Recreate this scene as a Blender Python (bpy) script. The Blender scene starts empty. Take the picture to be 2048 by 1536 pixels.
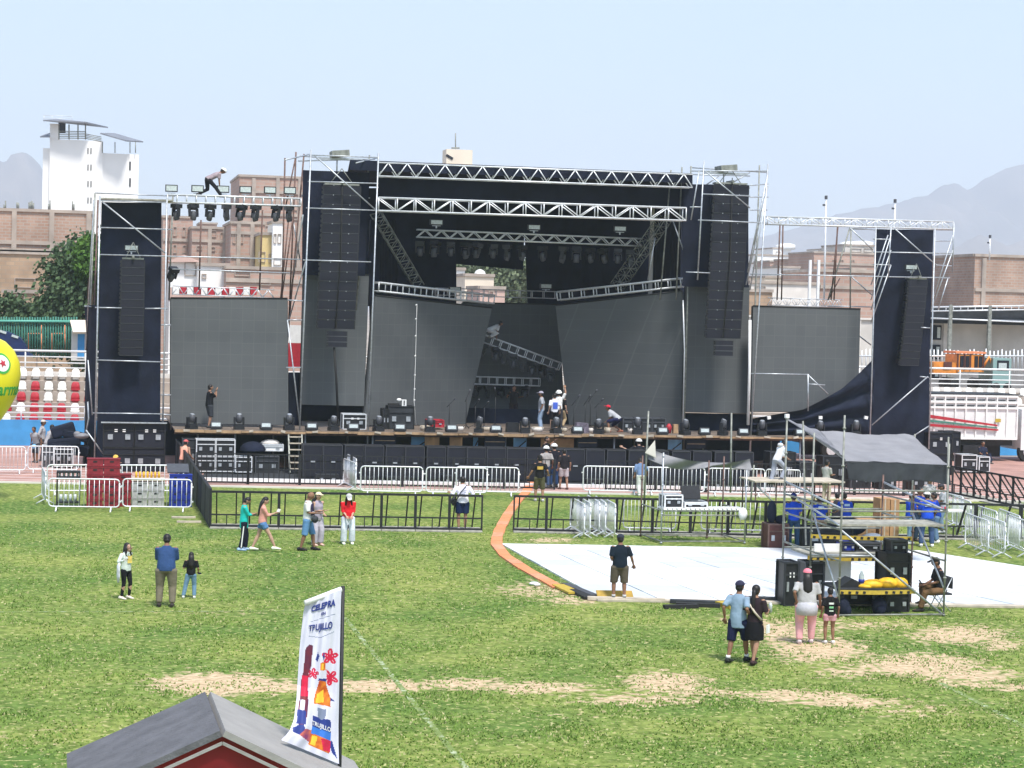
import bpy, bmesh, math, random
from mathutils import Vector as V, Matrix, noise
R_ = math.radians
random.seed(7)
SC = bpy.context.scene
COL = SC.collection

# ---------------------------------------------------------------- camera, sky, sun, exposure
FPX, CX, CY, HC = 4000.0, 1024.0, 768.0, 7.2
YAW, ROLL, PITCH = -math.atan(854/FPX), 0.025, -math.atan(151/FPX)
fw = V((-math.sin(YAW)*math.cos(PITCH), math.cos(YAW)*math.cos(PITCH), math.sin(PITCH)))
_r = fw.cross(V((0, 0, 1))).normalized(); _u = _r.cross(fw)
RT = math.cos(ROLL)*_r+math.sin(ROLL)*_u
UP = -math.sin(ROLL)*_r+math.cos(ROLL)*_u
cam = bpy.data.cameras.new('camera'); camo = bpy.data.objects.new('camera', cam); COL.objects.link(camo)
cam.sensor_width = 36; cam.lens = 36*FPX/2048; cam.clip_start = .5; cam.clip_end = 30000
camo.matrix_world = Matrix.Translation((0, 0, HC)) @ Matrix((RT, UP, -fw)).transposed().to_4x4()
SC.camera = camo
SUN_EL, SUN_AZ = R_(62), R_(168)      # azimuth clockwise from +Y
w = bpy.data.worlds.new('World'); SC.world = w; w.use_nodes = True
nt = w.node_tree; bg = nt.nodes['Background']; sky = nt.nodes.new('ShaderNodeTexSky')
sky.sky_type = 'NISHITA'; sky.sun_disc = False; sky.sun_elevation = SUN_EL; sky.sun_rotation = SUN_AZ
sky.air_density = 1.0; sky.dust_density = 1.0; sky.ozone_density = .6
_tc = nt.nodes.new('ShaderNodeTexCoord'); _mp = nt.nodes.new('ShaderNodeMapping'); _mp.inputs['Scale'].default_value = (2, 2, 7); _n = nt.nodes.new('ShaderNodeTexNoise'); _n.inputs['Scale'].default_value = 2.2; _n.inputs['Detail'].default_value = 5
nt.links.new(_tc.outputs['Generated'], _mp.inputs[0]); nt.links.new(_mp.outputs[0], _n.inputs['Vector'])      # thin uneven high cloud
_mr = nt.nodes.new('ShaderNodeMapRange'); _mr.inputs[1].default_value = .35; _mr.inputs[2].default_value = .7; _mr.inputs[3].default_value = .0; _mr.inputs[4].default_value = .28; nt.links.new(_n.outputs[0], _mr.inputs[0])
_mx = nt.nodes.new('ShaderNodeMix'); _mx.data_type = 'RGBA'; nt.links.new(_mr.outputs[0], _mx.inputs[0]); nt.links.new(sky.outputs[0], _mx.inputs[6]); _mx.inputs[7].default_value = (4.3, 5.3, 6.3, 1)
nt.links.new(_mx.outputs[2], bg.inputs[0]); bg.inputs[1].default_value = .088
sl = bpy.data.lights.new('sun', 'SUN'); so = bpy.data.objects.new('sun', sl); COL.objects.link(so)
sl.energy = 2.5; sl.angle = R_(10); sl.color = (1, .96, .9)
sd = V((math.sin(SUN_AZ)*math.cos(SUN_EL), math.cos(SUN_AZ)*math.cos(SUN_EL), math.sin(SUN_EL)))
so.rotation_euler = (-sd).to_track_quat('-Z', 'Y').to_euler()
vs = SC.view_settings; vs.view_transform = 'Standard'; vs.look = 'None'; vs.gamma = 1; vs.exposure = 1.17; SC.cycles.volume_bounces = 3; SC.cycles.max_bounces = 8

# ---------------------------------------------------------------- photo pixel -> world point on a known plane
def P(x, y, z=0.0, Y=None, X=None):
    d = fw+RT*((x-CX)/FPX)-UP*((y-CY)/FPX)
    if Y is not None: t = Y/d.y
    elif X is not None: t = X/d.x
    else: t = (z-HC)/d.z
    return V((0, 0, HC))+d*t

# ---------------------------------------------------------------- materials
def mat(name, col, rough=.7, metal=0.0, nz=0.0, ns=4.0, bump=0.0, bs=30.0, col2=None, spec=.4, alpha=1.0, trans=0.0):
    m = bpy.data.materials.new(name); m.use_nodes = True; t = m.node_tree; b = t.nodes['Principled BSDF']
    b.inputs['Base Color'].default_value = (*col, 1); b.inputs['Roughness'].default_value = rough
    b.inputs['Metallic'].default_value = metal; b.inputs['Specular IOR Level'].default_value = spec
    b.inputs['Alpha'].default_value = alpha; b.inputs['Transmission Weight'].default_value = trans
    tc = t.nodes.new('ShaderNodeTexCoord')
    if nz > 0 or col2:
        n = t.nodes.new('ShaderNodeTexNoise'); n.inputs['Scale'].default_value = ns; n.inputs['Detail'].default_value = 5
        t.links.new(tc.outputs['Object'], n.inputs['Vector'])
        r = t.nodes.new('ShaderNodeValToRGB'); r.color_ramp.elements[0].position = .3; r.color_ramp.elements[1].position = .7
        a = col2 or tuple(c*(1-nz) for c in col); c2 = col if col2 else tuple(min(1, c*(1+nz)) for c in col)
        r.color_ramp.elements[0].color = (*a, 1); r.color_ramp.elements[1].color = (*c2, 1)
        t.links.new(n.outputs[0], r.inputs[0]); t.links.new(r.outputs[0], b.inputs['Base Color'])
    if bump > 0:
        n2 = t.nodes.new('ShaderNodeTexNoise'); n2.inputs['Scale'].default_value = bs; n2.inputs['Detail'].default_value = 3
        bp = t.nodes.new('ShaderNodeBump'); bp.inputs['Strength'].default_value = bump; bp.inputs['Distance'].default_value = .05
        t.links.new(tc.outputs['Object'], n2.inputs['Vector']); t.links.new(n2.outputs[0], bp.inputs['Height']); t.links.new(bp.outputs[0], b.inputs['Normal'])
    return m

def grid_mat(name, c1, c2, cm, bw, bh, mortar=.02, rough=.8, offset=.5, nz=.3, ns=.6):
    """bricks / panels on a vertical face: texture runs along x+y and z in metres"""
    m = bpy.data.materials.new(name); m.use_nodes = True; t = m.node_tree; b = t.nodes['Principled BSDF']; b.inputs['Roughness'].default_value = rough
    b.inputs['Specular IOR Level'].default_value = .25
    tc = t.nodes.new('ShaderNodeTexCoord'); sx = t.nodes.new('ShaderNodeSeparateXYZ'); ad = t.nodes.new('ShaderNodeMath'); cx = t.nodes.new('ShaderNodeCombineXYZ')
    t.links.new(tc.outputs['Object'], sx.inputs[0]); t.links.new(sx.outputs[0], ad.inputs[0]); t.links.new(sx.outputs[1], ad.inputs[1])
    t.links.new(ad.outputs[0], cx.inputs[0]); t.links.new(sx.outputs[2], cx.inputs[1])
    br = t.nodes.new('ShaderNodeTexBrick'); t.links.new(cx.outputs[0], br.inputs['Vector']); br.offset = offset
    br.inputs['Scale'].default_value = 1; br.inputs['Brick Width'].default_value = bw; br.inputs['Row Height'].default_value = bh
    br.inputs['Mortar Size'].default_value = mortar; br.inputs['Mortar Smooth'].default_value = .3; br.inputs['Bias'].default_value = 0
    br.inputs['Color1'].default_value = (*c1, 1); br.inputs['Color2'].default_value = (*c2, 1); br.inputs['Mortar'].default_value = (*cm, 1)
    n = t.nodes.new('ShaderNodeTexNoise'); n.inputs['Scale'].default_value = ns; n.inputs['Detail'].default_value = 6
    t.links.new(tc.outputs['Object'], n.inputs['Vector'])
    mr = t.nodes.new('ShaderNodeMapRange'); mr.inputs[1].default_value = .3; mr.inputs[2].default_value = .7; mr.inputs[3].default_value = 1-nz; mr.inputs[4].default_value = 1+nz
    t.links.new(n.outputs[0], mr.inputs[0])
    mx = t.nodes.new('ShaderNodeVectorMath'); mx.operation = 'SCALE'; t.links.new(br.outputs[0], mx.inputs[0]); t.links.new(mr.outputs[0], mx.inputs['Scale'])
    t.links.new(mx.outputs[0], b.inputs['Base Color'])
    return m

class Mats(dict):
    def __missing__(s, k):
        raise KeyError(k)
m_ = Mats()
def dm(k, *a, **kw): m_[k] = mat(k, *a, **kw)
dm('steel', (.46, .49, .52), .42, .55, nz=.22, ns=9)
dm('rusty_steel', (.16, .10, .085), .7, .3, nz=.4, ns=5)
dm('dull_steel', (.27, .28, .25), .6, .35, nz=.35, ns=6)
dm('alu', (.78, .80, .82), .4, .3, nz=.12, ns=8)
dm('black_cloth', (.011, .015, .031), .85, nz=.45, ns=.9, bump=.5, bs=2.5, spec=.2)
dm('black_paint', (.016, .017, .02), .55, nz=.3, ns=8)
dm('black_plastic', (.018, .019, .023), .45, nz=.25, ns=10)
dm('speaker_face', (.012, .014, .024), .8, nz=.3, ns=60)
dm('grey_plastic', (.07, .074, .085), .5, nz=.2, ns=7)
dm('charcoal', (.03, .034, .04), .8, nz=.3, ns=3)
dm('old_concrete', (.40, .34, .29), .9, nz=.2, ns=1)
dm('white_plastic', (.82, .82, .8), .45, nz=.06, ns=5)
dm('seat_white', (.85, .83, .78), .5, nz=.05, ns=6)
dm('seat_red', (.42, .025, .04), .5, nz=.2, ns=6)
dm('white_paint', (.78, .78, .77), .6, nz=.1, ns=2)
dm('wood', (.38, .25, .14), .8, nz=.35, ns=3)
dm('pale_wood', (.5, .44, .35), .8, nz=.25, ns=4)
dm('plank', (.33, .32, .27), .85, nz=.35, ns=6)
dm('crate_red', (.24, .018, .03), .5, nz=.3, ns=8)
dm('crate_grey', (.42, .42, .42), .6, nz=.2, ns=8)
dm('crate_blue', (.015, .035, .3), .5, nz=.25, ns=8)
dm('concrete', (.56, .53, .49), .9, nz=.18, ns=.5, bump=.2, bs=5)
dm('pale_concrete', (.7, .66, .61), .9, nz=.12, ns=1)
dm('white_wall', (.86, .85, .83), .8, nz=.05, ns=.3)
dm('cream_wall', (.78, .68, .55), .8, nz=.08, ns=.4)
dm('pink_wall', (.6, .42, .36), .85, nz=.15, ns=.4)
dm('yellow_wall', (.62, .48, .22), .85, nz=.12, ns=.4)
dm('blue_wall', (.06, .3, .62), .7, nz=.12, ns=2)
dm('window_dark', (.02, .022, .03), .6, spec=.15)
dm('roof_grey', (.2, .21, .24), .6, nz=.2, ns=1)
dm('green_paint', (.05, .2, .15), .6, nz=.2, ns=3)
dm('tape_yellow', (.5, .36, .05), .6, nz=.15, ns=14)
dm('orange_strip', (.78, .27, .12), .7, nz=.12, ns=4)
dm('yellow_plastic', (.8, .45, .02), .5, nz=.2, ns=9)
dm('cardboard', (.45, .26, .13), .85, nz=.15, ns=5)
dm('light_blue', (.2, .45, .72), .6, nz=.1, ns=4)
dm('lens', (.35, .38, .42), .2, .2, spec=.8)
dm('glass_pale', (.5, .56, .55), .2, spec=.8, nz=.2, ns=20)
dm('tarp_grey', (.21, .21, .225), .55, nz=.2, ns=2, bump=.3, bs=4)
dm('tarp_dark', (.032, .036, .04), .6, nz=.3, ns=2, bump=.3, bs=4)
dm('rubber', (.02, .02, .02), .8)
dm('orange_machine', (.7, .25, .04), .5, nz=.2, ns=3)
dm('brown_box', (.10, .035, .03), .6, nz=.2, ns=6)
dm('leaf', (.10, .16, .07), .7, col2=(.045, .08, .04), ns=1.2, spec=.2)
dm('leaf_bright', (.10, .20, .03), .7, col2=(.04, .10, .02), ns=1.5, spec=.2)
dm('trunk', (.12, .08, .05), .9, nz=.3, ns=3)
m_['brick'] = grid_mat('brick', (.38, .24, .18), (.44, .30, .23), (.40, .34, .29), .5, .22, .035, nz=.22, ns=.4)
m_['brick_far'] = grid_mat('brick_far', (.42, .27, .215), (.46, .31, .25), (.42, .34, .29), .8, .35, .05, nz=.18, ns=.15)
m_['adobe'] = grid_mat('adobe', (.36, .25, .17), (.43, .30, .2), (.34, .26, .19), .6, .3, .04, nz=.3, ns=.4)
m_['led'] = grid_mat('led', (.112, .12, .124), (.104, .112, .117), (.132, .14, .143), .5, .5, .012, rough=.55, offset=0, nz=.05, ns=.8)

# ---------------------------------------------------------------- mesh builder
class M:
    def __init__(s): s.v = []; s.f = []; s.mi = []; s.sm = []
    def add(s, vs, fs, mi=0, smooth=False):
        o = len(s.v); s.v += [V(q) for q in vs]
        for f in fs: s.f.append([o+i for i in f]); s.mi.append(mi); s.sm.append(smooth)
        return s
    def mbox(s, mtx, mi=0):
        vs = [mtx @ V((x, y, z)) for x in (-.5, .5) for y in (-.5, .5) for z in (-.5, .5)]
        return s.add(vs, [(0, 1, 3, 2), (4, 6, 7, 5), (0, 4, 5, 1), (2, 3, 7, 6), (0, 2, 6, 4), (1, 5, 7, 3)], mi)
    def box(s, c, d, rz=0, mi=0, rx=0, ry=0):
        return s.mbox(Matrix.Translation(c) @ Matrix.Rotation(rz, 4, 'Z') @ Matrix.Rotation(ry, 4, 'Y') @ Matrix.Rotation(rx, 4, 'X') @ Matrix.Diagonal((*d, 1)), mi)
    def bar(s, a, b, wd, ht, mi=0):
        a = V(a); b = V(b); d = b-a; L = d.length
        if L < 1e-6: return s
        z = V((0, 0, 1)); x = d.normalized()
        if abs(x.z) > .99: z = V((0, 1, 0))
        y = z.cross(x).normalized(); z = x.cross(y)
        mt = Matrix((x, y, z)).transposed().to_4x4(); mt.translation = (a+b)/2
        return s.mbox(mt @ Matrix.Diagonal((L, wd, ht, 1)), mi)
    def tube(s, a, b, r, n=6, r2=None, mi=0, caps=True):
        return s.loft([(a, r, r), (b, r if r2 is None else r2, r if r2 is None else r2)], n, mi, caps=caps)
    def path(s, pts, r, n=6, mi=0):
        return s.loft([(p, r, r) for p in pts], n, mi)
    def loft(s, rings, n=8, mi=0, xdir=None, caps=True, smooth=True):
        """rings (centre, rx, ry): swept along the centre line; rx along xdir"""
        pts = [V(r[0]) for r in rings]; vs = []; k = len(pts); prev = None
        for i, r in enumerate(rings):
            t = (pts[min(i+1, k-1)]-pts[max(i-1, 0)])
            t = t.normalized() if t.length > 1e-9 else V((0, 0, 1))
            ref = V(xdir) if xdir is not None else (prev if prev is not None else (V((1, 0, 0)) if abs(t.x) < .9 else V((0, 1, 0))))
            x = (ref-t*ref.dot(t))
            x = x.normalized() if x.length > 1e-4 else t.orthogonal().normalized()
            prev = x; y = t.cross(x)
            for j in range(n):
                a = 2*math.pi*j/n; vs.append(pts[i]+x*math.cos(a)*r[1]+y*math.sin(a)*r[2])
        fs = [(i*n+j, i*n+(j+1) % n, (i+1)*n+(j+1) % n, (i+1)*n+j) for i in range(k-1) for j in range(n)]
        s.add(vs, fs, mi, smooth)
        if caps:
            o = len(s.v)-k*n
            s.f.append([o+j for j in range(n)][::-1]); s.mi.append(mi); s.sm.append(False)
            s.f.append([o+(k-1)*n+j for j in range(n)]); s.mi.append(mi); s.sm.append(False)
        return s
    def sph(s, c, r, nu=10, nv=7, mi=0, mtx=None, z0=-1.0, z1=1.0):
        if not hasattr(r, '__len__'): r = (r, r, r)
        vs = []; a0, a1 = math.asin(z0), math.asin(z1)
        for i in range(nv+1):
            ph = a0+(a1-a0)*i/nv
            for j in range(nu):
                th = 2*math.pi*j/nu; q = V((math.cos(ph)*math.cos(th)*r[0], math.cos(ph)*math.sin(th)*r[1], math.sin(ph)*r[2]))
                vs.append((mtx @ q if mtx else q)+V(c))
        return s.add(vs, [(i*nu+j, i*nu+(j+1) % nu, (i+1)*nu+(j+1) % nu, (i+1)*nu+j) for i in range(nv) for j in range(nu)], mi, True)
    def slab(s, quad, thick, mi=0, mib=None):
        """quad of 3D points (front face) given depth along its normal"""
        q = [V(p) for p in quad]; n = (q[1]-q[0]).cross(q[2]-q[1]).normalized()*thick; k = len(q)
        s.add(q+[p+n for p in q], [tuple(range(k))]+[tuple(range(2*k-1, k-1, -1))]+[(i, i+k, (i+1) % k+k, (i+1) % k) for i in range(k)], mi)
        return s
    def build(s, name, mats, parent=None, loc=None):
        me = bpy.data.meshes.new(name); off = V((0, 0, 0))
        o = bpy.data.objects.new(name, me); COL.objects.link(o)
        if parent is not None:
            o.parent = parent
            if s_world[0]: off = V(parent.location)
        if loc is not None: off = V(loc); o.location = loc
        me.from_pydata([tuple(q-off) for q in s.v], [], s.f)
        if not isinstance(mats, (list, tuple)): mats = [mats]
        for q in mats: me.materials.append(m_[q] if isinstance(q, str) else q)
        if len(mats) > 1: me.polygons.foreach_set('material_index', s.mi)
        me.polygons.foreach_set('use_smooth', s.sm); me.update()
        return o
s_world = [False]      # True: parts are written in world coordinates and moved to their parent
def world(v): s_world[0] = v

def tag(o, label=None, cat=None, group=None, kind=None):
    if label: o['label'] = label
    if cat: o['category'] = cat
    if group: o['group'] = group
    if kind: o['kind'] = kind
    return o
def thing(name, label, cat, loc=(0, 0, 0), rz=0, group=None):
    o = bpy.data.objects.new(name, None); COL.objects.link(o); o.location = loc; o.rotation_euler = (0, 0, rz); o.empty_display_size = .2
    return tag(o, label, cat, group)
def dup(root, loc, rz=0, label=None, group=None, scale=None):
    r = root.copy(); COL.objects.link(r); r.location = loc; r.rotation_euler = (0, 0, rz)
    if label: r['label'] = label
    if group: r['group'] = group
    if scale: r.scale = scale
    for c in list(root.children):
        d = c.copy(); COL.objects.link(d); d.parent = r
        for g in list(c.children):
            e = g.copy(); COL.objects.link(e); e.parent = d
    return r
def once(maker, *a):
    """first call places the original, later calls copy it"""
    st = {}
    def f(loc, rz=0, label=None, group=None, scale=None):
        if 'o' not in st:
            o = maker(*a); st['o'] = o; o.location = loc; o.rotation_euler = (0, 0, rz)
            if label: o['label'] = label
            if group: o['group'] = group
            if scale: o.scale = scale
            return o
        return dup(st['o'], loc, rz, label, group, scale or (1, 1, 1))
    return f
def text_mesh(name, s, size, mat_, mtx, parent, ext=.002, bold=0.0):
    cu = bpy.data.curves.new(name, 'FONT'); cu.body = s; cu.size = size; cu.extrude = ext; cu.align_x = 'CENTER'; cu.align_y = 'CENTER'; cu.offset = bold
    t = bpy.data.objects.new(name, cu); COL.objects.link(t)
    me = bpy.data.meshes.new_from_object(t.evaluated_get(bpy.context.evaluated_depsgraph_get())); bpy.data.objects.remove(t)
    me.transform(mtx); me.materials.clear(); me.materials.append(m_[mat_] if isinstance(mat_, str) else mat_)
    o = bpy.data.objects.new(name, me); COL.objects.link(o); o.parent = parent
    return o

# ---------------------------------------------------------------- ground
DRY = [  # photo ellipses of worn turf: x, y, half width, half height, strength
 (430, 1368, 120, 22, 1.3), (560, 1375, 80, 12, 1), (330, 1362, 60, 8, .8), (760, 1372, 110, 14, 1.1), (930, 1368, 120, 13, .9), (1080, 1376, 120, 14, .9),
 (1330, 1365, 95, 24, 1.0), (1290, 1400, 160, 14, .8), (1430, 1385, 120, 8, .8), (1600, 1392, 140, 14, .95), (1700, 1405, 120, 12, .9), (1840, 1330, 130, 24, 1.1),
 (1930, 1350, 130, 16, .9), (1640, 1300, 110, 28, .95), (1700, 1345, 90, 16, .7), (1920, 1270, 110, 20, .95), (2000, 1290, 60, 14, .8), (1560, 1265, 100, 34, .8), (1500, 1240, 90, 16, .6),
 (1090, 1180, 120, 22, .65), (1150, 1200, 90, 12, .7), (1100, 1080, 60, 6, .8), (1700, 1250, 200, 14, .6), (1830, 1420, 160, 20, .5), (60, 1470, 120, 30, .3), (780, 1180, 160, 30, .22),
 (1960, 1370, 120, 8, .8), (2040, 1378, 90, 6, .8), (1180, 1430, 240, 16, .3), (430, 1225, 120, 5, .5), (1900, 1135, 130, 10, .5), (1960, 1085, 70, 10, .5), (700, 1080, 400, 8, .25), (1750, 1000, 200, 6, .7), (1250, 975, 300, 4, .5)]
def dryness(x, y):
    # world -> photo coordinates of the spot, then the worn patches seen there
    d = V((x, y, -HC)); wz = d.dot(fw)
    if wz < 5: return 0
    px = CX+FPX*d.dot(RT)/wz; py = CY-FPX*d.dot(UP)/wz
    s = 0
    for (a, b, c, e, k) in DRY:
        q = ((px-a)/c)**2+((py-b)/e)**2
        if q < 4: s = max(s, k*math.exp(-q*.8))
    return s
def ground():
    m = bpy.data.materials.new('turf'); m.use_nodes = True; t = m.node_tree; b = t.nodes['Principled BSDF']; b.inputs['Roughness'].default_value = .95; b.inputs['Specular IOR Level'].default_value = .12
    tc = t.nodes.new('ShaderNodeTexCoord'); N = t.nodes.new; L = t.links.new
    def nz(scale, det=4, sx=1, sy=1):
        mp = N('ShaderNodeMapping'); mp.inputs['Scale'].default_value = (sx, sy, 1); L(tc.outputs['Object'], mp.inputs[0])
        n = N('ShaderNodeTexNoise'); n.inputs['Scale'].default_value = scale; n.inputs['Detail'].default_value = det; L(mp.outputs[0], n.inputs['Vector']); return n.outputs[0]
    def ramp(src, p0, p1, c0, c1):
        r = N('ShaderNodeValToRGB'); r.color_ramp.elements[0].position = p0; r.color_ramp.elements[1].position = p1
        r.color_ramp.elements[0].color = (*c0, 1); r.color_ramp.elements[1].color = (*c1, 1); L(src, r.inputs[0]); return r.outputs[0]
    def mix(f, a, b_, bl='MIX'):
        x = N('ShaderNodeMix'); x.data_type = 'RGBA'; x.blend_type = bl
        for s_, q in ((x.inputs[0], f), (x.inputs[6], a), (x.inputs[7], b_)):
            if hasattr(q, 'links'): L(q, s_)
            elif isinstance(q, tuple): s_.default_value = (*q, 1)
            else: s_.default_value = q
        return x.outputs[2]
    base = ramp(nz(.28, 7), .36, .64, (.10, .178, .036), (.225, .275, .068))
    fine = ramp(nz(5, 6, 1, .7), .38, .62, (.5, .55, .45), (1.3, 1.22, 1.3))
    c = mix(.75, base, fine, 'MULTIPLY')
    yel = ramp(nz(8, 4), .57, .66, (0, 0, 0), (1, 1, 1))
    c = mix(yel, c, (.42, .40, .17))
    at = N('ShaderNodeAttribute'); at.attribute_name = 'dry'
    ma = N('ShaderNodeMath'); ma.operation = 'ADD'; L(at.outputs['Fac'], ma.inputs[0])
    n2 = nz(4.5, 10); mb = N('ShaderNodeMath'); mb.operation = 'MULTIPLY_ADD'; mb.inputs[1].default_value = 2.0; mb.inputs[2].default_value = -1.12; L(n2, mb.inputs[0]); L(mb.outputs[0], ma.inputs[1])
    dr = ramp(ma.outputs[0], .30, .58, (0, 0, 0), (1, 1, 1))
    straw = ramp(nz(7, 4), .35, .65, (.40, .29, .17), (.64, .50, .33))
    c = mix(dr, c, straw)
    L(c, b.inputs['Base Color'])
    bp = N('ShaderNodeBump'); bp.inputs['Strength'].default_value = .5; bp.inputs['Distance'].default_value = .06; L(nz(6, 6), bp.inputs['Height']); L(bp.outputs[0], b.inputs['Normal'])
    # the near pitch as a fine sheet with gentle unevenness and a dryness value per point
    x0, x1, y0, y1, st = -9.0, 45.0, 22.0, 82.0, .3
    nx = int((x1-x0)/st); ny = int((y1-y0)/st); vs = []; dv = []
    for j in range(ny+1):
        for i in range(nx+1):
            x = x0+(x1-x0)*i/nx; y = y0+(y1-y0)*j/ny
            vs.append((x, y, 0)); dv.append(dryness(x, y))
    fs = [(j*(nx+1)+i, j*(nx+1)+i+1, (j+1)*(nx+1)+i+1, (j+1)*(nx+1)+i) for j in range(ny) for i in range(nx)]
    me = bpy.data.meshes.new('pitch_grass'); me.from_pydata(vs, [], fs); a = me.attributes.new('dry', 'FLOAT', 'POINT'); a.data.foreach_set('value', dv); me.materials.append(m)
    o = bpy.data.objects.new('pitch_grass', me); COL.objects.link(o); tag(o, kind='structure')
    g = M(); g.add([(-9000, -300, -.012), (9000, -300, -.012), (9000, 9000, -.012), (-9000, 9000, -.012)], [(0, 1, 2, 3)])
    o = g.build('ground', mat('earth', (.34, .29, .24), .95, nz=.3, ns=.05)); tag(o, kind='structure')
    g = M(); g.add([(-60, -6, -.004), (110, -6, -.004), (110, 82, -.004), (-60, 82, -.004)], [(0, 1, 2, 3)])
    o = g.build('outer_grass', m); tag(o, kind='structure')
    # running track, its pale kerb and lane lines
    tr = mat('track_surface', (.40, .23, .19), .9, nz=.22, ns=.7, bump=.2, bs=40)
    q0 = P(0, 966); q1 = P(420, 968)
    ka, kb = P(50, 966), P(2000, 1003); kd = (kb-ka).normalized(); kn = V((-kd.y, kd.x, 0)); A0 = ka-kd*60; B0 = ka+kd*110; up = V((0, 0, .004))
    g = M(); g.add([A0+up, B0+up, B0+kn*26+up, A0+kn*26+up], [(0, 1, 2, 3)])
    tag(g.build('running_track', tr), kind='structure')
    g = M(); g.bar(A0-kn*.12+V((0, 0, .03)), B0-kn*.12+V((0, 0, .03)), .14, .075); tag(g.build('track_kerb', 'pale_concrete'), kind='structure')
    g = M()
    for k in range(6): g.bar(A0+kn*1.22*(k+1)+V((0, 0, .006)), B0+kn*1.22*(k+1)+V((0, 0, .006)), .06, .004)
    tag(g.build('track_lane_lines', 'white_paint'), kind='structure')
    # worn chalk lines on the pitch
    lm = bpy.data.materials.new('chalk'); lm.use_nodes = True; t = lm.node_tree; b = t.nodes['Principled BSDF']; b.inputs['Roughness'].default_value = .95
    n = t.nodes.new('ShaderNodeTexNoise'); n.inputs['Scale'].default_value = 6; n.inputs['Detail'].default_value = 6; tc2 = t.nodes.new('ShaderNodeTexCoord'); t.links.new(tc2.outputs['Object'], n.inputs['Vector'])
    r = t.nodes.new('ShaderNodeValToRGB'); r.color_ramp.elements[0].position = .5; r.color_ramp.elements[1].position = .72; r.color_ramp.elements[0].color = (.17, .23, .06, 1); r.color_ramp.elements[1].color = (.5, .56, .4, 1)
    t.links.new(n.outputs[0], r.inputs[0]); t.links.new(r.outputs[0], b.inputs['Base Color'])
    g = M(); g.add([(5.87, 24, .005), (5.98, 24, .005), (5.98, 45.5, .005), (5.87, 45.5, .005)], [(0, 1, 2, 3)])
    g.add([(-9, 46.85, .005), (6, 46.5, .005), (6, 46.58, .005), (-9, 46.93, .005)], [(0, 1, 2, 3)])
    a_, b_ = P(1880, 1365, .005), P(2048, 1452, .005); e_ = (b_-a_).normalized(); sd_ = V((-e_.y, e_.x, 0))*.06; b2_ = b_+e_*4
    g.add([a_-sd_, b2_-sd_, b2_+sd_, a_+sd_], [(0, 1, 2, 3)])
    tag(g.build('pitch_line', lm), kind='structure')
    # tufts of grass
    random.seed(3); vs = []; fs = []; mi = []
    n = 0
    while n < 60000:
        y = 29+36*random.random()**1.25; hw = y*.29
        x = y*.2135+random.uniform(-hw, hw)
        if 12.6 < x < 34 and 47.5 < y < 60: continue
        dd = dryness(x, y) if random.random() < .5 else 0
        if dd > .5 and random.random() < .9: continue
        k = noise.noise(V((x*.9, y*.9, 0)))
        if random.random() > .55+k: continue
        n += 1; h = random.uniform(.012, .036)*(1.15+k); wd = random.uniform(.01, .026)
        kind = 2 if random.random() < .10 else (1 if random.random() < .35 else 0)
        for q in range(2):
            a = random.uniform(0, math.pi); dx, dy = math.cos(a)*wd, math.sin(a)*wd; lx, ly = random.uniform(-.03, .03), random.uniform(-.03, .03); i = len(vs)
            vs += [(x-dx, y-dy, 0), (x+dx, y+dy, 0), (x+lx, y+ly, h)]; fs.append((i, i+1, i+2)); mi.append(kind)
    me = bpy.data.meshes.new('grass_tufts'); me.from_pydata(vs, [], fs)
    for nm, c, c2 in (('blade', (.20, .31, .07), (.14, .24, .045)), ('blade_light', (.27, .36, .10), (.18, .28, .06)), ('blade_dry', (.58, .55, .30), (.42, .40, .2))):
        me.materials.append(mat(nm, c, .9, col2=c2, ns=2, spec=.1))
    me.polygons.foreach_set('material_index', mi)
    o = bpy.data.objects.new('grass_tufts', me); COL.objects.link(o); tag(o, 'short uneven grass blades growing over the pitch', 'grass', kind='stuff')
ground()

# ================================================================ STAGE STRUCTURE (world coordinates)
world(True)
DECK = 1.76
def seg(m, x0, y0, x1, y1, Y0, Y1=None, r=.032, n=6):
    return m.tube(P(x0, y0, Y=Y0), P(x1, y1, Y=Y0 if Y1 is None else Y1), r, n)
def pipe(name, par, x0, y0, x1, y1, Y0, Y1=None, r=.032, mt='steel'):
    return seg(M(), x0, y0, x1, y1, Y0, Y1, r).build(name, mt, par)

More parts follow.
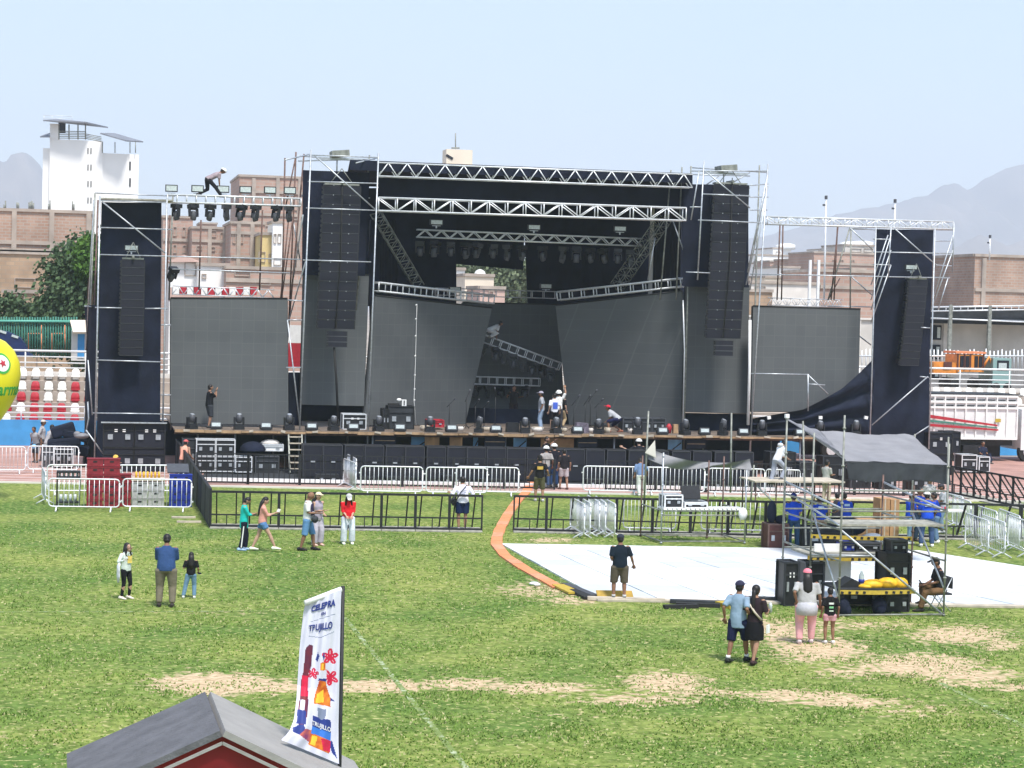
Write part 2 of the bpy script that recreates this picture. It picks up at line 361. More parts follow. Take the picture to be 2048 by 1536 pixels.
def truss(name, label, A, B, h, d, n, group=None, style='zig', mt='alu', r=.03, up=V((0, 0, 1)), cat='truss'):
    """box truss from A to B (front lower chord line); h high, d deep"""
    A, B = V(A), V(B); ax = (B-A).normalized(); bk = up.cross(ax).normalized()*d; u = ax.cross(bk).normalized()*(-h)
    if u.dot(up) < 0: u = -u
    if bk.y < 0: bk = -bk
    t = thing(name, label, cat, A, group=group)
    for o in (V((0, 0, 0)), u, bk, u+bk): M().tube(A+o, B+o, r).build('chord', mt, t)
    m = M(); L = (B-A)/n
    if style == 'ladder':
        for o in (V((0, 0, 0)), u): m.tube(A+o, B+o, r*.5, 4)
    for i in range(n+1):
        p = A+L*i
        if style in ('box', 'ladder'):
            for o in (V((0, 0, 0)), bk): m.tube(p+o, p+o+u, r*.7, 5)
            for o in (V((0, 0, 0)), u): m.tube(p+o, p+o+bk, r*.6, 5)
        if i < n:
            q = p+L
            for o in (V((0, 0, 0)), bk):
                if style == 'zig': m.tube(p+o, p+o+L*.5+u, r*.75, 5); m.tube(p+o+L*.5+u, q+o, r*.75, 5)
                if style == 'box':
                    if i % 2: m.tube(p+o, q+o+u, r*.7, 5)
                    else: m.tube(p+o+u, q+o, r*.7, 5)
            if style == 'zig': m.tube(p, p+L*.5+bk, r*.6, 5); m.tube(p+L*.5+bk, q, r*.6, 5); m.tube(p+u, p+L*.5+bk+u, r*.6, 5); m.tube(p+L*.5+bk+u, q+u, r*.6, 5)
    m.build('lattice', mt, t)
    return t

# --- deck
def deck():
    t = thing('stage_deck', 'long wooden stage deck on steel legs below the hanging screens', 'stage', (4, 85, 0))
    X0, X1, Y0, Y1 = 3.7, 33.6, 85.0, 98.0
    g = M()
    for i in range(24):
        a = X0+(X1-X0)*i/24; b = X0+(X1-X0)*(i+1)/24-.02
        g.box(((a+b)/2, (Y0+Y1)/2, DECK-.02-random.random()*.01), (b-a, Y1-Y0, .05))
    g.build('deck_boards', mat('deck_boards', (.16, .125, .10), .9, nz=.4, ns=1.5), t)
    g = M(); random.seed(5); x = X0
    while x < X1:
        l = random.uniform(.7, 1.6); g.box((x+l/2, Y0-.03+random.uniform(-.02, .02), DECK-.06+random.uniform(-.025, .02)), (l-.02, .05, random.uniform(.07, .12)), ry=random.uniform(-.01, .01)); x += l
    g.build('edge_boards', 'wood', t)
    g = M()
    for (x, y, wd) in ((100, 0, 0),): pass
    for x in [i*1.35+4.2 for i in range(22)]:
        g.box((x, Y0-.09, DECK-.02), (random.uniform(.12, .3), .06, random.uniform(.06, .1)), ry=random.uniform(-.3, .3))
    g.build('edge_blocks', 'pale_wood', t)
    for x in (470, 610, 745, 1010, 1228, 1462, 1600): p = P(x, 900, Y=85.35); M().tube((p.x, 85.35, 0), (p.x, 85.35, DECK-.13), .04).build('leg', 'steel', t)
    for i in range(9): p = 5+i*3.4; M().tube((p, 91, 0), (p, 91, DECK-.13), .04).build('leg', 'dull_steel', t)
    M().box(((X0+X1)/2, 85.4, DECK-.16), (X1-X0, .08, .1)).build('front_beam', 'rusty_steel', t)
deck()
# black skirt hung far under the deck, open in places
t = M().box((18.4, 93.4, .83), (30.2, .05, 1.6)).build('stage_skirt', 'black_cloth'); tag(t, 'black cloth skirt hanging under the stage behind the subwoofers', 'drape')

# --- black drapes round and above the stage
def cloth(name, pts, thick, label, nu=40, nv=18, amp=.085, mt='black_cloth', fold=1.6, cat='drape'):
    """hanging cloth between four corners (tl, tr, br, bl) with vertical folds"""
    tl, tr, br, bl = [V(p) for p in pts]; nrm = (tr-tl).cross(bl-tl).normalized(); vs = []; L = (tr-tl).length
    for j in range(nv+1):
        for i in range(nu+1):
            u, v_ = i/nu, j/nv; p = tl.lerp(tr, u).lerp(bl.lerp(br, u), v_)
            f = math.sin(u*L*fold*2+math.sin(v_*3)*1.2)*amp+noise.noise(V((u*L*.5, v_*2, 3)))*amp*1.2
            vs.append(p+nrm*f)
    n = len(vs); g = M(); F = [(j*(nu+1)+i, j*(nu+1)+i+1, (j+1)*(nu+1)+i+1, (j+1)*(nu+1)+i) for j in range(nv) for i in range(nu)]
    g.add(vs, F, 0, True); g.add([q+nrm*-thick for q in vs], [f[::-1] for f in F], 0, True)
    o = g.build(name, mt, None, pts[3]); tag(o, label, cat)
    return o
YB = 97.5
def c4(x0, y0, x1, y1, x2, y2, x3, y3, Y): return [P(x0, y0, Y=Y), P(x1, y1, Y=Y), P(x2, y2, Y=Y), P(x3, y3, Y=Y)]
cloth('backdrop', c4(700, 375, 912, 380, 912, 615, 700, 612, YB), .03, 'black backdrop cloth left of the gap behind the stage')
cloth('backdrop', c4(905, 380, 1052, 385, 1046, 540, 912, 528, YB+.15), .03, 'black backdrop cloth above the gap that shows houses behind', nv=8)
cloth('backdrop', c4(1046, 385, 1175, 388, 1175, 640, 1056, 612, YB), .03, 'black backdrop cloth just right of the gap behind the stage')
cloth('backdrop', c4(1170, 388, 1372, 392, 1372, 640, 1170, 640, YB-.3), .03, 'wide black backdrop cloth at the right end of the stage back wall', nu=30)
# roof: dark canopy rising over the front truss
r0, r1 = P(700, 325, Y=86.4), P(1385, 352, Y=86.4); r2, r3 = P(1385, 388, Y=YB), P(690, 372, Y=YB)
g = M(); g.slab([r0, r1, r2, r3], .12); g.slab([r0+V((0, -.02, 0)), r1+V((0, -.02, 0)), r1+V((0, -.02, -.32)), r0+V((0, -.02, -.32))], .03)
t = thing('stage_roof', 'dark canopy roof over the stage with black front band', 'roof', r3)
g.build('roof_sheet', 'black_cloth', t)
g = M(); g.slab([P(757, 354, Y=88.2), P(1375, 378, Y=88.2), P(1375, 418, Y=88.2), P(757, 400, Y=88.2)], .04); g.build('upper_curtain', 'black_cloth', t)
# side curtains of the stage opening
cloth('side_curtain', [P(742, 440, Y=88.5), P(790, 440, Y=96), P(790, 640, Y=96), P(742, 800, Y=88.5)], .03, 'black side curtain behind the left speaker tower', fold=3)
cloth('side_curtain', [P(1305, 395, Y=96), P(1365, 380, Y=89), P(1365, 830, Y=89), P(1300, 640, Y=96)], .03, 'black side curtain hanging beside the right speaker tower', fold=3)

# --- trusses
truss('roof_truss', 'long zigzag aluminium truss at the very front edge of the stage roof', P(757, 352, Y=86), P(1385, 375, Y=86), .58, .5, 17, style='zig', r=.034)
truss('main_truss', 'heavy box truss with square bays spanning the stage between both towers', P(757, 421, Y=85.4), P(1372, 441, Y=85.4), .56, .55, 17, style='box', r=.038)
truss('inner_truss', 'dim truss under the roof seen behind the upper front trusses', P(757, 388, Y=93), P(1370, 408, Y=93), .5, .4, 17, style='zig', mt='dull_steel', r=.02)
truss('lighting_truss', 'long truss above centre stage carrying a row of stage lights', P(835, 474, Y=90), P(1283, 492, Y=90), .34, .4, 14, style='zig', r=.036)
truss('corner_truss', 'truss slanting down to the right from the left speaker tower', P(748, 437, Y=88.6), P(832, 580, Y=90.5), .45, .5, 10, style='zig', r=.026, up=V((1, 0, .6)).normalized(), mt='dull_steel')
truss('corner_truss', 'truss slanting down to the left from the right speaker tower', P(1330, 440, Y=88.6), P(1232, 580, Y=90.5), .45, .5, 10, style='zig', r=.026, up=V((1, 0, .6)).normalized(), mt='dull_steel')
truss('screen_truss', 'white truss along the top edge of the left tilted screen', P(757, 582, Y=88.4), P(988, 607, Y=91.9), .38, .4, 10, style='ladder', r=.045)
truss('screen_truss', 'white truss along the top edge of the right tilted screen', P(1115, 600, Y=91.9), P(1362, 573, Y=88.4), .38, .4, 10, style='ladder', r=.045)
truss('screen_truss', 'dull truss above the back screen at centre stage', P(872, 590, Y=96.4), P(1112, 597, Y=96.4), .34, .3, 10, style='ladder', r=.026)
TT = truss('lighting_truss', 'tilted truss lying across the gap between the two slanted screens', P(966, 684, Y=94), P(1118, 740, Y=94), .36, .4, 9, style='ladder', r=.034)
truss('lighting_truss', 'low level truss with greenish tubes at the back of the stage', P(944, 768, Y=95.5), P(1080, 772, Y=95.5), .36, .35, 8, style='ladder', r=.034)
truss('wing_truss', 'short truss behind the far left screen top', P(345, 588, Y=89), P(548, 596, Y=89), .36, .35, 9, style='zig', r=.022)
truss('wing_truss', 'short truss standing above the far right screen', P(1540, 610, Y=89), P(1686, 614, Y=89), .34, .35, 8, style='zig', r=.022)
truss('wing_truss', 'bridge truss from the left scaffold tower carrying floodlights', P(335, 404, Y=86), P(602, 412, Y=86), .32, .5, 14, style='ladder', r=.034)
truss('wing_truss', 'bridge truss from the stage to the far right scaffold tower', P(1535, 448, Y=86.5), P(1906, 458, Y=86.5), .34, .5, 17, style='box', r=.03)

# --- LED screens
def screen(label, q, thick=.12, mt='led', hang=None):
    q = [V(p) for p in q]; o_ = V((0, 0, HC)); nn = (q[1]-q[0]).cross(q[3]-q[0]); d_ = q[2]-o_; q[2] = o_+d_*((q[0]-o_).dot(nn)/d_.dot(nn))   # keep the panel flat
    t = thing('led_screen', label, 'screen', q[3])
    M().slab(q, thick).build('screen_face', mt, t)
    c = [V(p) for p in q]; n = (c[1]-c[0]).cross(c[2]-c[1]).normalized(); g = M()
    off = n*(thick+.04)
    for i in range(4): g.tube(c[i]+off, c[(i+1) % 4]+off, .03, 5)
    for i in range(1, 5): g.tube(c[0].lerp(c[1], i/5)+off, c[3].lerp(c[2], i/5)+off, .025, 5)
    g.build('back_frame', 'black_paint', t)
    M().tube(c[0]+V((0, 0, .03)), c[1]+V((0, 0, .03)), .035, 6).build('top_bar', 'black_paint', t)
    return t
def q4(x0, y0, x1, y1, x2, y2, x3, y3, Ya, Yb): return [P(x0, y0, Y=Ya), P(x1, y1, Y=Yb), P(x2, y2, Y=Yb), P(x3, y3, Y=Ya)]
screen('large grey screen standing at the far left of the stage', q4(341, 597, 575, 598, 577, 850, 341, 846, 87.2, 87.2))
screen('narrow grey screen behind the left hanging speaker column', q4(607, 548, 738, 551, 728, 812, 600, 809, 88.3, 88.3))
screen('grey screen tilted inwards left of centre stage', q4(750, 592, 984, 617, 930, 850, 728, 850, 88.4, 91.9))
screen('grey screen tilted inwards right of centre stage', q4(1111, 612, 1364, 583, 1366, 853, 1138, 850, 91.9, 88.4))
screen('darker grey screen at the back of the stage between the tilted ones', q4(925, 606, 1118, 610, 1130, 850, 915, 850, 96.3, 96.3))
screen('narrow grey screen behind the right hanging speaker column', q4(1372, 572, 1499, 573, 1495, 827, 1366, 823, 88.3, 88.3))
screen('large grey screen standing at the far right of the stage', q4(1506, 613, 1721, 619, 1716, 824, 1503, 823, 87.2, 87.2))

# --- scaffold towers
def tower(label, segs, Yf, Yb, base=(0, 0)):
    """segs: (kind, x0, y0, x1, y1, plane) plane f/b/s (side runs front to back)"""
    t = thing('scaffold_tower', label, 'scaffold', P(*base, Y=Yf))
    for k, x0, y0, x1, y1, pl in segs:
        Y0, Y1 = (Yf, Yf) if pl == 'f' else (Yb, Yb) if pl == 'b' else (Yf, Yb)
        mt = 'steel' if pl == 'f' or k != 'upright' else 'dull_steel'
        if len(k) > 5 and k.endswith('_rusty'): k = k[:-6]; mt = 'rusty_steel'
        pipe(k, t, x0, y0, x1, y1, Y0, Y1, .036 if k == 'upright' else .03, mt)
    return t
U, Lg, B_ = 'upright', 'ledger', 'brace'
tl = tower('tall scaffold tower holding the left hanging speaker column', [
 (U, 596, 938, 622, 300, 'f'), (U, 733, 940, 757, 306, 'f'), (U+'_rusty', 573, 700, 608, 308, 'b'), (U, 712, 620, 739, 310, 'b'), (U+'_rusty', 563, 640, 570, 316, 'b'), (U+'_rusty', 578, 640, 592, 304, 'b'),
 (Lg, 618, 310, 757, 315, 'f'), (Lg, 600, 312, 740, 322, 'b'), (Lg, 616, 363, 757, 367, 'f'), (Lg, 612, 416, 757, 421, 'f'), (Lg, 606, 520, 742, 524, 'f'), (Lg, 570, 320, 622, 308, 's'), (Lg, 712, 326, 757, 315, 's'),
 (Lg, 596, 322, 750, 318, 'b'), (Lg, 600, 392, 740, 396, 'b'), (B_, 628, 310, 757, 425, 'f'), (B_+'_rusty', 570, 420, 592, 310, 'b'), (B_+'_rusty', 588, 420, 560, 620, 'b'), (B_, 606, 430, 586, 560, 's'), (B_, 612, 520, 578, 640, 's'),
 (B_, 575, 640, 600, 850, 'f'), (Lg, 575, 640, 604, 640, 'f'), (Lg, 572, 735, 602, 735, 'f'), (Lg, 575, 600, 606, 602, 'f')], 85.6, 88.0, (596, 938))
tr = tower('tall scaffold tower holding the right hanging speaker column', [
 (U, 1366, 945, 1382, 332, 'b'), (U, 1500, 945, 1519, 330, 'b'), (U, 1395, 560, 1408, 322, 'f'), (U, 1497, 945, 1536, 328, 'f'), (U, 1352, 600, 1364, 334, 'b'), (U, 1320, 600, 1342, 340, 'b'),
 (Lg, 1382, 342, 1536, 342, 'f'), (Lg, 1350, 348, 1500, 352, 'b'), (Lg, 1404, 388, 1500, 392, 'f'), (Lg, 1396, 440, 1536, 446, 'f'), (Lg, 1404, 368, 1408, 368, 'f'), (Lg, 1380, 372, 1500, 376, 'b'), (Lg, 1372, 544, 1420, 546, 'f'), (Lg, 1380, 414, 1404, 414, 'f'),
 (Lg, 1500, 371, 1536, 368, 's'), (Lg, 1500, 394, 1536, 394, 's'), (Lg, 1500, 420, 1534, 420, 's'), (B_, 1410, 342, 1500, 416, 'f'), (B_, 1536, 345, 1495, 545, 'f'), (B_, 1536, 372, 1492, 570, 'f'), (B_, 1532, 395, 1500, 580, 'f'), (B_, 1536, 352, 1508, 490, 'b'),
 (B_, 1398, 342, 1382, 440, 'f'), (B_, 1408, 350, 1386, 560, 'b'), (B_, 1345, 440, 1374, 520, 'b'), (B_, 1310, 475, 1296, 560, 'b'), (Lg, 1380, 335, 1536, 345, 'b'), (B_, 1460, 368, 1500, 345, 'b'), (B_, 1412, 370, 1440, 350, 'b')], 85.6, 88.0, (1497, 945))
tll = tower('scaffold tower wrapped in black cloth at the far left', [
 (U, 189, 938, 200, 392, 'f'), (U, 324, 940, 334, 395, 'f'), (U, 168, 930, 190, 386, 'b'), (U+'_rusty', 178, 930, 196, 400, 'b'), (U, 338, 600, 346, 388, 'b'), (U+'_rusty', 330, 600, 340, 430, 'b'),
 (Lg, 190, 386, 350, 392, 'b'), (Lg, 198, 401, 335, 405, 'f'), (Lg, 198, 455, 345, 459, 'f'), (Lg, 196, 509, 602, 519, 'f'), (Lg, 345, 538, 580, 546, 'f'), (Lg, 190, 615, 243, 616, 'f'), (Lg, 290, 617, 336, 617, 'f'), (Lg, 192, 720, 322, 724, 'f'), (Lg, 184, 826, 325, 828, 'f'),
 (B_, 204, 403, 333, 508, 'f'), (B_, 188, 400, 172, 700, 's'), (B_, 176, 720, 185, 830, 'f'), (B_, 172, 860, 214, 918, 'f'), (Lg, 170, 612, 192, 615, 's'), (Lg, 322, 790, 342, 790, 'f'), (Lg, 316, 828, 342, 830, 'f'), (U, 342, 640, 342, 860, 'b'), (Lg, 322, 650, 342, 650, 'f'),
 (U+'_rusty', 398, 580, 402, 440, 'b'), (U+'_rusty', 519, 580, 525, 420, 'b'), (B_+'_rusty', 561, 600, 577, 440, 'b'), (B_, 586, 440, 600, 520, 'b')], 85.6, 88.4, (189, 938))
trr = tower('scaffold tower wrapped in black cloth at the far right', [
 (U, 1738, 945, 1752, 455, 'f'), (U, 1856, 950, 1870, 458, 'f'), (U, 1776, 555, 1782, 455, 'f'), (U, 1700, 640, 1702, 455, 'b'), (U, 1905, 545, 1908, 445, 'f'), (U, 1656, 600, 1700, 455, 'b'),
 (Lg, 1700, 458, 1908, 460, 'b'), (Lg, 1746, 478, 1782, 479, 'f'), (Lg, 1746, 504, 1906, 507, 'f'), (Lg, 1746, 529, 1782, 530, 'f'), (Lg, 1500, 548, 1900, 556, 'f'), (Lg, 1870, 482, 1906, 482, 's'), (Lg, 1870, 530, 1906, 532, 's'),
 (B_, 1788, 456, 1872, 530, 'f'), (B_, 1866, 460, 1782, 526, 'b'), (B_, 1700, 456, 1746, 500, 'f'), (B_, 1701, 552, 1744, 590, 'b'), (B_, 1906, 470, 1865, 600, 'f'), (B_, 1906, 500, 1862, 620, 'f'), (B_, 1896, 556, 1876, 620, 'f'),
 (B_, 1782, 470, 1742, 600, 'f'), (B_, 1782, 500, 1742, 620, 'f'), (B_, 1782, 530, 1742, 645, 'f'), (B_, 1776, 470, 1742, 570, 'f'), (B_, 1744, 850, 1856, 753, 'f'), (Lg, 1840, 753, 1858, 755, 'f'), (Lg, 1842, 655, 1860, 656, 'f'), (B_, 1822, 875, 1858, 852, 'f'), (Lg, 1655, 612, 1742, 614, 'b'), (Lg, 1700, 455, 1752, 460, 's'),
 (B_, 1716, 670, 1742, 690, 'b'), (U, 1616, 822, 1616, 748, 'f'), (Lg, 1502, 747, 1616, 749, 'f'), (B_, 1616, 750, 1656, 788, 'f'), (Lg, 1616, 768, 1650, 770, 'f'), (B_+'_rusty', 1656, 600, 1680, 556, 'b'), (U+'_rusty', 1554, 600, 1560, 448, 'b'), (U+'_rusty', 1563, 600, 1566, 448, 'b'), (U+'_rusty', 1662, 600, 1676, 452, 'b'), (U+'_rusty', 1668, 600, 1675, 452, 'b')], 85.6, 88.2, (1738, 945))
cloth('tower_drape', c4(606, 340, 740, 345, 730, 552, 604, 550, 87.6), .03, 'black cloth on the front of the tall left scaffold tower', fold=1.2)
cloth('tower_drape', c4(1368, 368, 1498, 370, 1497, 575, 1366, 573, 87.6), .03, 'black cloth on the front of the tall right scaffold tower', fold=1.2)
cloth('tower_drape', c4(203, 404, 323, 406, 320, 935, 192, 933, 86.6), .03, 'black cloth covering the far left scaffold tower', fold=1.2, nv=24)
cloth('tower_drape', [P(170, 610, Y=88.4), P(192, 610, Y=86.7), P(190, 935, Y=86.7), P(166, 925, Y=88.6)], .03, 'narrow dark side cloth at the left edge of the far left tower', nu=8, fold=2)
cloth('tower_drape', c4(1752, 458, 1867, 460, 1856, 945, 1742, 940, 86.6), .03, 'black cloth covering the far right scaffold tower', fold=1.2, nv=24)
cloth('tower_drape', c4(602, 808, 1372, 826, 1372, 850, 602, 850, 92.5), .03, 'low black cloth behind the equipment along the stage deck', nu=60, nv=3)
cloth('tower_drape', c4(1366, 826, 1502, 828, 1500, 870, 1366, 868, 88.9), .03, 'black cloth under the narrow right screen', nv=3)
cloth('tower_drape', c4(577, 745, 603, 745, 603, 862, 577, 862, 88.9), .03, 'narrow black cloth between the two left screens', nu=6, nv=4)
# swag of black cloth sweeping from the far right tower to the deck
sw = []
nu, nv = 40, 12
for j in range(nv+1):
    for i in range(nu+1):
        u, v_ = i/nu, j/nv
        tx = 1750-u*250; kn = ((0, 715), (.14, 750), (.26, 777), (.42, 800), (.57, 819), (1, 838))
        ty = next(a[1]+(b[1]-a[1])*(u-a[0])/(b[0]-a[0]) for a, b in zip(kn, kn[1:]) if u <= b[0]+1e-9)
        bx = 1745-u*245; by = 878
        y = ty+(by-ty)*v_; x = tx+(bx-tx)*v_
        p = P(x, y, Y=86.0+.32*math.sin(v_*19+u*7+1.5*math.sin(u*5))*(1-.3*v_)*.8)
        sw.append(p)
g = M(); F = [(j*(nu+1)+i, j*(nu+1)+i+1, (j+1)*(nu+1)+i+1, (j+1)*(nu+1)+i) for j in range(nv) for i in range(nu)]
g.add(sw, F, 0, True); g.add([p+V((0, .02, 0)) for p in sw], [f[::-1] for f in F], 0, True)
tag(g.build('swag_cloth', 'black_cloth', None, P(1745, 878, Y=86)), 'black cloth sagging from the far right tower down to the stage edge', 'drape')

# planks on top of towers
for a, lab in (((300, 0), 0),): pass
g = M(); g.bar(P(200, 398, Y=86.2), P(345, 402, Y=86.2), 1.2, .06); tag(g.build('scaffold_plank', 'plank', None, P(200, 398, Y=86.2)), 'grey plank on top of the far left tower', 'plank')
world(False)

# ================================================================ line arrays
def cabinet(parent, mtx, wd, h, d, split=True, name='cabinet'):
    g = M(); T_ = .12*h
    vs = [(-wd/2, -d/2, -h/2+.004), (wd/2, -d/2, -h/2+.004), (wd/2, -d/2, h/2-.004), (-wd/2, -d/2, h/2-.004), (-wd/2*.86, d/2, -h/2+T_), (wd/2*.86, d/2, -h/2+T_), (wd/2*.86, d/2, h/2-T_), (-wd/2*.86, d/2, h/2-T_)]
    g.add([mtx @ V(q) for q in vs], [(0, 1, 2, 3), (5, 4, 7, 6), (1, 5, 6, 2), (4, 0, 3, 7), (3, 2, 6, 7), (4, 5, 1, 0)], 1)
    for sx in ((-1, 1) if split else (0,)):
        ww = wd*.44 if split else wd*.9; g.mbox(mtx @ Matrix.Translation((sx*wd*.25, -d/2-.012, 0)) @ Matrix.Diagonal((ww, .02, h*.86, 1)), 0)
        if split: g.mbox(mtx @ Matrix.Translation((sx*wd*.22, -d/2-.03, h*.5)) @ Matrix.Diagonal((.035, .02, .04, 1)), 2)
    g.mbox(mtx @ Matrix.Translation((0, -d/2-.014, -h/2+.008)) @ Matrix.Diagonal((wd*.95, .016, .016, 1)), 3)
    for k in (-.25, .25): g.mbox(mtx @ Matrix.Translation((-wd/2-.015, -d/2+.05, h*k)) @ Matrix.Diagonal((.05, .08, h*.28, 1)), 1)
    return g.build(name, ['speaker_face', 'black_plastic', 'steel', 'grey_plastic'], parent)
def line_array(label, xt, yt, xb, yb, wpx, n, Y, curve=.0, split=True, small=0, cable=None, group='hanging speaker columns'):
    top, bot = P(xt, yt, Y=Y), P(xb, yb, Y=Y); wd = wpx/FPX*Y*1.01; L = top.z-bot.z; h = L/n
    t = thing('line_array', label, 'speaker column', (top.x, Y, bot.z-.0), group=group)
    base = V((top.x, Y, bot.z))
    for i in range(n):
        f = (i+.5)/n; p = top.lerp(bot, f); a = -curve*(f**2); yy = -.0+curve*(f**3)*1.2
        mt = Matrix.Translation(p-base+V((0, yy, 0))) @ Matrix.Rotation(-a, 4, 'X')
        cabinet(t, mt, wd, h*.985, .55, split)
    z = top.z-base.z
    g = M(); g.box((0, 0, z+.06), (wd*.9, .5, .07)); g.box((0, 0, z+.14), (.1, .9, .1))
    for s in (-1, 1): g.tube((s*wd*.3, 0, z+.1), (0, 0, z+.75), .018)
    g.build('rigging_frame', 'dull_steel', t)
    if small:
        for i in range(small): cabinet(t, Matrix.Translation((bot.x-base.x+.08, .1, -.10-.24*(i+.5))), wd*.52, .22, .4, False, 'small_cabinet')
    if cable:
        g = M(); c0 = P(*cable[0], Y=Y-.02)-base; c1 = P(*cable[1], Y=Y+.3)-base
        g.path([c0, c0.lerp(c1, .4)+V((.02, 0, 0)), c1], .05); g.build('cable', 'rubber', t)
    if split:
        g = M(); g.path([top-base+V((-.02, -.36, .3)), V((0, -.38, z*.5)), bot-base+V((-.05, -.33, 0))], .022); g.build('centre_cable', 'rubber', t)
    return t
line_array('tall hanging speaker column on the left tower with small cabinets below', 683, 372, 671, 657, 76, 15, 86.3, .12, True, 3, ((668, 694), (677, 852)))
line_array('tall hanging speaker column on the right tower with small cabinets below', 1460, 370, 1444, 676, 76, 16, 86.3, .12, True, 3)
line_array('slim hanging speaker column on the far left tower', 266, 520, 262, 710, 46, 12, 85.9, .10, False)
line_array('slim hanging speaker column on the far right tower', 1832, 560, 1815, 730, 44, 12, 85.9, .10, False)

# ================================================================ lights
def flood_proto():
    t = thing('floodlight', 'floodlight', 'floodlight')
    g = M(); g.box((0, 0, .17), (.52, .12, .3)); g.build('housing', 'black_plastic', t)
    g = M(); g.box((0, -.066, .17), (.44, .02, .22)); g.build('lens', 'glass_pale', t)
    g = M(); g.box((0, 0, -.03), (.34, .04, .03)); g.box((0, 0, -.1), (.05, .05, .14)); g.build('bracket', 'steel', t)
    return t
flood = once(flood_proto)
wh = ('at the left end beside the scaffold tower', 'left of the bending worker', 'right of the bending worker', 'fourth from the left', 'fifth from the left', 'next to the tall tower')
for i, x in enumerate((343, 395, 446, 491, 540, 580)):
    p = P(x, 379+i*.9, Y=86.2); flood((p.x, 86.2, p.z-.12), random.uniform(-.1, .1), 'floodlight on the left bridge truss, '+wh[i], 'floodlights on the left bridge truss')
for (x, y, Y, lab) in ((263, 494, 86.1, 'floodlight above the far left speaker column'), (873, 443, 89, 'pale floodlight hanging under the main truss at left'), (1068, 453, 89, 'pale floodlight hanging under the main truss at centre'), (1240, 456, 89, 'pale floodlight hanging under the main truss at right'), (1092, 571, 95.8, 'pale floodlight above the back screen'), (910, 577, 95.8, 'floodlight at the left end of the back screen truss'), (1822, 533, 86.1, 'floodlight above the far right speaker column')):
    p = P(x, y, Y=Y); flood((p.x, Y, p.z-.17), 0, lab, 'pale floodlights round the stage', (1.15, 1, .8))
def moving_proto():
    t = thing('moving_head', 'moving head light', 'stage light')
    g = M(); g.box((0, 0, .09), (.42, .36, .18)); g.box((0, 0, .2), (.26, .24, .04)); g.build('base', 'black_plastic', t)
    g = M()
    for s in (-1, 1): g.box((s*.19, 0, .38), (.06, .16, .36))
    g.box((0, 0, .22), (.38, .16, .06)); g.build('yoke', 'black_plastic', t)
    g = M(); g.loft([((0, .02, .32), .10, .10), ((0, 0, .38), .14, .14), ((0, -.02, .52), .145, .145), ((0, -.05, .68), .125, .125), ((0, -.06, .70), .11, .11)], 12)
    h = g.build('head', 'grey_plastic', t)
    g = M(); g.loft([((0, -.062, .701), .095, .095), ((0, -.064, .706), .09, .09)], 12); g.build('lens', 'lens', h)
    return t
moving = once(moving_proto)
def hang(x, y, Y, rz, label, group, s=1.0, tilt=0.0):
    p = P(x, y, Y=Y); o = moving((p.x, Y, p.z), rz, label, group, (s, s, s)); o.rotation_euler = (math.pi+tilt, 0, rz); return o
names9 = ['first', 'second', 'third', 'fourth', 'fifth', 'sixth', 'seventh', 'eighth']
for i, x in enumerate((353, 386, 421, 453, 484, 512, 554, 578)):
    hang(x, 408+i*.6, 86.2, random.uniform(-1.5, 1.5), 'black moving light hanging under the left bridge truss, %s from the left' % names9[i], 'moving lights under the left bridge truss', .95, random.uniform(-.25, .25))
hang(349, 536, 86.0, .5, 'single moving light clamped to the far left tower', 'lone moving lights', .9, .5)
ord_ = ['first', 'second', 'third', 'fourth', 'fifth', 'sixth', 'seventh', 'eighth', 'ninth', 'tenth', 'eleventh', 'twelfth', 'thirteenth', 'fourteenth', 'fifteenth']
for i, x in enumerate((840, 868, 895, 922, 943, 970, 994, 1020, 1058, 1097, 1120, 1143, 1165, 1192, 1215)):
    hang(x+i*3.4, 482+i*1.3, 90.15, random.uniform(-1.2, 1.2), 'stage light under the centre lighting truss, %s from the left' % ord_[i], 'lights under the centre lighting truss', random.uniform(.8, 1.05), random.uniform(-.3, .3))
for i in range(8):
    x = 972+i*18.5; y = 688+i*7
    hang(x, y, 94.1, random.uniform(-1.5, 1.5), 'stage light under the tilted truss, %s from its upper end' % ord_[i], 'lights under the tilted truss', .9, random.uniform(-.4, .4))
for i, x in enumerate((955, 975, 1000, 1025, 1052)):
    hang(x, 772, 95.6, random.uniform(-1.5, 1.5), 'stage light under the low level truss, %s from the left' % ord_[i], 'lights under the low level truss', .85, random.uniform(-.4, .4))
# standing on the deck edge
for i, x in enumerate((383, 478, 578, 667, 757, 860, 958, 1050, 1112, 1198, 1275, 1370, 1446, 1524, 1640, 1712)):
    Y = 85.5; p = P(x, 850, Y=Y)
    moving((p.x, Y, DECK+.005), random.uniform(-.6, .6)+(1.4 if i in (6, 12) else 0), 'moving light standing on the front edge of the stage, %s from the left' % (ord_+['sixteenth'])[i], 'moving lights along the front of the stage', (1.0, 1.0, random.uniform(.85, 1.05)))
def strobe_proto():
    t = thing('strobe_light', 'strobe', 'stage light')
    g = M(); g.box((0, 0, .05), (.42, .3, .08)); g.box((.25, 0, .13), (.04, .2, .2)); g.box((-.25, 0, .13), (.04, .2, .2)); g.build('base', 'black_plastic', t)
    g = M(); g.box((0, 0, .2), (.44, .16, .24), rx=-.25); hd = g.build('housing', 'grey_plastic', t)
    g = M(); g.box((0, -.085, .215), (.36, .02, .15), rx=-.25); g.build('lens', 'glass_pale', hd)
    return t
strobe = once(strobe_proto)
for i, x in enumerate((432, 532, 623, 707, 800, 903, 992, 1155, 1325, 1409, 1487, 1600)):
    p = P(x, 850, Y=85.35); strobe((p.x, 85.35, DECK+.005), random.uniform(-.1, .1), 'low box light with pale lens on the stage edge, %s from the left' % ord_[i], 'box lights along the front of the stage')

# ================================================================ BACKGROUND (world coordinates)
world(True)
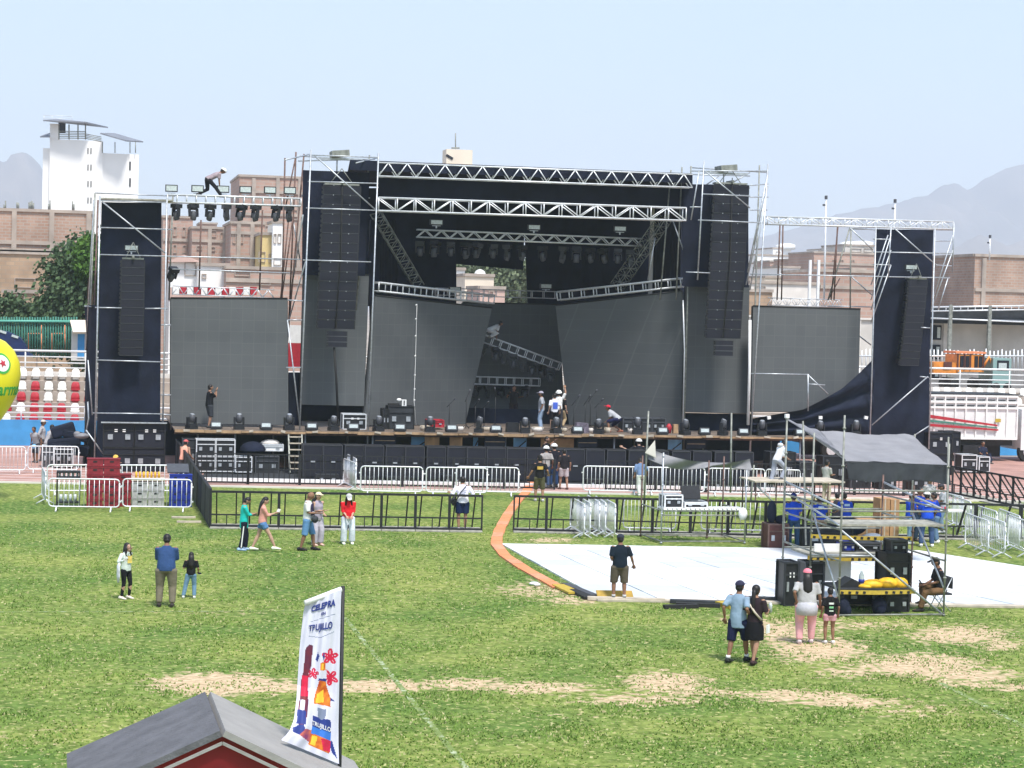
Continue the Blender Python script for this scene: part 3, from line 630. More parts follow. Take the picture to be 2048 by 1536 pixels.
# --- far hills
def hills(name, pts, Y, dep, seed):
    g = M(); top = []
    for i in range(len(pts)-1):
        n = max(1, int(abs(pts[i+1][0]-pts[i][0])/7))
        for k in range(n):
            f = k/n; x = pts[i][0]*(1-f)+pts[i+1][0]*f; y = pts[i][1]*(1-f)+pts[i+1][1]*f
            y += noise.noise(V((x*.03, seed, 0)))*6+noise.noise(V((x*.12, seed, 3)))*2.5
            top.append(P(x, y, Y=Y))
    rows = 22; vs = []
    for j in range(rows+1):
        v_ = j/rows
        for i, t in enumerate(top):
            h = max(t.z, 4)*(1-v_)**1.25; k = noise.fractal(V((i*.09, v_*5, seed)), 1, 2, 4)*h*.28*min(1, v_*6)
            vs.append((t.x, Y-dep*v_+noise.noise(V((i*.1, v_*3, seed+9)))*dep*.05, max(h+k, 0) if j < rows else -.5))
    n = len(top); b0 = len(vs)
    for t in top: vs.append((t.x, Y+dep*.8, -.5))
    F = [(j*n+i, j*n+i+1, (j+1)*n+i+1, (j+1)*n+i) for j in range(rows) for i in range(n-1)]+[(i, b0+i, b0+i+1, i+1) for i in range(n-1)]
    g.add(vs, F, 0, True)
    return tag(g.build(name, mat(name+'_rock', (.20, .16, .13), .95, col2=(.10, .085, .075), ns=.006)), kind='structure')
hills('hills', [(-300, 330), (-120, 296), (-20, 314), (5, 320), (12, 318), (25, 309), (45, 307), (62, 314), (80, 330), (105, 372), (140, 420), (200, 470), (330, 520), (480, 560)], 4200, 900, 1.3)
hills('hills', [(1180, 600), (1350, 540), (1500, 478), (1560, 462), (1640, 440), (1700, 424), (1760, 411), (1820, 399), (1856, 392), (1880, 370), (1910, 364), (1936, 376), (1962, 360), (2000, 342), (2048, 328), (2150, 296), (2400, 330)], 4600, 1000, 4.7)
hills('hills', [(1600, 610), (1750, 560), (1830, 520), (1900, 500), (1960, 470), (2010, 490), (2060, 478), (2200, 440)], 3300, 500, 8.1)

def bl(name, label, x0, y0, x1, Y, mt, dep=8.0, wins=(), parapet=True, y1=None, cat='building', group=None, bands=(), cols=()):
    a, b = P(x0, y0, Y=Y), P(x1, y0, Y=Y); zt = (a.z+b.z)/2; z0 = 0 if y1 is None else P((x0+x1)/2, y1, Y=Y).z
    t = thing(name, label, cat, (a.x, Y, z0), group=group)
    g = M(); g.box(((a.x+b.x)/2, Y+dep/2, (zt+z0)/2), (b.x-a.x, dep, zt-z0)); g.build('wall', mt, t)
    if parapet:
        g = M(); w = b.x-a.x; mx = (a.x+b.x)/2
        g.box((mx, Y-.02, zt+.1), (w+.1, .22, .22)); g.box((mx, Y+dep, zt+.1), (w+.1, .22, .22))
        for s in (a.x, b.x): g.box((s, Y+dep/2, zt+.103), (.23, dep-.25, .22))
        g.build('parapet', 'old_concrete', t)
    for k in bands:
        c = P((x0+x1)/2, k, Y=Y); M().box((c.x, Y-.03, c.z), (b.x-a.x, .2, .28)).build('floor_band', 'old_concrete', t)
    for k in cols:
        c = P(k, y0, Y=Y); M().box((c.x, Y-.04, (c.z+z0)/2), (.35, .2, c.z-z0-.02)).build('column', 'old_concrete', t)
    for (u0, v0, u1, v1) in wins:
        p, q = P(u0, v0, Y=Y), P(u1, v1, Y=Y); c = (p+q)/2; w, h = abs(q.x-p.x), abs(p.z-q.z)
        g = M()
        for s in (-1, 1): g.box((c.x+s*w/2, Y-.04, c.z), (.05, .14, h+.05)); g.box((c.x, Y-.043, c.z+s*h/2), (w-.05, .14, .05))
        f = g.build('window', 'old_concrete', t); M().box((c.x, Y-.01, c.z), (w, .06, h)).build('pane', 'window_dark', f)
    return t
# left: brick walls and the white tower
bl('brick_building', 'long bare brick wall with concrete columns at the far left', -160, 422, 186, 150, m_['brick'], 9, (), True, None, bands=(484,), cols=(-60, 29, 104, 178))
bl('brick_building', 'rough brown brick building beneath the long brick wall', -150, 502, 150, 143, m_['adobe'], 6, ((30, 556, 70, 575), (94, 560, 112, 574)), bands=(503,))
bl('small_house', 'small block house with one dark window behind the tree', 6, 586, 74, 128, m_['adobe'], 5, ((25, 590, 49, 602),))
# rebar stubs on top
g = M()
for x in (8, 34, 58, 64, 97, 145):
    for k in (0, 3): g.tube(P(x+k, 422, Y=150.5), P(x+k, random.uniform(400, 410), Y=150.5), .05, 4)
tag(g.build('rebar_stubs', 'dull_steel', None, P(8, 422, Y=150.5)), 'bent rebar ends sticking up from the long brick wall', 'rebar', kind='stuff')
t = thing('tower_block', 'tall white building with open roof terraces and narrow slit windows', 'building', P(86, 600, Y=260))
Yw = 260
def pbox(g, x0, y0, x1, y1, Ya, Yb): 
    a = P(x0, y0, Y=Ya); b = P(x1, y1, Y=Ya); return g.box(((a.x+b.x)/2, (Ya+Yb)/2, (a.z+b.z)/2), (abs(b.x-a.x), Yb-Ya, abs(a.z-b.z)))
g = M(); pbox(g, 86, 296, 112, 640, Yw+.6, Yw+9); pbox(g, 100, 278, 200, 640, Yw, Yw+9.5); pbox(g, 200, 306, 272, 640, Yw+.4, Yw+9); pbox(g, 100, 247, 118, 279, Yw, Yw+4); g.build('wall', 'white_wall', t)
for y in (296, 329, 362, 395):
    for x in (176, 182): M().box(P(x, y+6, Y=Yw-.02), (.12, .1, .75)).build('window', 'window_dark', t)
for y in (323, 356): M().box(P(260, y+9, Y=Yw+.38), (.2, .1, 1.1)).build('window', 'window_dark', t)
M().slab([P(86, 242, Y=Yw-2), P(172, 246, Y=Yw-2.5), P(216, 256, Y=Yw+5), P(112, 240, Y=Yw+7)], .15).build('terrace_roof', 'roof_grey', t)
M().slab([P(200, 268, Y=Yw-2), P(252, 283, Y=Yw-2.5), P(286, 285, Y=Yw+5), P(228, 268, Y=Yw+7)], .15).build('terrace_roof', 'roof_grey', t)
M().slab([P(80, 275, Y=Yw-1), P(100, 275, Y=Yw-1), P(100, 268, Y=Yw+4), P(92, 270, Y=Yw+4)], .15).build('terrace_roof', 'roof_grey', t)
M().box(P(124, 255, Y=Yw+3.5), (.9, .2, 1.3)).build('window', 'window_dark', t)
g = M()
for k in range(5):
    y = 262+k*3.4; g.tube(P(118, y+.5, Y=Yw), P(172, y+1, Y=Yw), .05, 4)
for x in (118, 138, 156, 171): g.tube(P(x, 249, Y=Yw), P(x, 279, Y=Yw), .08, 4)
g.build('terrace_railing', 'dull_steel', t)
g = M()
for k in range(4): g.tube(P(172, 268+k*3, Y=Yw), P(203, 274+k*3, Y=Yw), .05, 4)
for x in (205, 230, 260, 271): g.tube(P(x, 284, Y=Yw), P(x, 306, Y=Yw), .06, 4)
g.build('terrace_railing', 'dull_steel', t)
g = M(); g.tube(P(86, 230, Y=Yw+3), P(145, 233, Y=Yw+3), .04, 4); g.tube(P(86, 236, Y=Yw+3), P(145, 238, Y=Yw+3), .03, 4)
for x in (88, 104, 124, 144): g.tube(P(x, 231, Y=Yw+3), P(x, 244, Y=Yw+3), .03, 4)
g.build('roof_railing', 'alu', t)
# centre left: brick houses seen between the scaffolds
bl('brick_building', 'narrow brick building with two tall windows beside the left scaffold', 326, 436, 386, 190, m_['brick_far'], 10, ((347, 454, 353, 472), (365, 455, 371, 473), (347, 490, 353, 506), (366, 491, 372, 506)), bands=(480,))
bl('brick_building', 'lower brick building with dark square windows behind the bridge truss', 384, 458, 465, 185, m_['brick_far'], 10, ((421, 461, 432, 474), (441, 465, 447, 488), (421, 494, 430, 502), (394, 492, 404, 499), (441, 510, 446, 516)), bands=(482,), cols=(420, 450))
bl('brick_building', 'mid height brick building left of the tallest brick tower', 462, 448, 530, 178, m_['brick_far'], 10, ((466, 466, 471, 486), (480, 466, 486, 486), (505, 497, 512, 520)), bands=(466, 514), cols=(478, 505))
bl('brick_building', 'tallest brick building rising behind the left speaker tower', 479, 356, 640, 196, m_['brick_far'], 12, ((531, 452, 551, 480), (583, 420, 594, 440)), bands=(385, 430), cols=(508, 556, 600))
bl('yellow_house', 'narrow yellow house front below the tallest brick building', 522, 470, 548, 172, 'yellow_wall', 6, ((518, 504, 530, 524), (538, 508, 542, 524)))
bl('white_house', 'white balcony block on the corner of the brick tower', 546, 446, 566, 171, 'white_wall', 5, ((548, 468, 552, 486), (556, 468, 562, 486), (548, 516, 562, 530)))
bl('white_house', 'white house with dark window beside the far left tower', 340, 520, 396, 140, 'white_wall', 6, ((370, 525, 391, 551),), False)
t = M().slab([P(338, 522, Y=139.5), P(368, 509, Y=139.5), P(398, 522, Y=139.5), P(398, 524, Y=139.5), P(338, 524, Y=139.5)], 6).build('gable_roof', 'pink_wall', None, P(338, 522, Y=139.5)); tag(t, 'low pinkish gable roof on the white house', 'roof')
bl('white_house', 'low white house with pale roof right of the gabled one', 396, 532, 458, 138, 'white_wall', 6, ((404, 548, 412, 556),), True)
bl('brick_building', 'low brick wall of houses right behind the far left screen', 452, 540, 640, 136, m_['brick_far'], 6, ((470, 542, 500, 552), (520, 556, 540, 570)), bands=(562,))
bl('stand_canopy', 'low red and white striped stall roofs behind the far left screen', 340, 576, 440, 110, 'pink_wall', 2, (), False, 604)
g = M()
for i in range(12): g.mi_ = i % 2; a, b = P(345+i*14, 574, Y=108), P(357+i*14, 590, Y=108); g.box(((a.x+b.x)/2, 108, (a.z+b.z)/2), (b.x-a.x, 1.5, a.z-b.z), mi=i % 2)
tag(g.build('striped_awning', ['seat_white', 'seat_red'], None, P(345, 590, Y=108)), 'red and white striped awning above the far left screen', 'awning')
t = thing('hanging_banner', 'white and red banner in the gap between the two left screens', 'banner', P(590, 735, Y=99.5))
g = M(); pbox(g, 577, 650, 604, 686, 99.5, 99.56); g.build('white_field', 'white_plastic', t); g = M(); pbox(g, 577, 686, 604, 735, 99.5, 99.56); g.build('red_field', 'seat_red', t)
# church tower over the roof
t = thing('church_tower', 'cream square tower with antenna rising above the stage roof', 'tower', P(893, 600, Y=230))
g = M(); pbox(g, 893, 298, 938, 600, 230, 232.6); g.build('wall', 'cream_wall', t)
g = M(); g.tube(P(911, 298, Y=231), P(911, 266, Y=231), .07, 5); g.tube(P(903, 296, Y=231), P(919, 296, Y=231), .1, 5); g.build('antenna', 'dull_steel', t)
M().box(P(899, 314, Y=229.97), (.9, .1, .3), ry=.5).build('window', 'window_dark', t)
# gap in the back wall
bl('cream_house', 'cream house seen through the gap in the black backdrop', 930, 553, 988, 150, 'cream_wall', 6, (), True)
bl('brick_building', 'low brick house under the cream one in the backdrop gap', 960, 578, 1010, 140, 'pink_wall', 5, ((978, 582, 986, 590),), True)
bl('white_house', 'small white house at the left of the backdrop gap', 900, 540, 930, 160, 'white_wall', 6)
t = M().sph(P(960, 549, Y=151), (.45, .45, .4)).build('water_tank', 'white_plastic', None, P(956, 553, Y=151)); tag(t, 'round white water tank on the cream house', 'water tank')
# right cluster
RB = [
 ('white_house', 'white boxy house behind the right bridge truss', 1512, 512, 1600, 300, 'white_wall', ((1520, 520, 1526, 528), (1540, 522, 1548, 530)), ()),
 ('white_house', 'open white roof frame house with tank behind right truss', 1546, 498, 1582, 310, 'white_wall', ((1552, 503, 1560, 512),), ()),
 ('brick_building', 'wide pinkish brick building between truss and far right tower', 1628, 508, 1760, 230, 'brick_far', ((1665, 520, 1669, 530), (1682, 520, 1686, 530), (1704, 520, 1708, 530)), (528,)),
 ('brick_building', 'lower brick building left of the wide pinkish one', 1596, 520, 1640, 240, 'brick_far', (), (536,)),
 ('grey_house', 'grey concrete house with wide windows above the pinkish building', 1690, 492, 1748, 260, 'concrete', ((1703, 497, 1722, 504), (1728, 497, 1744, 504)), ()),
 ('white_house', 'pale house partly hidden by the right hanging column', 1560, 536, 1600, 210, 'white_wall', ((1570, 545, 1580, 550),), ()),
 ('flat_roof_house', 'long low house with grey roof slab above the far right screen', 1500, 568, 1640, 150, 'pale_concrete', ((1510, 572, 1530, 578),), ()),
 ('brick_building', 'low brick wall segment at the left of the far right screen', 1498, 584, 1545, 140, 'adobe', (), ()),
 ('brick_building', 'plain brick house directly behind the far right screen', 1640, 545, 1760, 150, 'brick_far', (), (575,)),
 ('white_house', 'white house seen right of the far right tower', 1868, 545, 1900, 240, 'white_wall', ((1880, 535, 1890, 542),), ()),
 ('grey_house', 'grey house with dark upper opening right of the far right tower', 1893, 536, 1950, 250, 'concrete', ((1895, 538, 1918, 548),), ()),
 ('brick_building', 'low red brick house right of the far right tower', 1868, 572, 1950, 170, 'brick_far', (), ()),
 ('brick_building', 'big brown brick building at the right edge of the photo', 1950, 516, 2160, 150, 'brick', (), (582,)),
]
for nm, lab, x0, y0, x1, Y, mt, wi, bd in RB: bl(nm, lab, x0, y0, x1, Y, m_[mt], 9, wi, True, None, bands=bd, cols=(1968,) if x0 == 1950 else ())
for i, (x, y, Y, rr, lab) in enumerate(((1571, 490, 311, 1.6, 'white water tank on the roof frame house'), (1700, 486, 262, 1.5, 'left round white tank on the grey concrete house'), (1722, 485, 262, 1.7, 'right round white tank on the grey concrete house'))):
    t = M().loft([(P(x, y+9, Y=Y), rr, rr), (P(x, y, Y=Y), rr, rr), (P(x, y-3, Y=Y), rr*.5, rr*.5)], 12).build('water_tank', 'white_plastic', None, P(x, y+9, Y=Y)); tag(t, lab, 'water tank')
for x, y0, y1, Y, lab in ((1652, 395, 600, 125, 'thin pale lamp pole left of the far right tower'), (1790, 402, 600, 125, 'thin lamp pole sticking up behind the far right tower'), (1980, 472, 520, 149, 'short lamp pole above the brown brick building')):
    t = thing('lamp_pole', lab, 'lamp pole', P(x-6 if x < 1900 else x, y1, Y=Y)); a = P(x, y0+6, Y=Y); M().tube(P(x-1 if x > 1900 else x-4, y1, Y=Y), a, .07, 6).build('pole', 'alu', t)
    g = M(); g.box(a+V((0, 0, .2)), (.13, .2, .24)); g.box(a+V((-.12, 0, -.3)), (.16, .15, .12)); g.build('lamp_head', 'grey_plastic', t)
for i, x in enumerate((1619, 1636)):
    tag(M().box(P(x if i else x, 575, Y=124), (.16, .16, 3.6)).build('white_post', 'white_paint', None, P(x, 600, Y=124)), 'thick white post behind the far right screen, %s one' % ('left', 'right')[i], 'post')

random.seed(31)
DIST = [(1514, 528, 30, 290, 'white_wall', 'small white block left of the right bridge hoist ropes'), (1540, 524, 26, 270, 'brick_far', 'small red brick block behind the right bridge truss, leftmost'), (1566, 518, 24, 330, 'pale_concrete', 'pale distant block beside the roof frame house'), (1584, 530, 26, 250, 'brick_far', 'stubby brick block right of the roof frame house'),
 (1604, 512, 22, 320, 'concrete', 'grey distant block above the stubby brick one'), (1610, 548, 40, 200, 'pink_wall', 'pinkish low block left of the thick white posts'), (1645, 500, 26, 300, 'white_wall', 'white distant block above the wide pinkish building'), (1670, 502, 20, 290, 'brick_far', 'tiny brick block left of the twin tank house'), (1530, 556, 50, 190, 'cream_wall', 'cream low block above the far right screen'), (1655, 558, 36, 175, 'yellow_wall', 'ochre low block behind the far right screen top'),
 (1702, 540, 30, 200, 'pink_wall', 'pinkish block just left of the far right tower'), (1880, 556, 26, 210, 'white_wall', 'white low block right of the far right tower'), (1912, 560, 34, 190, 'cream_wall', 'cream low block left of the brown brick building'), (1928, 550, 20, 230, 'brick_far', 'small brick block close to the brown brick building'), (355, 470, 30, 240, 'concrete', 'grey distant block behind the narrow brick building'), (400, 448, 34, 260, 'brick_far', 'far brick block above the lower brick building')]
for x, y, w_, Y, mt, lab in DIST: bl('distant_house', lab, x, y, x+w_, Y, m_[mt], 7, [(x+w_*.2, y+6, x+w_*.38, y+13), (x+w_*.6, y+6, x+w_*.78, y+13), (x+w_*.2, y+20, x+w_*.38, y+27)], True, None, group='small distant houses')
# --- concrete wall, steel carport
world(False)
p0 = P(1490, 700, Y=122)
t = thing('boundary_wall', 'high grey concrete wall with pilasters behind the white truck', 'wall', (p0.x, 122, 0))
hgt = P(1950, 645, Y=122).z
M().box((13, .15, hgt/2), (26, .3, hgt)).build('wall', 'concrete', t)
for i in range(9): M().box((1.5+i*3.05, -.05, hgt/2), (.35, .12, hgt-.02)).build('pilaster', 'pale_concrete', t)
M().box((13, .1, hgt+.06), (26.1, .5, .12)).build('coping', 'pale_concrete', t)
for (x, y) in ((1872, 665), (1870, 704), (1868, 742)):
    p = P(x, y, Y=122); f = M().box((p.x-p0.x, -.05, p.z), (.62, .2, .95)).build('window', 'window_dark', t); M().box((p.x-p0.x+.12, -.16, p.z), (.22, .03, .7)).build('pane', 'glass_pale', f)
pa = P(1862, 640, Y=119)
t = thing('carport', 'dark steel roof with pale truss edge above the concrete wall', 'roof', (pa.x, 119, 0))
zt = P(1950, 612, Y=119).z; zb = P(1950, 643, Y=119).z
g = M(); g.slab([V((0, 0, zb+.05)), V((9, 0, zb+.05)), V((9, 6, zb+.35)), V((0, 6, zb+.3))], .1); g.build('roof_sheet', 'roof_grey', t)
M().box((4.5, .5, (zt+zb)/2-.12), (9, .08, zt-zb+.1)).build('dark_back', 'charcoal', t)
g = M(); g.tube((0, 0, zt-.15), (9, 0, zt+.2), .06); g.tube((0, 0, zt-.4), (9, 0, zt-.05), .05); g.tube((0, 0, zb+.15), (9, 0, zb), .05)
for i in range(19): g.tube((i*.5, 0, zt-.4+i*.0195), (i*.5, 0, zt-.15+i*.0195), .035, 4)
g.build('edge_truss', 'alu', t)
for x in (1.3, 4.0, 6.7): M().box((x, 0, (zt)/2), (.22, .2, zt+.1)).build('column', 'dull_steel', t)
world(True)
# white bar fence at the right
t = thing('bar_fence', 'pale metal bar fence behind the seats at right', 'fence', P(1860, 745, Y=110))
g = M()
for i in range(46): x = 1700+i*8; g.tube(P(x, 745, Y=110), P(x, 700+random.uniform(-3, 3), Y=110), .035, 4)
g.build('bars', 'alu', t); g = M(); g.tube(P(1700, 712, Y=110), P(2070, 712, Y=110), .05, 5); g.build('rail', 'alu', t)

# --- green fence left
t = thing('bar_fence', 'green metal picket fence behind the red and white seats', 'fence', P(-60, 712, Y=110))
g = M()
for i in range(42): x = -60+i*5.2; g.tube(P(x, 714, Y=110), P(x, 634+random.uniform(-1, 1), Y=110), .045, 4)
g.build('bars', 'green_paint', t); M().tube(P(-60, 642, Y=109.9), P(152, 643, Y=109.9), .07, 5).build('rail', mat('green_rail', (.12, .42, .32), .5), t)
t = thing('ticket_booth', 'small pale booth with dark blue door behind far left scaffold', 'booth', P(160, 720, Y=108))
g = M(); pbox(g, 143, 662, 186, 722, 108, 110); g.build('wall', 'pale_concrete', t)
g = M(); g.slab([P(140, 640, Y=108), P(192, 640, Y=108), P(194, 664, Y=107.4), P(146, 664, Y=107.4)], .15); g.build('roof', 'cream_wall', t)
M().box(P(162, 690, Y=107.97), (.35, .06, 1.3)).build('door', 'blue_wall', t)
t = thing('blue_car', 'dark blue covered vehicle behind the yellow balloon', 'car', P(20, 712, Y=107))
pts = [(-60, 665), (-10, 660), (15, 664), (40, 676), (52, 692), (56, 706), (66, 712), (-60, 712)]
g = M(); g.slab([P(x, y, Y=107) for x, y in pts], 1.8); g.build('body', mat('blue_cover', (.01, .025, .10), .4, nz=.2, ns=2), t)
g = M()
for x, y in ((6, 664), (30, 673)): g.box(P(x, y, Y=106.97), (.35, .06, .12), ry=.3)
g.build('light_strip', 'glass_pale', t)
for k, (x0, x1, lab) in enumerate(((56, 82, 'orange pipe frame behind the green fence, left one'), (104, 130, 'orange pipe frame behind the green fence, right one'))):
    g = M(); g.path([P(x0, 700, Y=113), P(x0, 667, Y=113), P(x1, 667, Y=113), P(x1, 650, Y=113)], .05, 5); g.path([P(x1, 667, Y=113), P(x1+2, 700, Y=113)], .05, 5)
    tag(g.build('pipe_frame', 'orange_strip', None, P(x0, 700, Y=113)), lab, 'pipe frame')
world(False)

# --- grandstand
def grandstand():
    YB0 = 99.0
    t = thing('grandstand', 'low concrete stand with red and white plastic seats and blue front wall', 'grandstand', (20, YB0, 0))
    X0, X1 = -32, 45
    M().box(((X0+X1)/2, .15, .62), (X1-X0, .3, 1.24)).build('front_wall', 'blue_wall', t)
    st = M()
    for i in range(5): st.box(((X0+X1)/2, .9+i*.8+.5, .45+i*.25+.2), (X1-X0, .8+1.0, .9+i*.5-.0))
    g = M()
    for i in range(6):
        z = 1.0+i*.5 if i < 5 else 3.2; g.box(((X0+X1)/2, .3+i*.8+.4, z/2), (X1-X0, .8, z))
    g.build('steps', 'old_concrete', t)
    g = M(); g.box(((X0+X1)/2, 5.4, 1.7), (X1-X0, .2, 3.4)); g.build('back_wall', 'pale_concrete', t)
    for zz, yy, rr in ((4.45, 5.5, .06), (4.15, 5.5, .035), (3.85, 5.5, .035), (3.6, 5.5, .035), (1.9, .15, .045), (1.6, .15, .03), (1.38, .15, .03)):
        M().tube((X0, yy, zz), (X1, yy, zz), rr, 5).build('rail', 'white_paint', t)
    for i in range(27):
        x = X0+i*3; g = M(); g.tube((x, 5.5, 3.2), (x, 5.5, 4.5), .04, 5); g.tube((x, .15, 1.2), (x, .15, 1.95), .04, 5); g.build('rail_post', 'white_paint', t)
    def seat(red):
        g = M(); g.box((0, 0, .03), (.44, .4, .06)); g.loft([((0, .17, .02), .22, .03), ((0, .2, .2), .21, .03), ((0, .24, .34), .17, .028), ((0, .25, .40), .10, .02)], 10, xdir=(1, 0, 0)); g.box((0, -.02, -.06), (.3, .2, .12))
        return g
    pw = seat(0).build('seat', 'seat_white', t); pr = seat(1).build('seat', 'seat_red', t); used = {0: False, 1: False}
    PAT = ['WWWWWW', 'WRWWR', 'RRWWR', 'WRRRW', 'RRRRR']   # top row first, as read in the photo from x=45 to 150
    xs = [P(44+i*26.8, 760, Y=102).x for i in range(-4, 8)]
    n = 0
    for r in range(5):
        row = 4-r
        for c, x in enumerate(xs):
            ci = c-4; pat = PAT[r]; red = (pat[ci] == 'R') if 0 <= ci < len(pat) else (random.random() < .4)
            pro = pr if red else pw
            o = pro if not used[red] else pro.copy()
            if used[red]: COL.objects.link(o); o.parent = t
            used[red] = True; o.location = (x-20, .3+row*.8+.45, 1.0+row*.5+.09+(.12 if r == 0 else 0)); n += 1
    for r in (0, 1):
        for i in range(15):
            x = P(1868+i*22, 780, Y=102).x; row = 4-r; o = pw.copy(); COL.objects.link(o); o.parent = t; o.location = (x-20, .3+row*.8+.45, 1.0+row*.5+.05); n += 1
grandstand()

# --- excavator and vehicles beyond the seats at right
def vehicles():
    p = P(1940, 748, Y=108); b = V((p.x, 108, p.z))
    t = thing('excavator', 'orange excavator cab with railed windows behind the right seats', 'excavator', b)
    g = M(); g.box((0, .8, .62), (1.7, 1.6, 1.0)); g.box((-1.5, .8, .3), (1.5, 1.5, .7)); g.build('body', 'orange_machine', t)
    g = M(); g.box((0, .8, 1.24), (1.9, 1.7, .12)); g.build('cab_roof', 'orange_strip', t)
    for x in (-.55, -.2, .35, .62): M().box((x, -.03, .72), (.2, .06, .66)).build('window', 'window_dark', t)
    g = M()
    for x in (-.8, -.38, -.02, .8): g.box((x, -.05, .7), (.07, .06, .95))
    g.build('cab_frame', 'brown_box', t)
    M().box((-1.4, 0, .5), (.5, .06, .35)).build('grille', 'brown_box', t)
    g = M(); g.path([(.9, .3, .3), (1.3, .3, 1.0), (1.55, .3, .4)], .09, 5); g.build('arm', 'orange_machine', t)
    for s in (-.9, .9):
        M().loft([((s, 0, -.6), .3, .35), ((s, 1.7, -.6), .3, .35)], 12, xdir=(1, 0, 0)).build('track', 'rubber', t)
    p = P(2003, 750, Y=108)
    t = thing('green_van', 'pale green van parked right of the excavator', 'van', (p.x, 108, p.z-.9))
    g = M(); g.box((0, .9, 1.0), (1.15, 1.9, 1.75)); g.build('body', mat('pale_green', (.25, .38, .36), .5), t)
    M().box((.05, -.03, 1.45), (.75, .06, .6)).build('window', 'window_dark', t); M().box((.02, -.07, 1.4), (.5, .02, .4)).build('window', 'glass_pale', t)
    for s in (-.35, .35): M().loft([((s, -.1, .2), .25, .25), ((s, .1, .2), .25, .25)], 12, xdir=(1, 0, 0)).build('wheel', 'rubber', t)
vehicles()
def truck():
    p = P(1858, 790, Y=94.5); L = P(2035, 790, Y=94.5).x-p.x; x0 = -6.5
    t = thing('cargo_truck', 'white cargo truck with red and green stripes parked at right', 'truck', (p.x, 94.5, 0))
    zb, zt = P(1950, 878, Y=94.5).z, P(1950, 792, Y=94.5).z; H = zt-zb
    g = M(); g.box(((x0+L)/2, 1.2, (zb+zt)/2), (L-x0, 2.4, H*.98)); g.build('cargo_box', 'white_paint', t); M().box(((x0+L)/2, 1.2, zt+.07), (L-x0+.1, 2.5, .09)).build('top_rail', 'charcoal', t)
    g = M()
    n = 20
    for i in range(n+1): g.box((x0+(L-x0)*i/n, -.04, (zb+zt)/2), (.07, .08, H))
    for z in (zt, zt-.32, zt-.6, zb+.03): g.box(((x0+L)/2, -.045, z), (L-x0, .08, .10))
    g.build('side_ribs', 'white_plastic', t)
    for z in (zt-.16, zt-.46):
        g = M()
        for i in range(n): g.box((x0+(L-x0)*(i+.5)/n, -.012, z-.04), ((L-x0)/n*.72, .03, .06))
        g.build('side_slots', 'charcoal', t)
    def stripe(name, xa, ya, xb, yb, ha, hb, mt):
        a, b = P(xa, ya, Y=94.36)-V(t.location), P(xb, yb, Y=94.36)-V(t.location); g = M(); g.slab([a+V((0, 0, ha)), b+V((0, 0, hb)), b-V((0, 0, hb)), a-V((0, 0, ha))], .02); g.build(name, mt, t)
    stripe('red_stripe', 1700, 811, 1995, 851, .13, .045, 'seat_red'); stripe('green_stripe', 1700, 824, 1995, 856, .07, .03, 'green_paint'); stripe('red_stripe', 1700, 838, 1997, 860, .10, .04, 'seat_red')
    g = M(); a = P(1996, 841, Y=94.4)-V(t.location); g.box(a, (.3, .03, .18)); g.build('yellow_plate', 'tape_yellow', t)
    g = M(); g.box((x0/2+L/2, 1.2, zb-.2), (L-x0, 1.6, .3)); g.box((L-2.5, .3, zb-.55), (1.6, .6, .5)); g.box((1.2, .3, zb-.5), (1.5, .6, .45)); g.box(((x0+L)/2, 1.3, .62), (L-x0-.5, .1, .9)); g.build('chassis_and_shade_panel', 'black_paint', t)  # last box: black panel added as the shade beneath the truck
    g = M(); g.loft([((L+.2, 1.2, .9), 1.2, .01), ((L+.2, 1.2, .95), 1.2, .9)], 4)
    g = M(); g.box((L+1.25, 1.2, 1.65), (1.9, 2.3, 2.1)); g.box((L+1.9, 1.2, 1.3), (1.2, 2.2, 1.3)); cb = g.build('cab', 'white_paint', t)
    M().box((L+1.3, -.0, 2.1), (1.0, .06, .75)).build('window', 'window_dark', cb)
    for x in (L+.75, x0+1.4, x0+2.7, 2.2-.5):
        wv = M().loft([((x, .1, .5), .5, .5), ((x, .4, .5), .5, .5)], 18, xdir=(1, 0, 0)).build('wheel', 'rubber', t); M().loft([((x, .06, .5), .26, .26), ((x, .12, .5), .28, .28)], 14, xdir=(1, 0, 0)).build('rim', 'alu', wv)
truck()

# --- trees
def tree(name, label, x, Y, z0, blobs, nleaf, leaf, size=.16, trunk_h=3, group=None):
    """blobs: (dx, dy, z, rx, rz) in metres"""
    t = thing(name, label, 'tree', (x, Y, z0), group=group)
    g = M(); g.loft([((0, 0, 0), .25, .25), ((.1, 0, trunk_h*.6), .17, .17), ((0, 0, trunk_h), .12, .12)], 8)
    for b in blobs: g.loft([((0, 0, trunk_h*.7), .10, .10), ((b[0]*.5, b[1]*.5, trunk_h*.8+b[2]*.2), .07, .07), ((b[0], b[1], b[2]), .03, .03)], 6)
    g.build('trunk', 'trunk', t)
    g = M(); tot = sum(b[3]**2*b[4] for b in blobs)
    for b in blobs:
        k = int(nleaf*b[3]**2*b[4]/tot); cl = [(random.gauss(0, 1), random.gauss(0, 1), random.gauss(0, 1)) for _ in range(14)]
        for _ in range(k):
            c = random.choice(cl); q = V(c).normalized()*random.uniform(.45, 1)+V([random.gauss(0, .22) for _ in range(3)])
            p = V((b[0]+q.x*b[3], b[1]+q.y*b[3], b[2]+q.z*b[4])); a = V([random.gauss(0, 1) for _ in range(3)]).normalized(); s_ = size*random.uniform(.6, 1.5)
            u = a.orthogonal().normalized()*s_; w_ = a.cross(u)*.7
            i = len(g.v); g.v += [p-u, p+w_, p+u, p-w_]; g.f.append([i, i+1, i+2, i+3]); g.mi.append(0); g.sm.append(False)
    g.build('crown', leaf, t)
    return t
px = P(150, 640, Y=118)
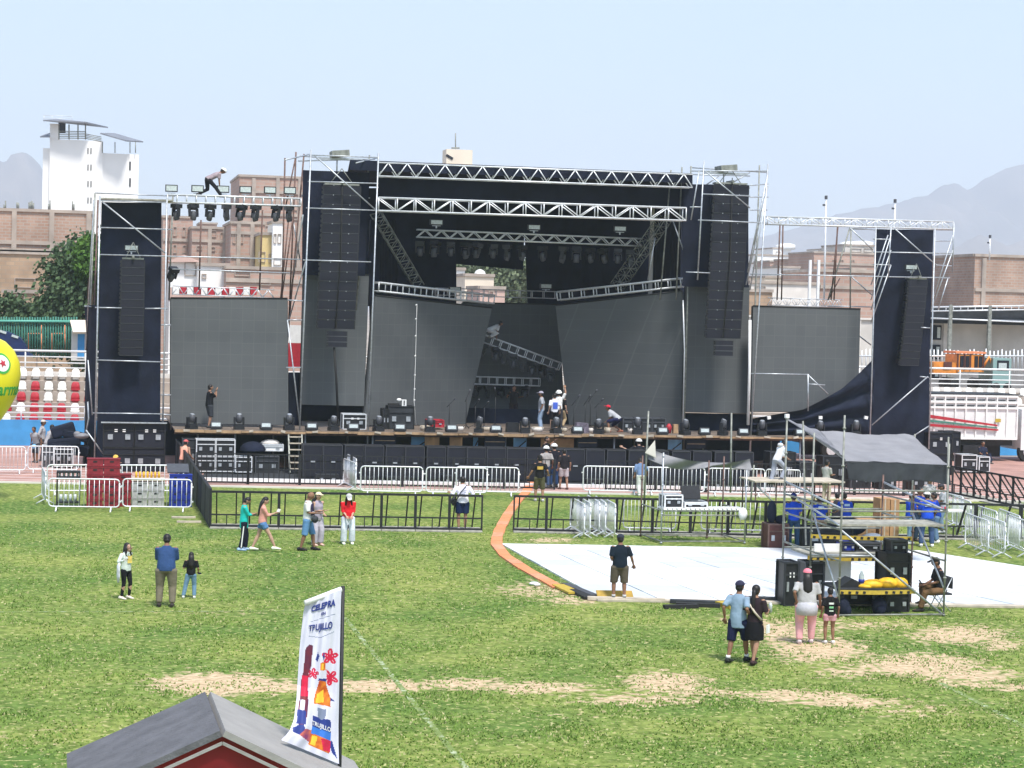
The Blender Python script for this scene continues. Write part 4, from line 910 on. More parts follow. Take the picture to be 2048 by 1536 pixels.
tree('leafy_tree', 'dense green tree beside the far left scaffold tower', px.x, 118, 0, [(0, 0, 7.2, 2.0, 2.6), (.8, 1, 9.4, 1.6, 1.7), (-1.2, 0, 5.6, 1.5, 1.7), (1.0, 0, 5.0, 1.5, 2.0), (-1.9, 0, 5.0, 1.1, 1.0)], 16000, 'leaf', .13, 5)
tree('leafy_tree', 'bright green treetop just left of the far left tower', P(178, 520, Y=116).x, 116, 0, [(0, 0, 9.6, .9, .9), (.4, .2, 8.8, 1.0, 1.0)], 3500, 'leaf_bright', .12, 7)
tree('leafy_tree', 'low spreading green tree behind the green fence at far left', P(20, 640, Y=119).x, 119, 0, [(0, 0, 6.2, 1.3, 1.1), (-2.0, 0, 6.0, 1.4, 1.1), (1.6, 0, 5.6, 1.2, .9), (-4, 0, 6.0, 1.6, 1.2)], 9000, 'leaf', .13, 4.5)
tree('leafy_tree', 'green tree seen through the gap in the black backdrop', P(1015, 580, Y=170).x, 170, 0, [(0, 0, 9.4, 2.6, 2.2), (-3.4, 4, 9.6, 2.6, 2.2), (2.4, 3, 9.0, 2.2, 2.2), (-5.5, 4, 9.0, 2.0, 2.2)], 16000, mat('leaf_dusty', (.18, .22, .12), .8, col2=(.09, .12, .06), ns=1.2), .2, 6)

# --- haze over everything
def haze():
    g = M(); g.add([(-6500, -400, -1.5), (6500, -400, -1.5), (6500, 7000, -1.5), (-6500, 7000, -1.5), (-6500, -400, 620), (6500, -400, 620), (6500, 7000, 620), (-6500, 7000, 620)], [(0, 3, 2, 1), (4, 5, 6, 7), (0, 1, 5, 4), (1, 2, 6, 5), (2, 3, 7, 6), (3, 0, 4, 7)])
    m = bpy.data.materials.new('haze'); m.use_nodes = True; t = m.node_tree; t.nodes.remove(t.nodes['Principled BSDF'])
    v_ = t.nodes.new('ShaderNodeVolumePrincipled'); v_.inputs['Color'].default_value = (.80, .88, .98, 1); v_.inputs['Density'].default_value = .00030; v_.inputs['Anisotropy'].default_value = .25
    t.links.new(v_.outputs[0], t.nodes['Material Output'].inputs['Volume'])
    tag(g.build('haze', m), kind='stuff')
haze()

# ================================================================ FIELD OBJECTS
world(False)
def rot_of(a, b): return math.atan2((b-a).y, (b-a).x)
# --- silver crowd barriers, 2.3 m long, 1.1 m high, origin at the centre on the ground
def barrier_proto():
    t = thing('crowd_barrier', 'barrier', 'barrier')
    L = 2.2; h0, h1, r = .16, 1.1, .12
    g = M(); pts = []
    for cx_, cz, a0 in ((L/2-r, h1-r, 0), (-L/2+r, h1-r, 90), (-L/2+r, h0+r, 180), (L/2-r, h0+r, 270)):
        for k in range(4): a = R_(a0+k*30); pts.append((cx_+math.cos(a)*r, 0, cz+math.sin(a)*r))
    pts.append(pts[0]); g.path(pts, .024, 6); g.build('frame', 'alu', t)
    g = M()
    for i in range(1, 14): x = -L/2+L*i/14; g.tube((x, 0, h0), (x, 0, h1), .011, 4)
    g.build('bars', 'alu', t)
    for s in (-1, 1):
        g = M(); g.path([(s*(L/2-.25), -.3, .01), (s*(L/2-.25), -.04, h0), (s*(L/2-.25), .04, h0), (s*(L/2-.25), .3, .01)], .026, 6); g.build('foot', 'alu', t)
    for z in (.35, .85):
        for s in (-1, 1): M().box((s*(L/2+.03), 0, z), (.07, .04, .05)).build('hook', 'alu', t)
    return t
barrier = once(barrier_proto)
def bar_at(x0, y0, x1, y1, label, group='silver crowd barriers', L=None):
    """two ground points of the frame ends, read in the photo"""
    a, b = P(x0, y0), P(x1, y1); c = (a+b)/2; l = L or (b-a).length
    return barrier(tuple(c), rot_of(a, b), label, group, (l/2.26, 1, 1))
BAR = [
 (95, 1022, 240, 1024, 'silver barrier in front of the red crate stacks'), (243, 1022, 384, 1024, 'silver barrier in front of the grey and blue crates'),
 (78, 985, 97, 1022, 'silver barrier seen nearly end on at the left corner of the crate area'), (92, 990, 230, 990, 'silver barrier behind the red crate stacks'), (232, 990, 368, 990, 'silver barrier behind the grey crates'),
 (-60, 948, 52, 948, 'silver barrier on the track at the far left edge'), (54, 946, 158, 947, 'silver barrier on the track in front of the black case'),
 (678, 968, 720, 988, 'silver barrier angled back at the left end of the middle row'), (690, 960, 716, 976, 'silver barrier angled behind the left end of the middle row'), (719, 990, 846, 992, 'silver barrier in the middle row right beside the angled ones'),
 (850, 992, 975, 994, 'silver barrier behind the man in the white shirt'), (910, 990, 1038, 993, 'silver barrier at the right end of the left middle row'),
 (1164, 988, 1282, 990, 'silver barrier behind the man in white trousers'), (1286, 990, 1410, 992, 'silver barrier under the left half of the sagging tarp'), (1414, 992, 1530, 994, 'silver barrier under the right half of the sagging tarp'),
 (1530, 994, 1600, 996, 'silver barrier partly hidden by the wooden platform'), (1245, 1065, 1352, 1067, 'silver barrier behind the small scaffold, left one'), (1400, 1068, 1540, 1071, 'silver barrier behind the small scaffold, right one'),
 (1138, 1060, 1170, 1080, 'leftmost of the nested silver barriers left of the white floor'), (1150, 1056, 1184, 1079, 'second of the nested silver barriers left of the white floor'), (1166, 1052, 1205, 1078, 'third of the nested silver barriers left of the white floor'), (1184, 1054, 1216, 1080, 'fourth of the nested silver barriers left of the white floor'), (1198, 1058, 1234, 1081, 'rightmost of the nested silver barriers left of the white floor'),
 (1900, 1052, 1945, 1072, 'silver barrier farthest back in the right hand cluster'), (1922, 1092, 1984, 1118, 'leftmost front barrier of the right hand cluster'), (1935, 1072, 2000, 1095, 'second barrier behind in the right hand cluster'), (1950, 1094, 2022, 1124, 'middle front barrier of the right hand cluster'), (1985, 1080, 2050, 1108, 'barrier behind the middle of the right hand cluster'), (2000, 1092, 2075, 1125, 'barrier at the right edge of the photo'), (1880, 1046, 1925, 1058, 'barrier next to the white folding table')]
for x0, y0, x1, y1, lab in BAR:
    far = (P(x0, y0)-P(x1, y1)).length; bar_at(x0, y0, x1, y1, lab, L=min(far, 2.5) if far > 1.2 else 2.2)

# --- black heavy-duty stage barricades: open frame with kicked-back braces and a tread plate
def fence_proto():
    t = thing('stage_barricade', 'barricade', 'barricade')
    L, H = 1.0, 1.18
    g = M()
    for s in (-.5, .5): g.box((s*.97, 0, H/2), (.05, .07, H))
    g.box((0, 0, H-.03), (.92, .07, .07)); g.box((0, 0, .06), (.92, .07, .08)); g.box((0, 0, .42), (.92, .04, .045)); g.box((0, 0, .24), (.03, .04, .32)); g.build('frame', 'black_paint', t)
    for s in (-.32, .28): M().bar((s, .05, 1.12), (s-.03, .85, .06), .04, .05).build('brace', 'black_paint', t)
    g = M(); g.box((0, .45, .025), (.98, .85, .03)); g.box((0, -.2, .02), (.98, .34, .035)); g.build('tread_plate', 'plank', t)
    return t
fence = once(fence_proto)
def fence_row(xs, y0, y1, group, labs):
    """xs: photo x of the joints; the row runs on the ground from (xs[0],y0) to (xs[-1],y1)"""
    for i in range(len(xs)-1):
        f0, f1 = [(x-xs[0])/(xs[-1]-xs[0]) for x in (xs[i], xs[i+1])]
        a, b = P(xs[i], y0+(y1-y0)*f0), P(xs[i+1], y0+(y1-y0)*f1)
        fence(tuple((a+b)/2), rot_of(a, b), labs[i], group, ((b-a).length, 1, 1))
fence_row([420, 486, 557, 625, 695, 762, 830, 898, 964], 1055, 1063, 'black barricades of the near row left of the orange strip', [
 'black barricade at the left corner of the near row', 'black barricade behind the boy in turquoise', 'black barricade left of the couple by the fence', 'black barricade behind the couple by the fence', 'black barricade behind the woman in red', 'black barricade right of the woman in red', 'black barricade left of the man in the white shirt', 'black barricade the man in the white shirt leans on'])
fence_row([1026, 1092, 1160, 1232, 1304, 1380, 1455, 1530, 1606], 1063, 1076, 'black barricades of the near row right of the orange strip', [
 'black barricade just right of the orange strip', 'second black barricade right of the orange strip', 'black barricade behind the nested silver barriers', 'black barricade right of the nested silver barriers', 'black barricade behind the small scaffold at left', 'black barricade behind the small scaffold at centre', 'black barricade behind the small scaffold at right', 'black barricade behind the brown speaker box'])
fence_row([1606, 1690, 1776, 1862, 1950, 2040, 2130], 1072, 1082, 'black barricades behind the blue shirt crew', [
 'black barricade behind the left blue shirt man', 'black barricade behind the right blue shirt man', 'black barricade behind the tall brown boxes', 'black barricade behind the blue shirt group', 'black barricade behind the right barrier cluster', 'black barricade at the right edge of the photo'])
xr = [1900+i*26 for i in range(8)]
for i in range(7):
    a, b = P(1895+i*26, 975+i*5.2+12), P(1921+i*26, 975+(i+1)*5.2+12)
    fence(tuple((a+b)/2), rot_of(a, b), 'black barricade of the row slanting off to the right edge, %s from the left' % ord_[i], 'black barricades slanting to the right edge', ((b-a).length, 1, 1))
# solid black side row running from the stage to the near row
def solid_proto():
    t = thing('solid_barricade', 'solid', 'barricade')
    M().box((0, 0, .6), (1.96, .05, 1.2)).build('panel', 'charcoal', t)
    g = M()
    for s in (-1, 1): g.box((s*.98, 0, .62), (.05, .08, 1.24))
    g.box((0, 0, 1.22), (1.9, .08, .05)); g.build('frame', 'black_paint', t)
    return t
solid = once(solid_proto)
a, b = P(420, 1055), P(352, 935); n = 10
for i in range(n):
    p, q = a.lerp(b, i/n), a.lerp(b, (i+1)/n); o = solid(tuple((p+q)/2), rot_of(p, q), '%s panel from the near end of the solid black side fence' % ord_[i], 'solid black barricades of the side row', ((q-p).length/1.97, 1, 1))
# dark barred fence right in front of the stage
def mojo_proto():
    t = thing('barred_barricade', 'barred', 'barricade')
    g = M(); L = 1.0
    for s in (-.49, .49): g.box((s, 0, .62), (.035, .05, 1.24))
    g.box((0, 0, 1.2), (.94, .04, .04)); g.box((0, 0, .62), (.94, .035, .035)); g.box((0, 0, .08), (.94, .05, .06)); g.build('frame', 'black_paint', t)
    g = M()
    for i in range(1, 10): g.box((-.5+i*.1, 0, .62), (.016, .02, 1.1))
    g.build('bars', 'black_paint', t)
    return t
mojo = once(mojo_proto)
a, b = P(392, 967), P(1905, 994); n = 15
for i in range(n):
    p, q = a.lerp(b, i/n), a.lerp(b, (i+1)/n)
    if i in (7,): continue
    mojo(tuple((p+q)/2), rot_of(p, q), 'black barred barricade on the grass edge below the stage, %s from the left' % (ord_+['sixteenth'])[i], 'barred black barricades below the stage', ((q-p).length, 1, 1))
g = M(); k_ = P(392, 963); k2 = P(1905, 990); g.bar(k_+V((0, .5, .06)), k2+V((0, .5, .06)), .25, .12)
tag(g.build('white_kerb', 'white_paint'), kind='structure')

# --- subwoofers, boxes and cases under the stage
def sub_proto():
    t = thing('subwoofer', 'sub', 'subwoofer')
    g = M(); g.box((0, .42, .6), (.84, .82, 1.2)); g.build('cabinet', 'black_plastic', t)
    g = M(); g.box((0, -.005, .88), (.86, .02, .5)); g.box((0, -.005, .32), (.86, .02, .5)); g.build('grille', 'speaker_face', t)
    g = M()
    for s in (-1, 1): g.box((s*.4, -.015, .6), (.02, .02, 1.18))
    g.box((0, -.015, 1.18), (.8, .02, .02)); g.build('edge_trim', 'grey_plastic', t)
    g = M(); g.box((0, -.03, .6), (.2, .03, .05)); g.build('handle', 'steel', t)
    return t
sub = once(sub_proto)
SX = [625, 665, 708, 748, 790, 829, 872, 913, 952, 992, 1032, 1072, 1112, 1150, 1190, 1232, 1275, 1318, 1362, 1404, 1447, 1488]
for i, x in enumerate(SX):
    p = P(x, 945, Y=81.9-.09*i); sub((p.x, 81.9-.09*i, .01), random.uniform(-.03, .03), 'black subwoofer of the long row under the stage front, number %d from the left' % (i+1), 'subwoofers lined up under the stage front', (.97, 1, 1.17))
def boxthing(name, label, cat, x, ybase, wpx, hpx, Y=None, dep=.8, body='black_plastic', trim='alu', rz=0, z=None, group=None, face=None, marks=0, wheels=False):
    """trunk-like case: body, metal edges, latches; base centre given in the photo"""
    p = P(x, ybase) if Y is None else P(x, ybase, Y=Y)
    s = p.y/FPX; w, h = wpx*s*1.0, hpx*s
    t = thing(name, label, cat, (p.x, p.y, p.z if z is None else z), rz, group)
    z0 = .1 if wheels else 0
    M().box((0, dep/2, z0+(h-z0)/2), (w-.03, dep-.03, h-z0-.03)).build('body', body, t)
    g = M()
    for a in (-1, 1):
        for b2 in (0, 1): g.box((a*w/2, b2*dep, z0+(h-z0)/2), (.045, .045, h-z0-.045))
        for zz in (z0, h): g.box((a*w/2, dep/2, zz), (.043, dep, .043))
    for zz in (z0, h):
        for b2 in (0, 1): g.box((0, b2*dep, zz), (w, .041, .043))
    g.box((0, -.004, z0+(h-z0)*.72), (w-.05, .03, .035)); g.build('edge_trim', trim, t)
    g = M()
    for a in (-.28, .28): g.box((a*w, -.02, z0+(h-z0)*.45), (w*.16, .03, (h-z0)*.22))
    g.build('latches', 'steel', t)
    if marks:
        for a in ((-.1, .16) if marks == 2 else (0,)): M().box((a*w, -.012, h*.72), (w*.10, .012, h*.12)).build('tape_mark', 'white_plastic', t)
    if wheels:
        for a in (-1, 1):
            M().sph((a*(w/2-.12), .12, .05), .05, 8, 5).build('wheel', 'rubber', t)
    return t
fc = 'flight cases stacked under the left of the stage'
for i, (x, y, lab) in enumerate(((411, 945, 'lower left flight case of the stack under the stage'), (450, 945, 'lower right flight case of the stack under the stage'))):
    b = boxthing('flight_case', lab, 'flight case', x, y, 37, 34, Y=84.0, group=fc, z=0, wheels=True)
    up = boxthing('flight_case', lab.replace('lower', 'upper'), 'flight case', x, y, 37, 32, Y=84.0, group=fc, z=34*84/FPX+.025, wheels=False)
boxthing('flight_case', 'small flight case right of the stacked ones under the stage', 'flight case', 487, 945, 32, 34, Y=83.8, group=fc, z=0, wheels=True)
boxthing('flight_case', 'grey covered case under the stage near the steps', 'flight case', 534, 945, 46, 34, Y=84.2, body='charcoal', trim='grey_plastic', z=0)
boxthing('flight_case', 'dark equipment rack beside the man in the orange vest', 'flight case', 378, 943, 26, 66, Y=84.6, trim='grey_plastic', z=0, body='charcoal')
g = M(); p = P(505, 905, Y=84.6); g.sph((0, 0, .0), (.55, .4, .38), 12, 8, z0=-.05); t = g.build('black_bag', 'black_cloth', None, None); t.location = (p.x, 84.6, .95); tag(t, 'lumpy black bag lying on the covered case under the stage', 'bag')
t = boxthing('white_case', 'pale box with white cloth on top under the stage', 'box', 542, 905, 48, 12, Y=84.9, body='white_plastic', z=.92); M().sph((0, .4, .3), (.4, .3, .16), 10, 6, z0=-.1).build('cloth', 'pale_concrete', t)
# steps
p = P(590, 945, Y=84.6); t = thing('steps', 'narrow steep steps leading up under the left stage edge', 'steps', (p.x, 84.6, 0))
for s in (-.28, .28): M().bar((s, -.6, .05), (s, .3, 1.6), .06, .12).build('rail', 'dull_steel', t)
for k in range(6): M().box((0, -.55+k*.15, .22+k*.26), (.52, .2, .04)).build('tread', 'pale_wood', t)
# big wooden / blue panels behind the subs
for i, (x, wd, mt, lab) in enumerate(((770, 44, 'speaker_face', 'dark flat monitor panel under the stage, left one'), (990, 44, 'speaker_face', 'dark flat monitor panel under the stage, middle one'), (1175, 42, 'speaker_face', 'dark flat monitor panel under the stage, right one'), (1392, 42, 'speaker_face', 'dark flat monitor panel under the right part of the stage'), (1120, 70, 'cardboard', 'brown board leaning under the stage at centre'), (868, 30, 'cardboard', 'brown board under the stage left of centre'), (916, 26, 'cardboard', 'second brown board under the stage left of centre'))):
    p = P(x, 880, Y=85.25); t = thing('leaning_board', lab, 'panel', (p.x, 85.25+(.5 if mt == 'cardboard' else 0), 1.16 if mt != 'cardboard' else .9)); s = 85/FPX
    M().box((0, 0, .22 if mt != 'cardboard' else .35), (wd*s, .08, .4 if mt != 'cardboard' else .7)).build('board', mt, t); M().box((0, -.05, .22), (wd*s*.92, .02, .03)).build('crossbar', 'wood', t)
for i, (x, wd) in enumerate(((840, 36), (951, 10), (1040, 27), (1350, 30))):
    p = P(x, 880, Y=86.4); t = thing('light_blue_panel', 'light blue panel standing under the stage, %s from the left' % ord_[i], 'panel', (p.x, 86.4, .7), group='light blue panels under the stage'); s = 86/FPX
    M().box((0, 0, .42), (wd*s, .05, .84)).build('board', 'light_blue', t); M().bar((-wd*s*.45, -.04, .2), (wd*s*.45, -.04, .65), .03, .04).build('brace', 'black_paint', t)
# side PA stacks
q = P(268, 915, Y=85.0)
for i, (x, zz, lab) in enumerate(((237, .02, 'bottom left'), (298, .02, 'bottom right'), (237, 1.02, 'top left'), (298, 1.02, 'top right'))):
    boxthing('bass_cabinet', 'large black bass speaker before the far left tower, %s of four' % lab, 'subwoofer', x, 938, 60, 46, Y=84.6, dep=1.0, body='speaker_face', trim='black_paint', z=zz, group='bass speakers before the far left tower', marks=2 if i > 1 else 0)
g = M(); g.box((0, 0, 0), (2.7, .1, .05)); t = g.build('steel_bar', 'steel'); t.location = (P(268, 857, Y=84.6).x, 84.5, 2.06); tag(t, 'grey bar lying along the top of the far left bass speakers', 'bar')
for i, (x, zz, w_, lab) in enumerate(((1880, .02, 52, 'large black bass speaker before the far right tower, lower one'), (1880, 1.0, 52, 'large black bass speaker before the far right tower, upper one with white tape'), (1905, 1.0, 30, 'narrow black case beside the upper bass speaker at right'))):
    boxthing('bass_cabinet', lab, 'subwoofer', x, 945, w_, 44, Y=86+i*.4*(i == 2), dep=1.0, body='speaker_face', trim='black_paint', z=zz, marks=1 if i == 1 else 0)
boxthing('flight_case', 'silver edged black flight case on the track at right', 'flight case', 1938, 945, 34, 40, Y=87, z=.0, wheels=True); boxthing('flight_case', 'narrow silver edged case on the track at right', 'flight case', 1968, 947, 24, 36, Y=87, z=.0, wheels=True)
boxthing('flight_case', 'black flight case behind the silver barrier at far left', 'flight case', 127, 928, 36, 38, Y=86, z=0, wheels=True); boxthing('flight_case', 'grey case at the left of the pile of black covers', 'flight case', 97, 930, 24, 42, Y=86.4, z=0, body='grey_plastic')
# pile of black covers
random.seed(11)
for i, (x, y, w_, h_, rx) in enumerate(((140, 900, 74, 20, .1), (128, 886, 64, 18, -.12), (150, 872, 50, 16, .25), (126, 862, 46, 22, -.3), (112, 905, 40, 22, .2))):
    p = P(x, y, Y=86.5+i*.1); s = 86.5/FPX; g = M(); g.box((0, .5, 0), (w_*s, 1.0, h_*s), ry=rx); bmm = g.build('folded_cover', 'black_cloth'); bmm.location = (p.x, p.y, p.z); md = bmm.modifiers.new('b', 'BEVEL'); md.width = .1; md.segments = 3
    tag(bmm, ('wide folded black cover at the bottom of the pile', 'folded black cover second from the bottom of the pile', 'tilted black cover at the upper right of the pile', 'topmost slanting black cover of the pile', 'small black cover at the left of the pile')[i], 'cover')
g = M(); g.sph((0, 0, -.2), (.34, .3, .12), 10, 7); g.sph((-.2, -.05, -.12), (.15, .14, .12), 8, 6); t = g.build('plastic_sheet', 'tarp_grey'); p = P(164, 862, Y=86); t.location = p; tag(t, 'crumpled pale plastic sheet beside the pile of covers', 'plastic sheet')
g = M(); g.path([(0, 0, 0), (.1, 0, .6), (.05, 0, 1.3)], .035); t = g.build('bent_pole', 'steel'); t.location = P(172, 865, Y=86); tag(t, 'bent pale pole standing behind the pile of covers', 'pole')

# --- crates
def crate_proto(mt):
    t = thing('drinks_crate', 'crate', 'crate')
    g = M(); g.box((0, .2, .13), (.54, .4, .245)); g.build('body', mt, t)
    g = M(); g.box((0, .2, .262), (.57, .43, .03)); g.box((0, .2, .02), (.56, .42, .03)); g.build('rim', mt, t)
    M().box((0, -.004, .17), (.14, .02, .05)).build('handle_slot', 'black_paint', t)
    return t
redc = once(crate_proto, 'crate_red')
places = ['bottom', 'second', 'third', 'fourth', 'fifth', 'sixth', 'top']
for k, (x, n_, nm) in enumerate(((189, 6, 'left'), (222.5, 6, 'middle'), (246, 4, 'right'))):
    p = P(x, 1016)
    for j in range(n_): redc((p.x, p.y+(.45 if k == 2 else 0), j*.285), random.uniform(-.03, .03), 'dark red drinks crate in the %s stack, %s' % (nm, 'topmost' if j == n_-1 else places[j]+(' from the bottom' if j else ' one')), 'dark red drinks crates')
greyc = once(crate_proto, 'crate_grey')
for k, x in enumerate((279, 312)):
    p = P(x, 1013)
    for j in range(3): greyc((p.x, p.y, j*.285), random.uniform(-.03, .03), 'grey crate in the %s grey stack, %s' % (('left', 'right')[k], ('bottom one', 'middle one', 'top one')[j]), 'grey crates between the red and blue ones')
p = P(295, 1013); t = thing('wooden_tray', 'pale wooden tray with yellow bottles lying on the grey crates', 'tray', (p.x, p.y, .88)); M().box((0, .2, .06), (1.15, .42, .1)).build('tray', 'pale_wood', t)
g = M()
for k in range(7): g.tube((-.4+k*.13, .2, .11), (-.4+k*.13, .2, .32), .045, 7, .03)
g.build('bottles', 'yellow_plastic', t)
bluec = once(crate_proto, 'crate_blue')
for k, x in enumerate((350, 372)):
    p = P(x, 1014)
    for j in range(4): bluec((p.x, p.y+.0*k, j*.285), random.uniform(-.02, .02), 'blue crate in the %s blue stack, %s' % (('left', 'right')[k], ('bottom one', 'second from the bottom', 'third from the bottom', 'top one')[j]), 'blue crates beside the black side fence', (.72, 1, 1))
p = P(355, 1012); t = M().box((0, .25, .02), (.75, .8, .04), rx=.3).build('grey_board', 'grey_plastic'); t.location = (p.x, p.y, 1.28); tag(t, 'grey board lying on top of the blue crates', 'board')
# hand trolley / rack
p = P(136, 1014); t = thing('black_rack', 'black metal rack with glasses behind the left barrier', 'rack', p)
g = M()
for s in (-.38, .38):
    for q in (0, .4): g.box((s, q, .6), (.05, .05, 1.2))
g.build('posts', 'black_paint', t)
for z in (.15, 1.0, 1.2): M().box((0, .2, z), (.8, .44, .06)).build('shelf', 'black_paint', t)
g = M()
for k in range(5): g.tube((-.3+k*.15, .2, 1.03), (-.3+k*.15, .2, 1.17), .04, 6)
for k in range(4): g.tube((-.25+k*.16, .2, .18), (-.25+k*.16, .2, .42), .06, 6)
g.build('bottles', 'glass_pale', t)
for i, (x, y) in enumerate(((367, 1036), (378, 1045))):
    p = P(x, y); t = M().box((0, 0, .025), (.78, .22, .05)).build('loose_plank', 'pale_wood'); t.location = p; tag(t, ('upper', 'lower')[i]+' loose plank on the grass at the foot of the black side fence', 'plank')

# --- white floor covering, orange cable cover
def floor_cover():
    a, b, c, d = P(1003, 1089), P(1563, 1100), P(2300, 1207), P(1197, 1197)
    # stays the shape read in the photo: left edge runs away from the camera
    a, d = V((12.45, 59.4, 0)), V((12.62, 48.1, 0)); c = V((30.5, 45.4, 0)); b = V((25.3, 57.6, 0))
    t = thing('floor_covering', 'large white plastic floor laid on the grass beside the orange strip', 'floor covering', d)
    world(True); m = m_['floor_white'] = mat('floor_white', (.80, .81, .82), .5, nz=.07, ns=1.1)
    m2 = m_['floor_cool'] = mat('floor_cool', (.58, .62, .66), .5, nz=.05, ns=1.5)
    nu, nv = 12, 9; random.seed(4)
    g = M()
    for i in range(nu):
        for j in range(nv):
            u0, u1, v0, v1 = i/nu+.0012, (i+1)/nu-.0012, j/nv+.0015, (j+1)/nv-.0015
            q = [a.lerp(b, u).lerp(d.lerp(c, u), v_) for u, v_ in ((u0, v0), (u1, v0), (u1, v1), (u0, v1))]; h = .045+random.random()*.004
            q = [k+V((0, 0, h)) for k in q]; g.add(q+[k-V((0, 0, h)) for k in q], [(3, 2, 1, 0), (0, 1, 5, 4), (1, 2, 6, 5), (2, 3, 7, 6), (3, 0, 4, 7)], 0 if random.random() < .7 else 1)
    g.build('floor_tiles', ['floor_white', 'floor_cool'], t)
    g = M(); g.bar(d+V((-.1, -.2, .03)), c+V((0, -.2, .03)), .35, .05); g.build('edge_board', 'pale_wood', t)
    world(False)
floor_cover()
world(True)
g = M(); pts = [P(1062, 965, .02), P(1052, 985, .02), P(1034, 1003, .02), P(1015, 1030, .02), P(1000, 1058, .02), P(994, 1075, .02), P(993, 1090, .02), P(1010, 1112, .02), P(1050, 1138, .02), P(1090, 1160, .02), P(1118, 1176, .02)]
random.seed(8); PP = []
for p, q in zip(pts, pts[1:]):
    k = max(1, int((q-p).length/.9)); PP += [p.lerp(q, i/k) for i in range(k)]
PP.append(pts[-1])
for i, (p, q) in enumerate(zip(PP, PP[1:])): g.bar(p+V((0, 0, .0)), q-(q-p)*.03, .34+random.uniform(-.02, .02), .05+random.random()*.012, i % 3 == 1)
g.bar(PP[0]-V((0, 0, .01)), PP[1]-V((0, 0, .01)), .3, .02, 2)
for p, q in zip(PP, PP[1:]): g.bar(p-V((0, 0, .006)), q-V((0, 0, .006)), .30, .03, 2)
m_['orange_worn'] = mat('orange_worn', (.70, .30, .17), .8, nz=.22, ns=5)
tag(g.build('cable_cover', ['orange_strip', 'orange_worn', 'brown_box'], None, pts[0]), 'curved orange cable cover strip running from the stage to the white floor', 'cable cover')
for i, (x0, y0, x1, y1, wd, mt, lab) in enumerate(((1116, 1170, 1150, 1186, .34, 'tape_yellow', 'yellow black edge piece at the front left of the white floor'), (1150, 1180, 1180, 1196, .3, 'rubber', 'dark edge piece at the front left corner of the white floor'), (1130, 1168, 1190, 1192, .2, 'grey_plastic', 'grey edge ramp along the left corner of the white floor'), (1175, 1196, 1330, 1200, .22, 'pale_wood', 'pale edge board in front of the man in olive shorts'),
  (1340, 1202, 1450, 1206, .25, 'charcoal', 'upper dark strip lying in front of the white floor'), (1352, 1208, 1440, 1211, .2, 'rubber', 'middle dark strip lying in front of the white floor'), (1328, 1214, 1395, 1212, .16, 'rubber', 'lowest dark strip lying on the grass before the white floor'), (1440, 1206, 1470, 1214, .3, 'tape_yellow', 'small yellow piece on the grass left of the walking couple'), (1462, 1196, 1570, 1200, .25, 'charcoal', 'dark strip at the floor edge behind the walking couple'))):
    g = M(); g.bar(P(x0, y0, .05), P(x1, y1, .05), wd, .05+.008*i); tag(g.build('edge_strip', mt, None, P(x0, y0)), lab, 'edge strip')
g = M(); a = P(1193, 1197, 0)-V((0, .1, 0)); b = P(1265, 1198, 0)-V((0, .1, 0)); g.slab([a+V((0, .18, .2)), b+V((0, .18, .2)), b+V((0, -.05, .02)), a+V((0, -.05, .02))], .03)
tag(g.build('ramp_board', mat('ochre_board', (.42, .27, .05), .8, nz=.2, ns=6), None, a), 'ochre board leaning at the edge of the white floor behind the man in olive shorts', 'board')
g = M(); g.sph(P(1068, 1167, .04), (.14, .1, .05), 8, 5); g.sph(P(1074, 1169, .04), (.1, .1, .04), 8, 5); tag(g.build('plastic_litter', 'white_plastic', None, P(1068, 1167)), 'bit of white plastic litter on the dry grass left of the white floor', 'litter')
world(False)

# --- little scaffold left of the tower, with cases
def scaf(name, label, posts, ledg, braces, plats, base):
    """posts: (X,Y,z0,z1,mat); others in metres, relative to nothing (world)"""
    world(True); t = thing(name, label, 'scaffold', base)
    for p in posts:
        m = M(); m.tube((p[0], p[1], p[2]), (p[0], p[1], p[3]), .026, 6)
        for z in [p[2]+.02+.9*k for k in range(int((p[3]-p[2])/.9)+1)]: m.tube((p[0], p[1], z), (p[0], p[1], z+.04), .045, 6)
        m.build('upright', p[4] if len(p) > 4 else 'dull_steel', t)
    for a, b in ledg: M().tube(a, b, .024, 6).build('ledger', 'dull_steel', t)
    for a, b in braces: M().tube(a, b, .026, 6).build('brace', 'steel', t)
    for (q, mt) in plats: M().slab(q, .05).build('platform', mt, t)
    world(False); return t
FX0, FX1, FY0, FY1, FY2 = 17.75, 20.45, 45.0, 47.0, 49.0
def zat(y, X, Y):   # height that shows at photo row y
    px = 1650; return P(px, y, Y=Y).z
L_ = []; Z1, Z2, Z3, Z4 = .62, 1.55, 2.02, 2.48
for z in (.05, 2.55, 3.05):
    L_ += [((FX0, FY0, z), (FX1, FY0, z))]
for z in (2.1, 2.58, 1.35):
    L_ += [((FX1, FY0, z), (FX1, FY2, z)), ((FX0, FY0, z+.0), (FX0, FY2, z+.0))]
for z in (1.2, 1.7, 2.2): L_ += [((FX0, FY1, z), (FX1, FY1, z)), ((FX0, FY2, z), (FX1, FY2, z))]
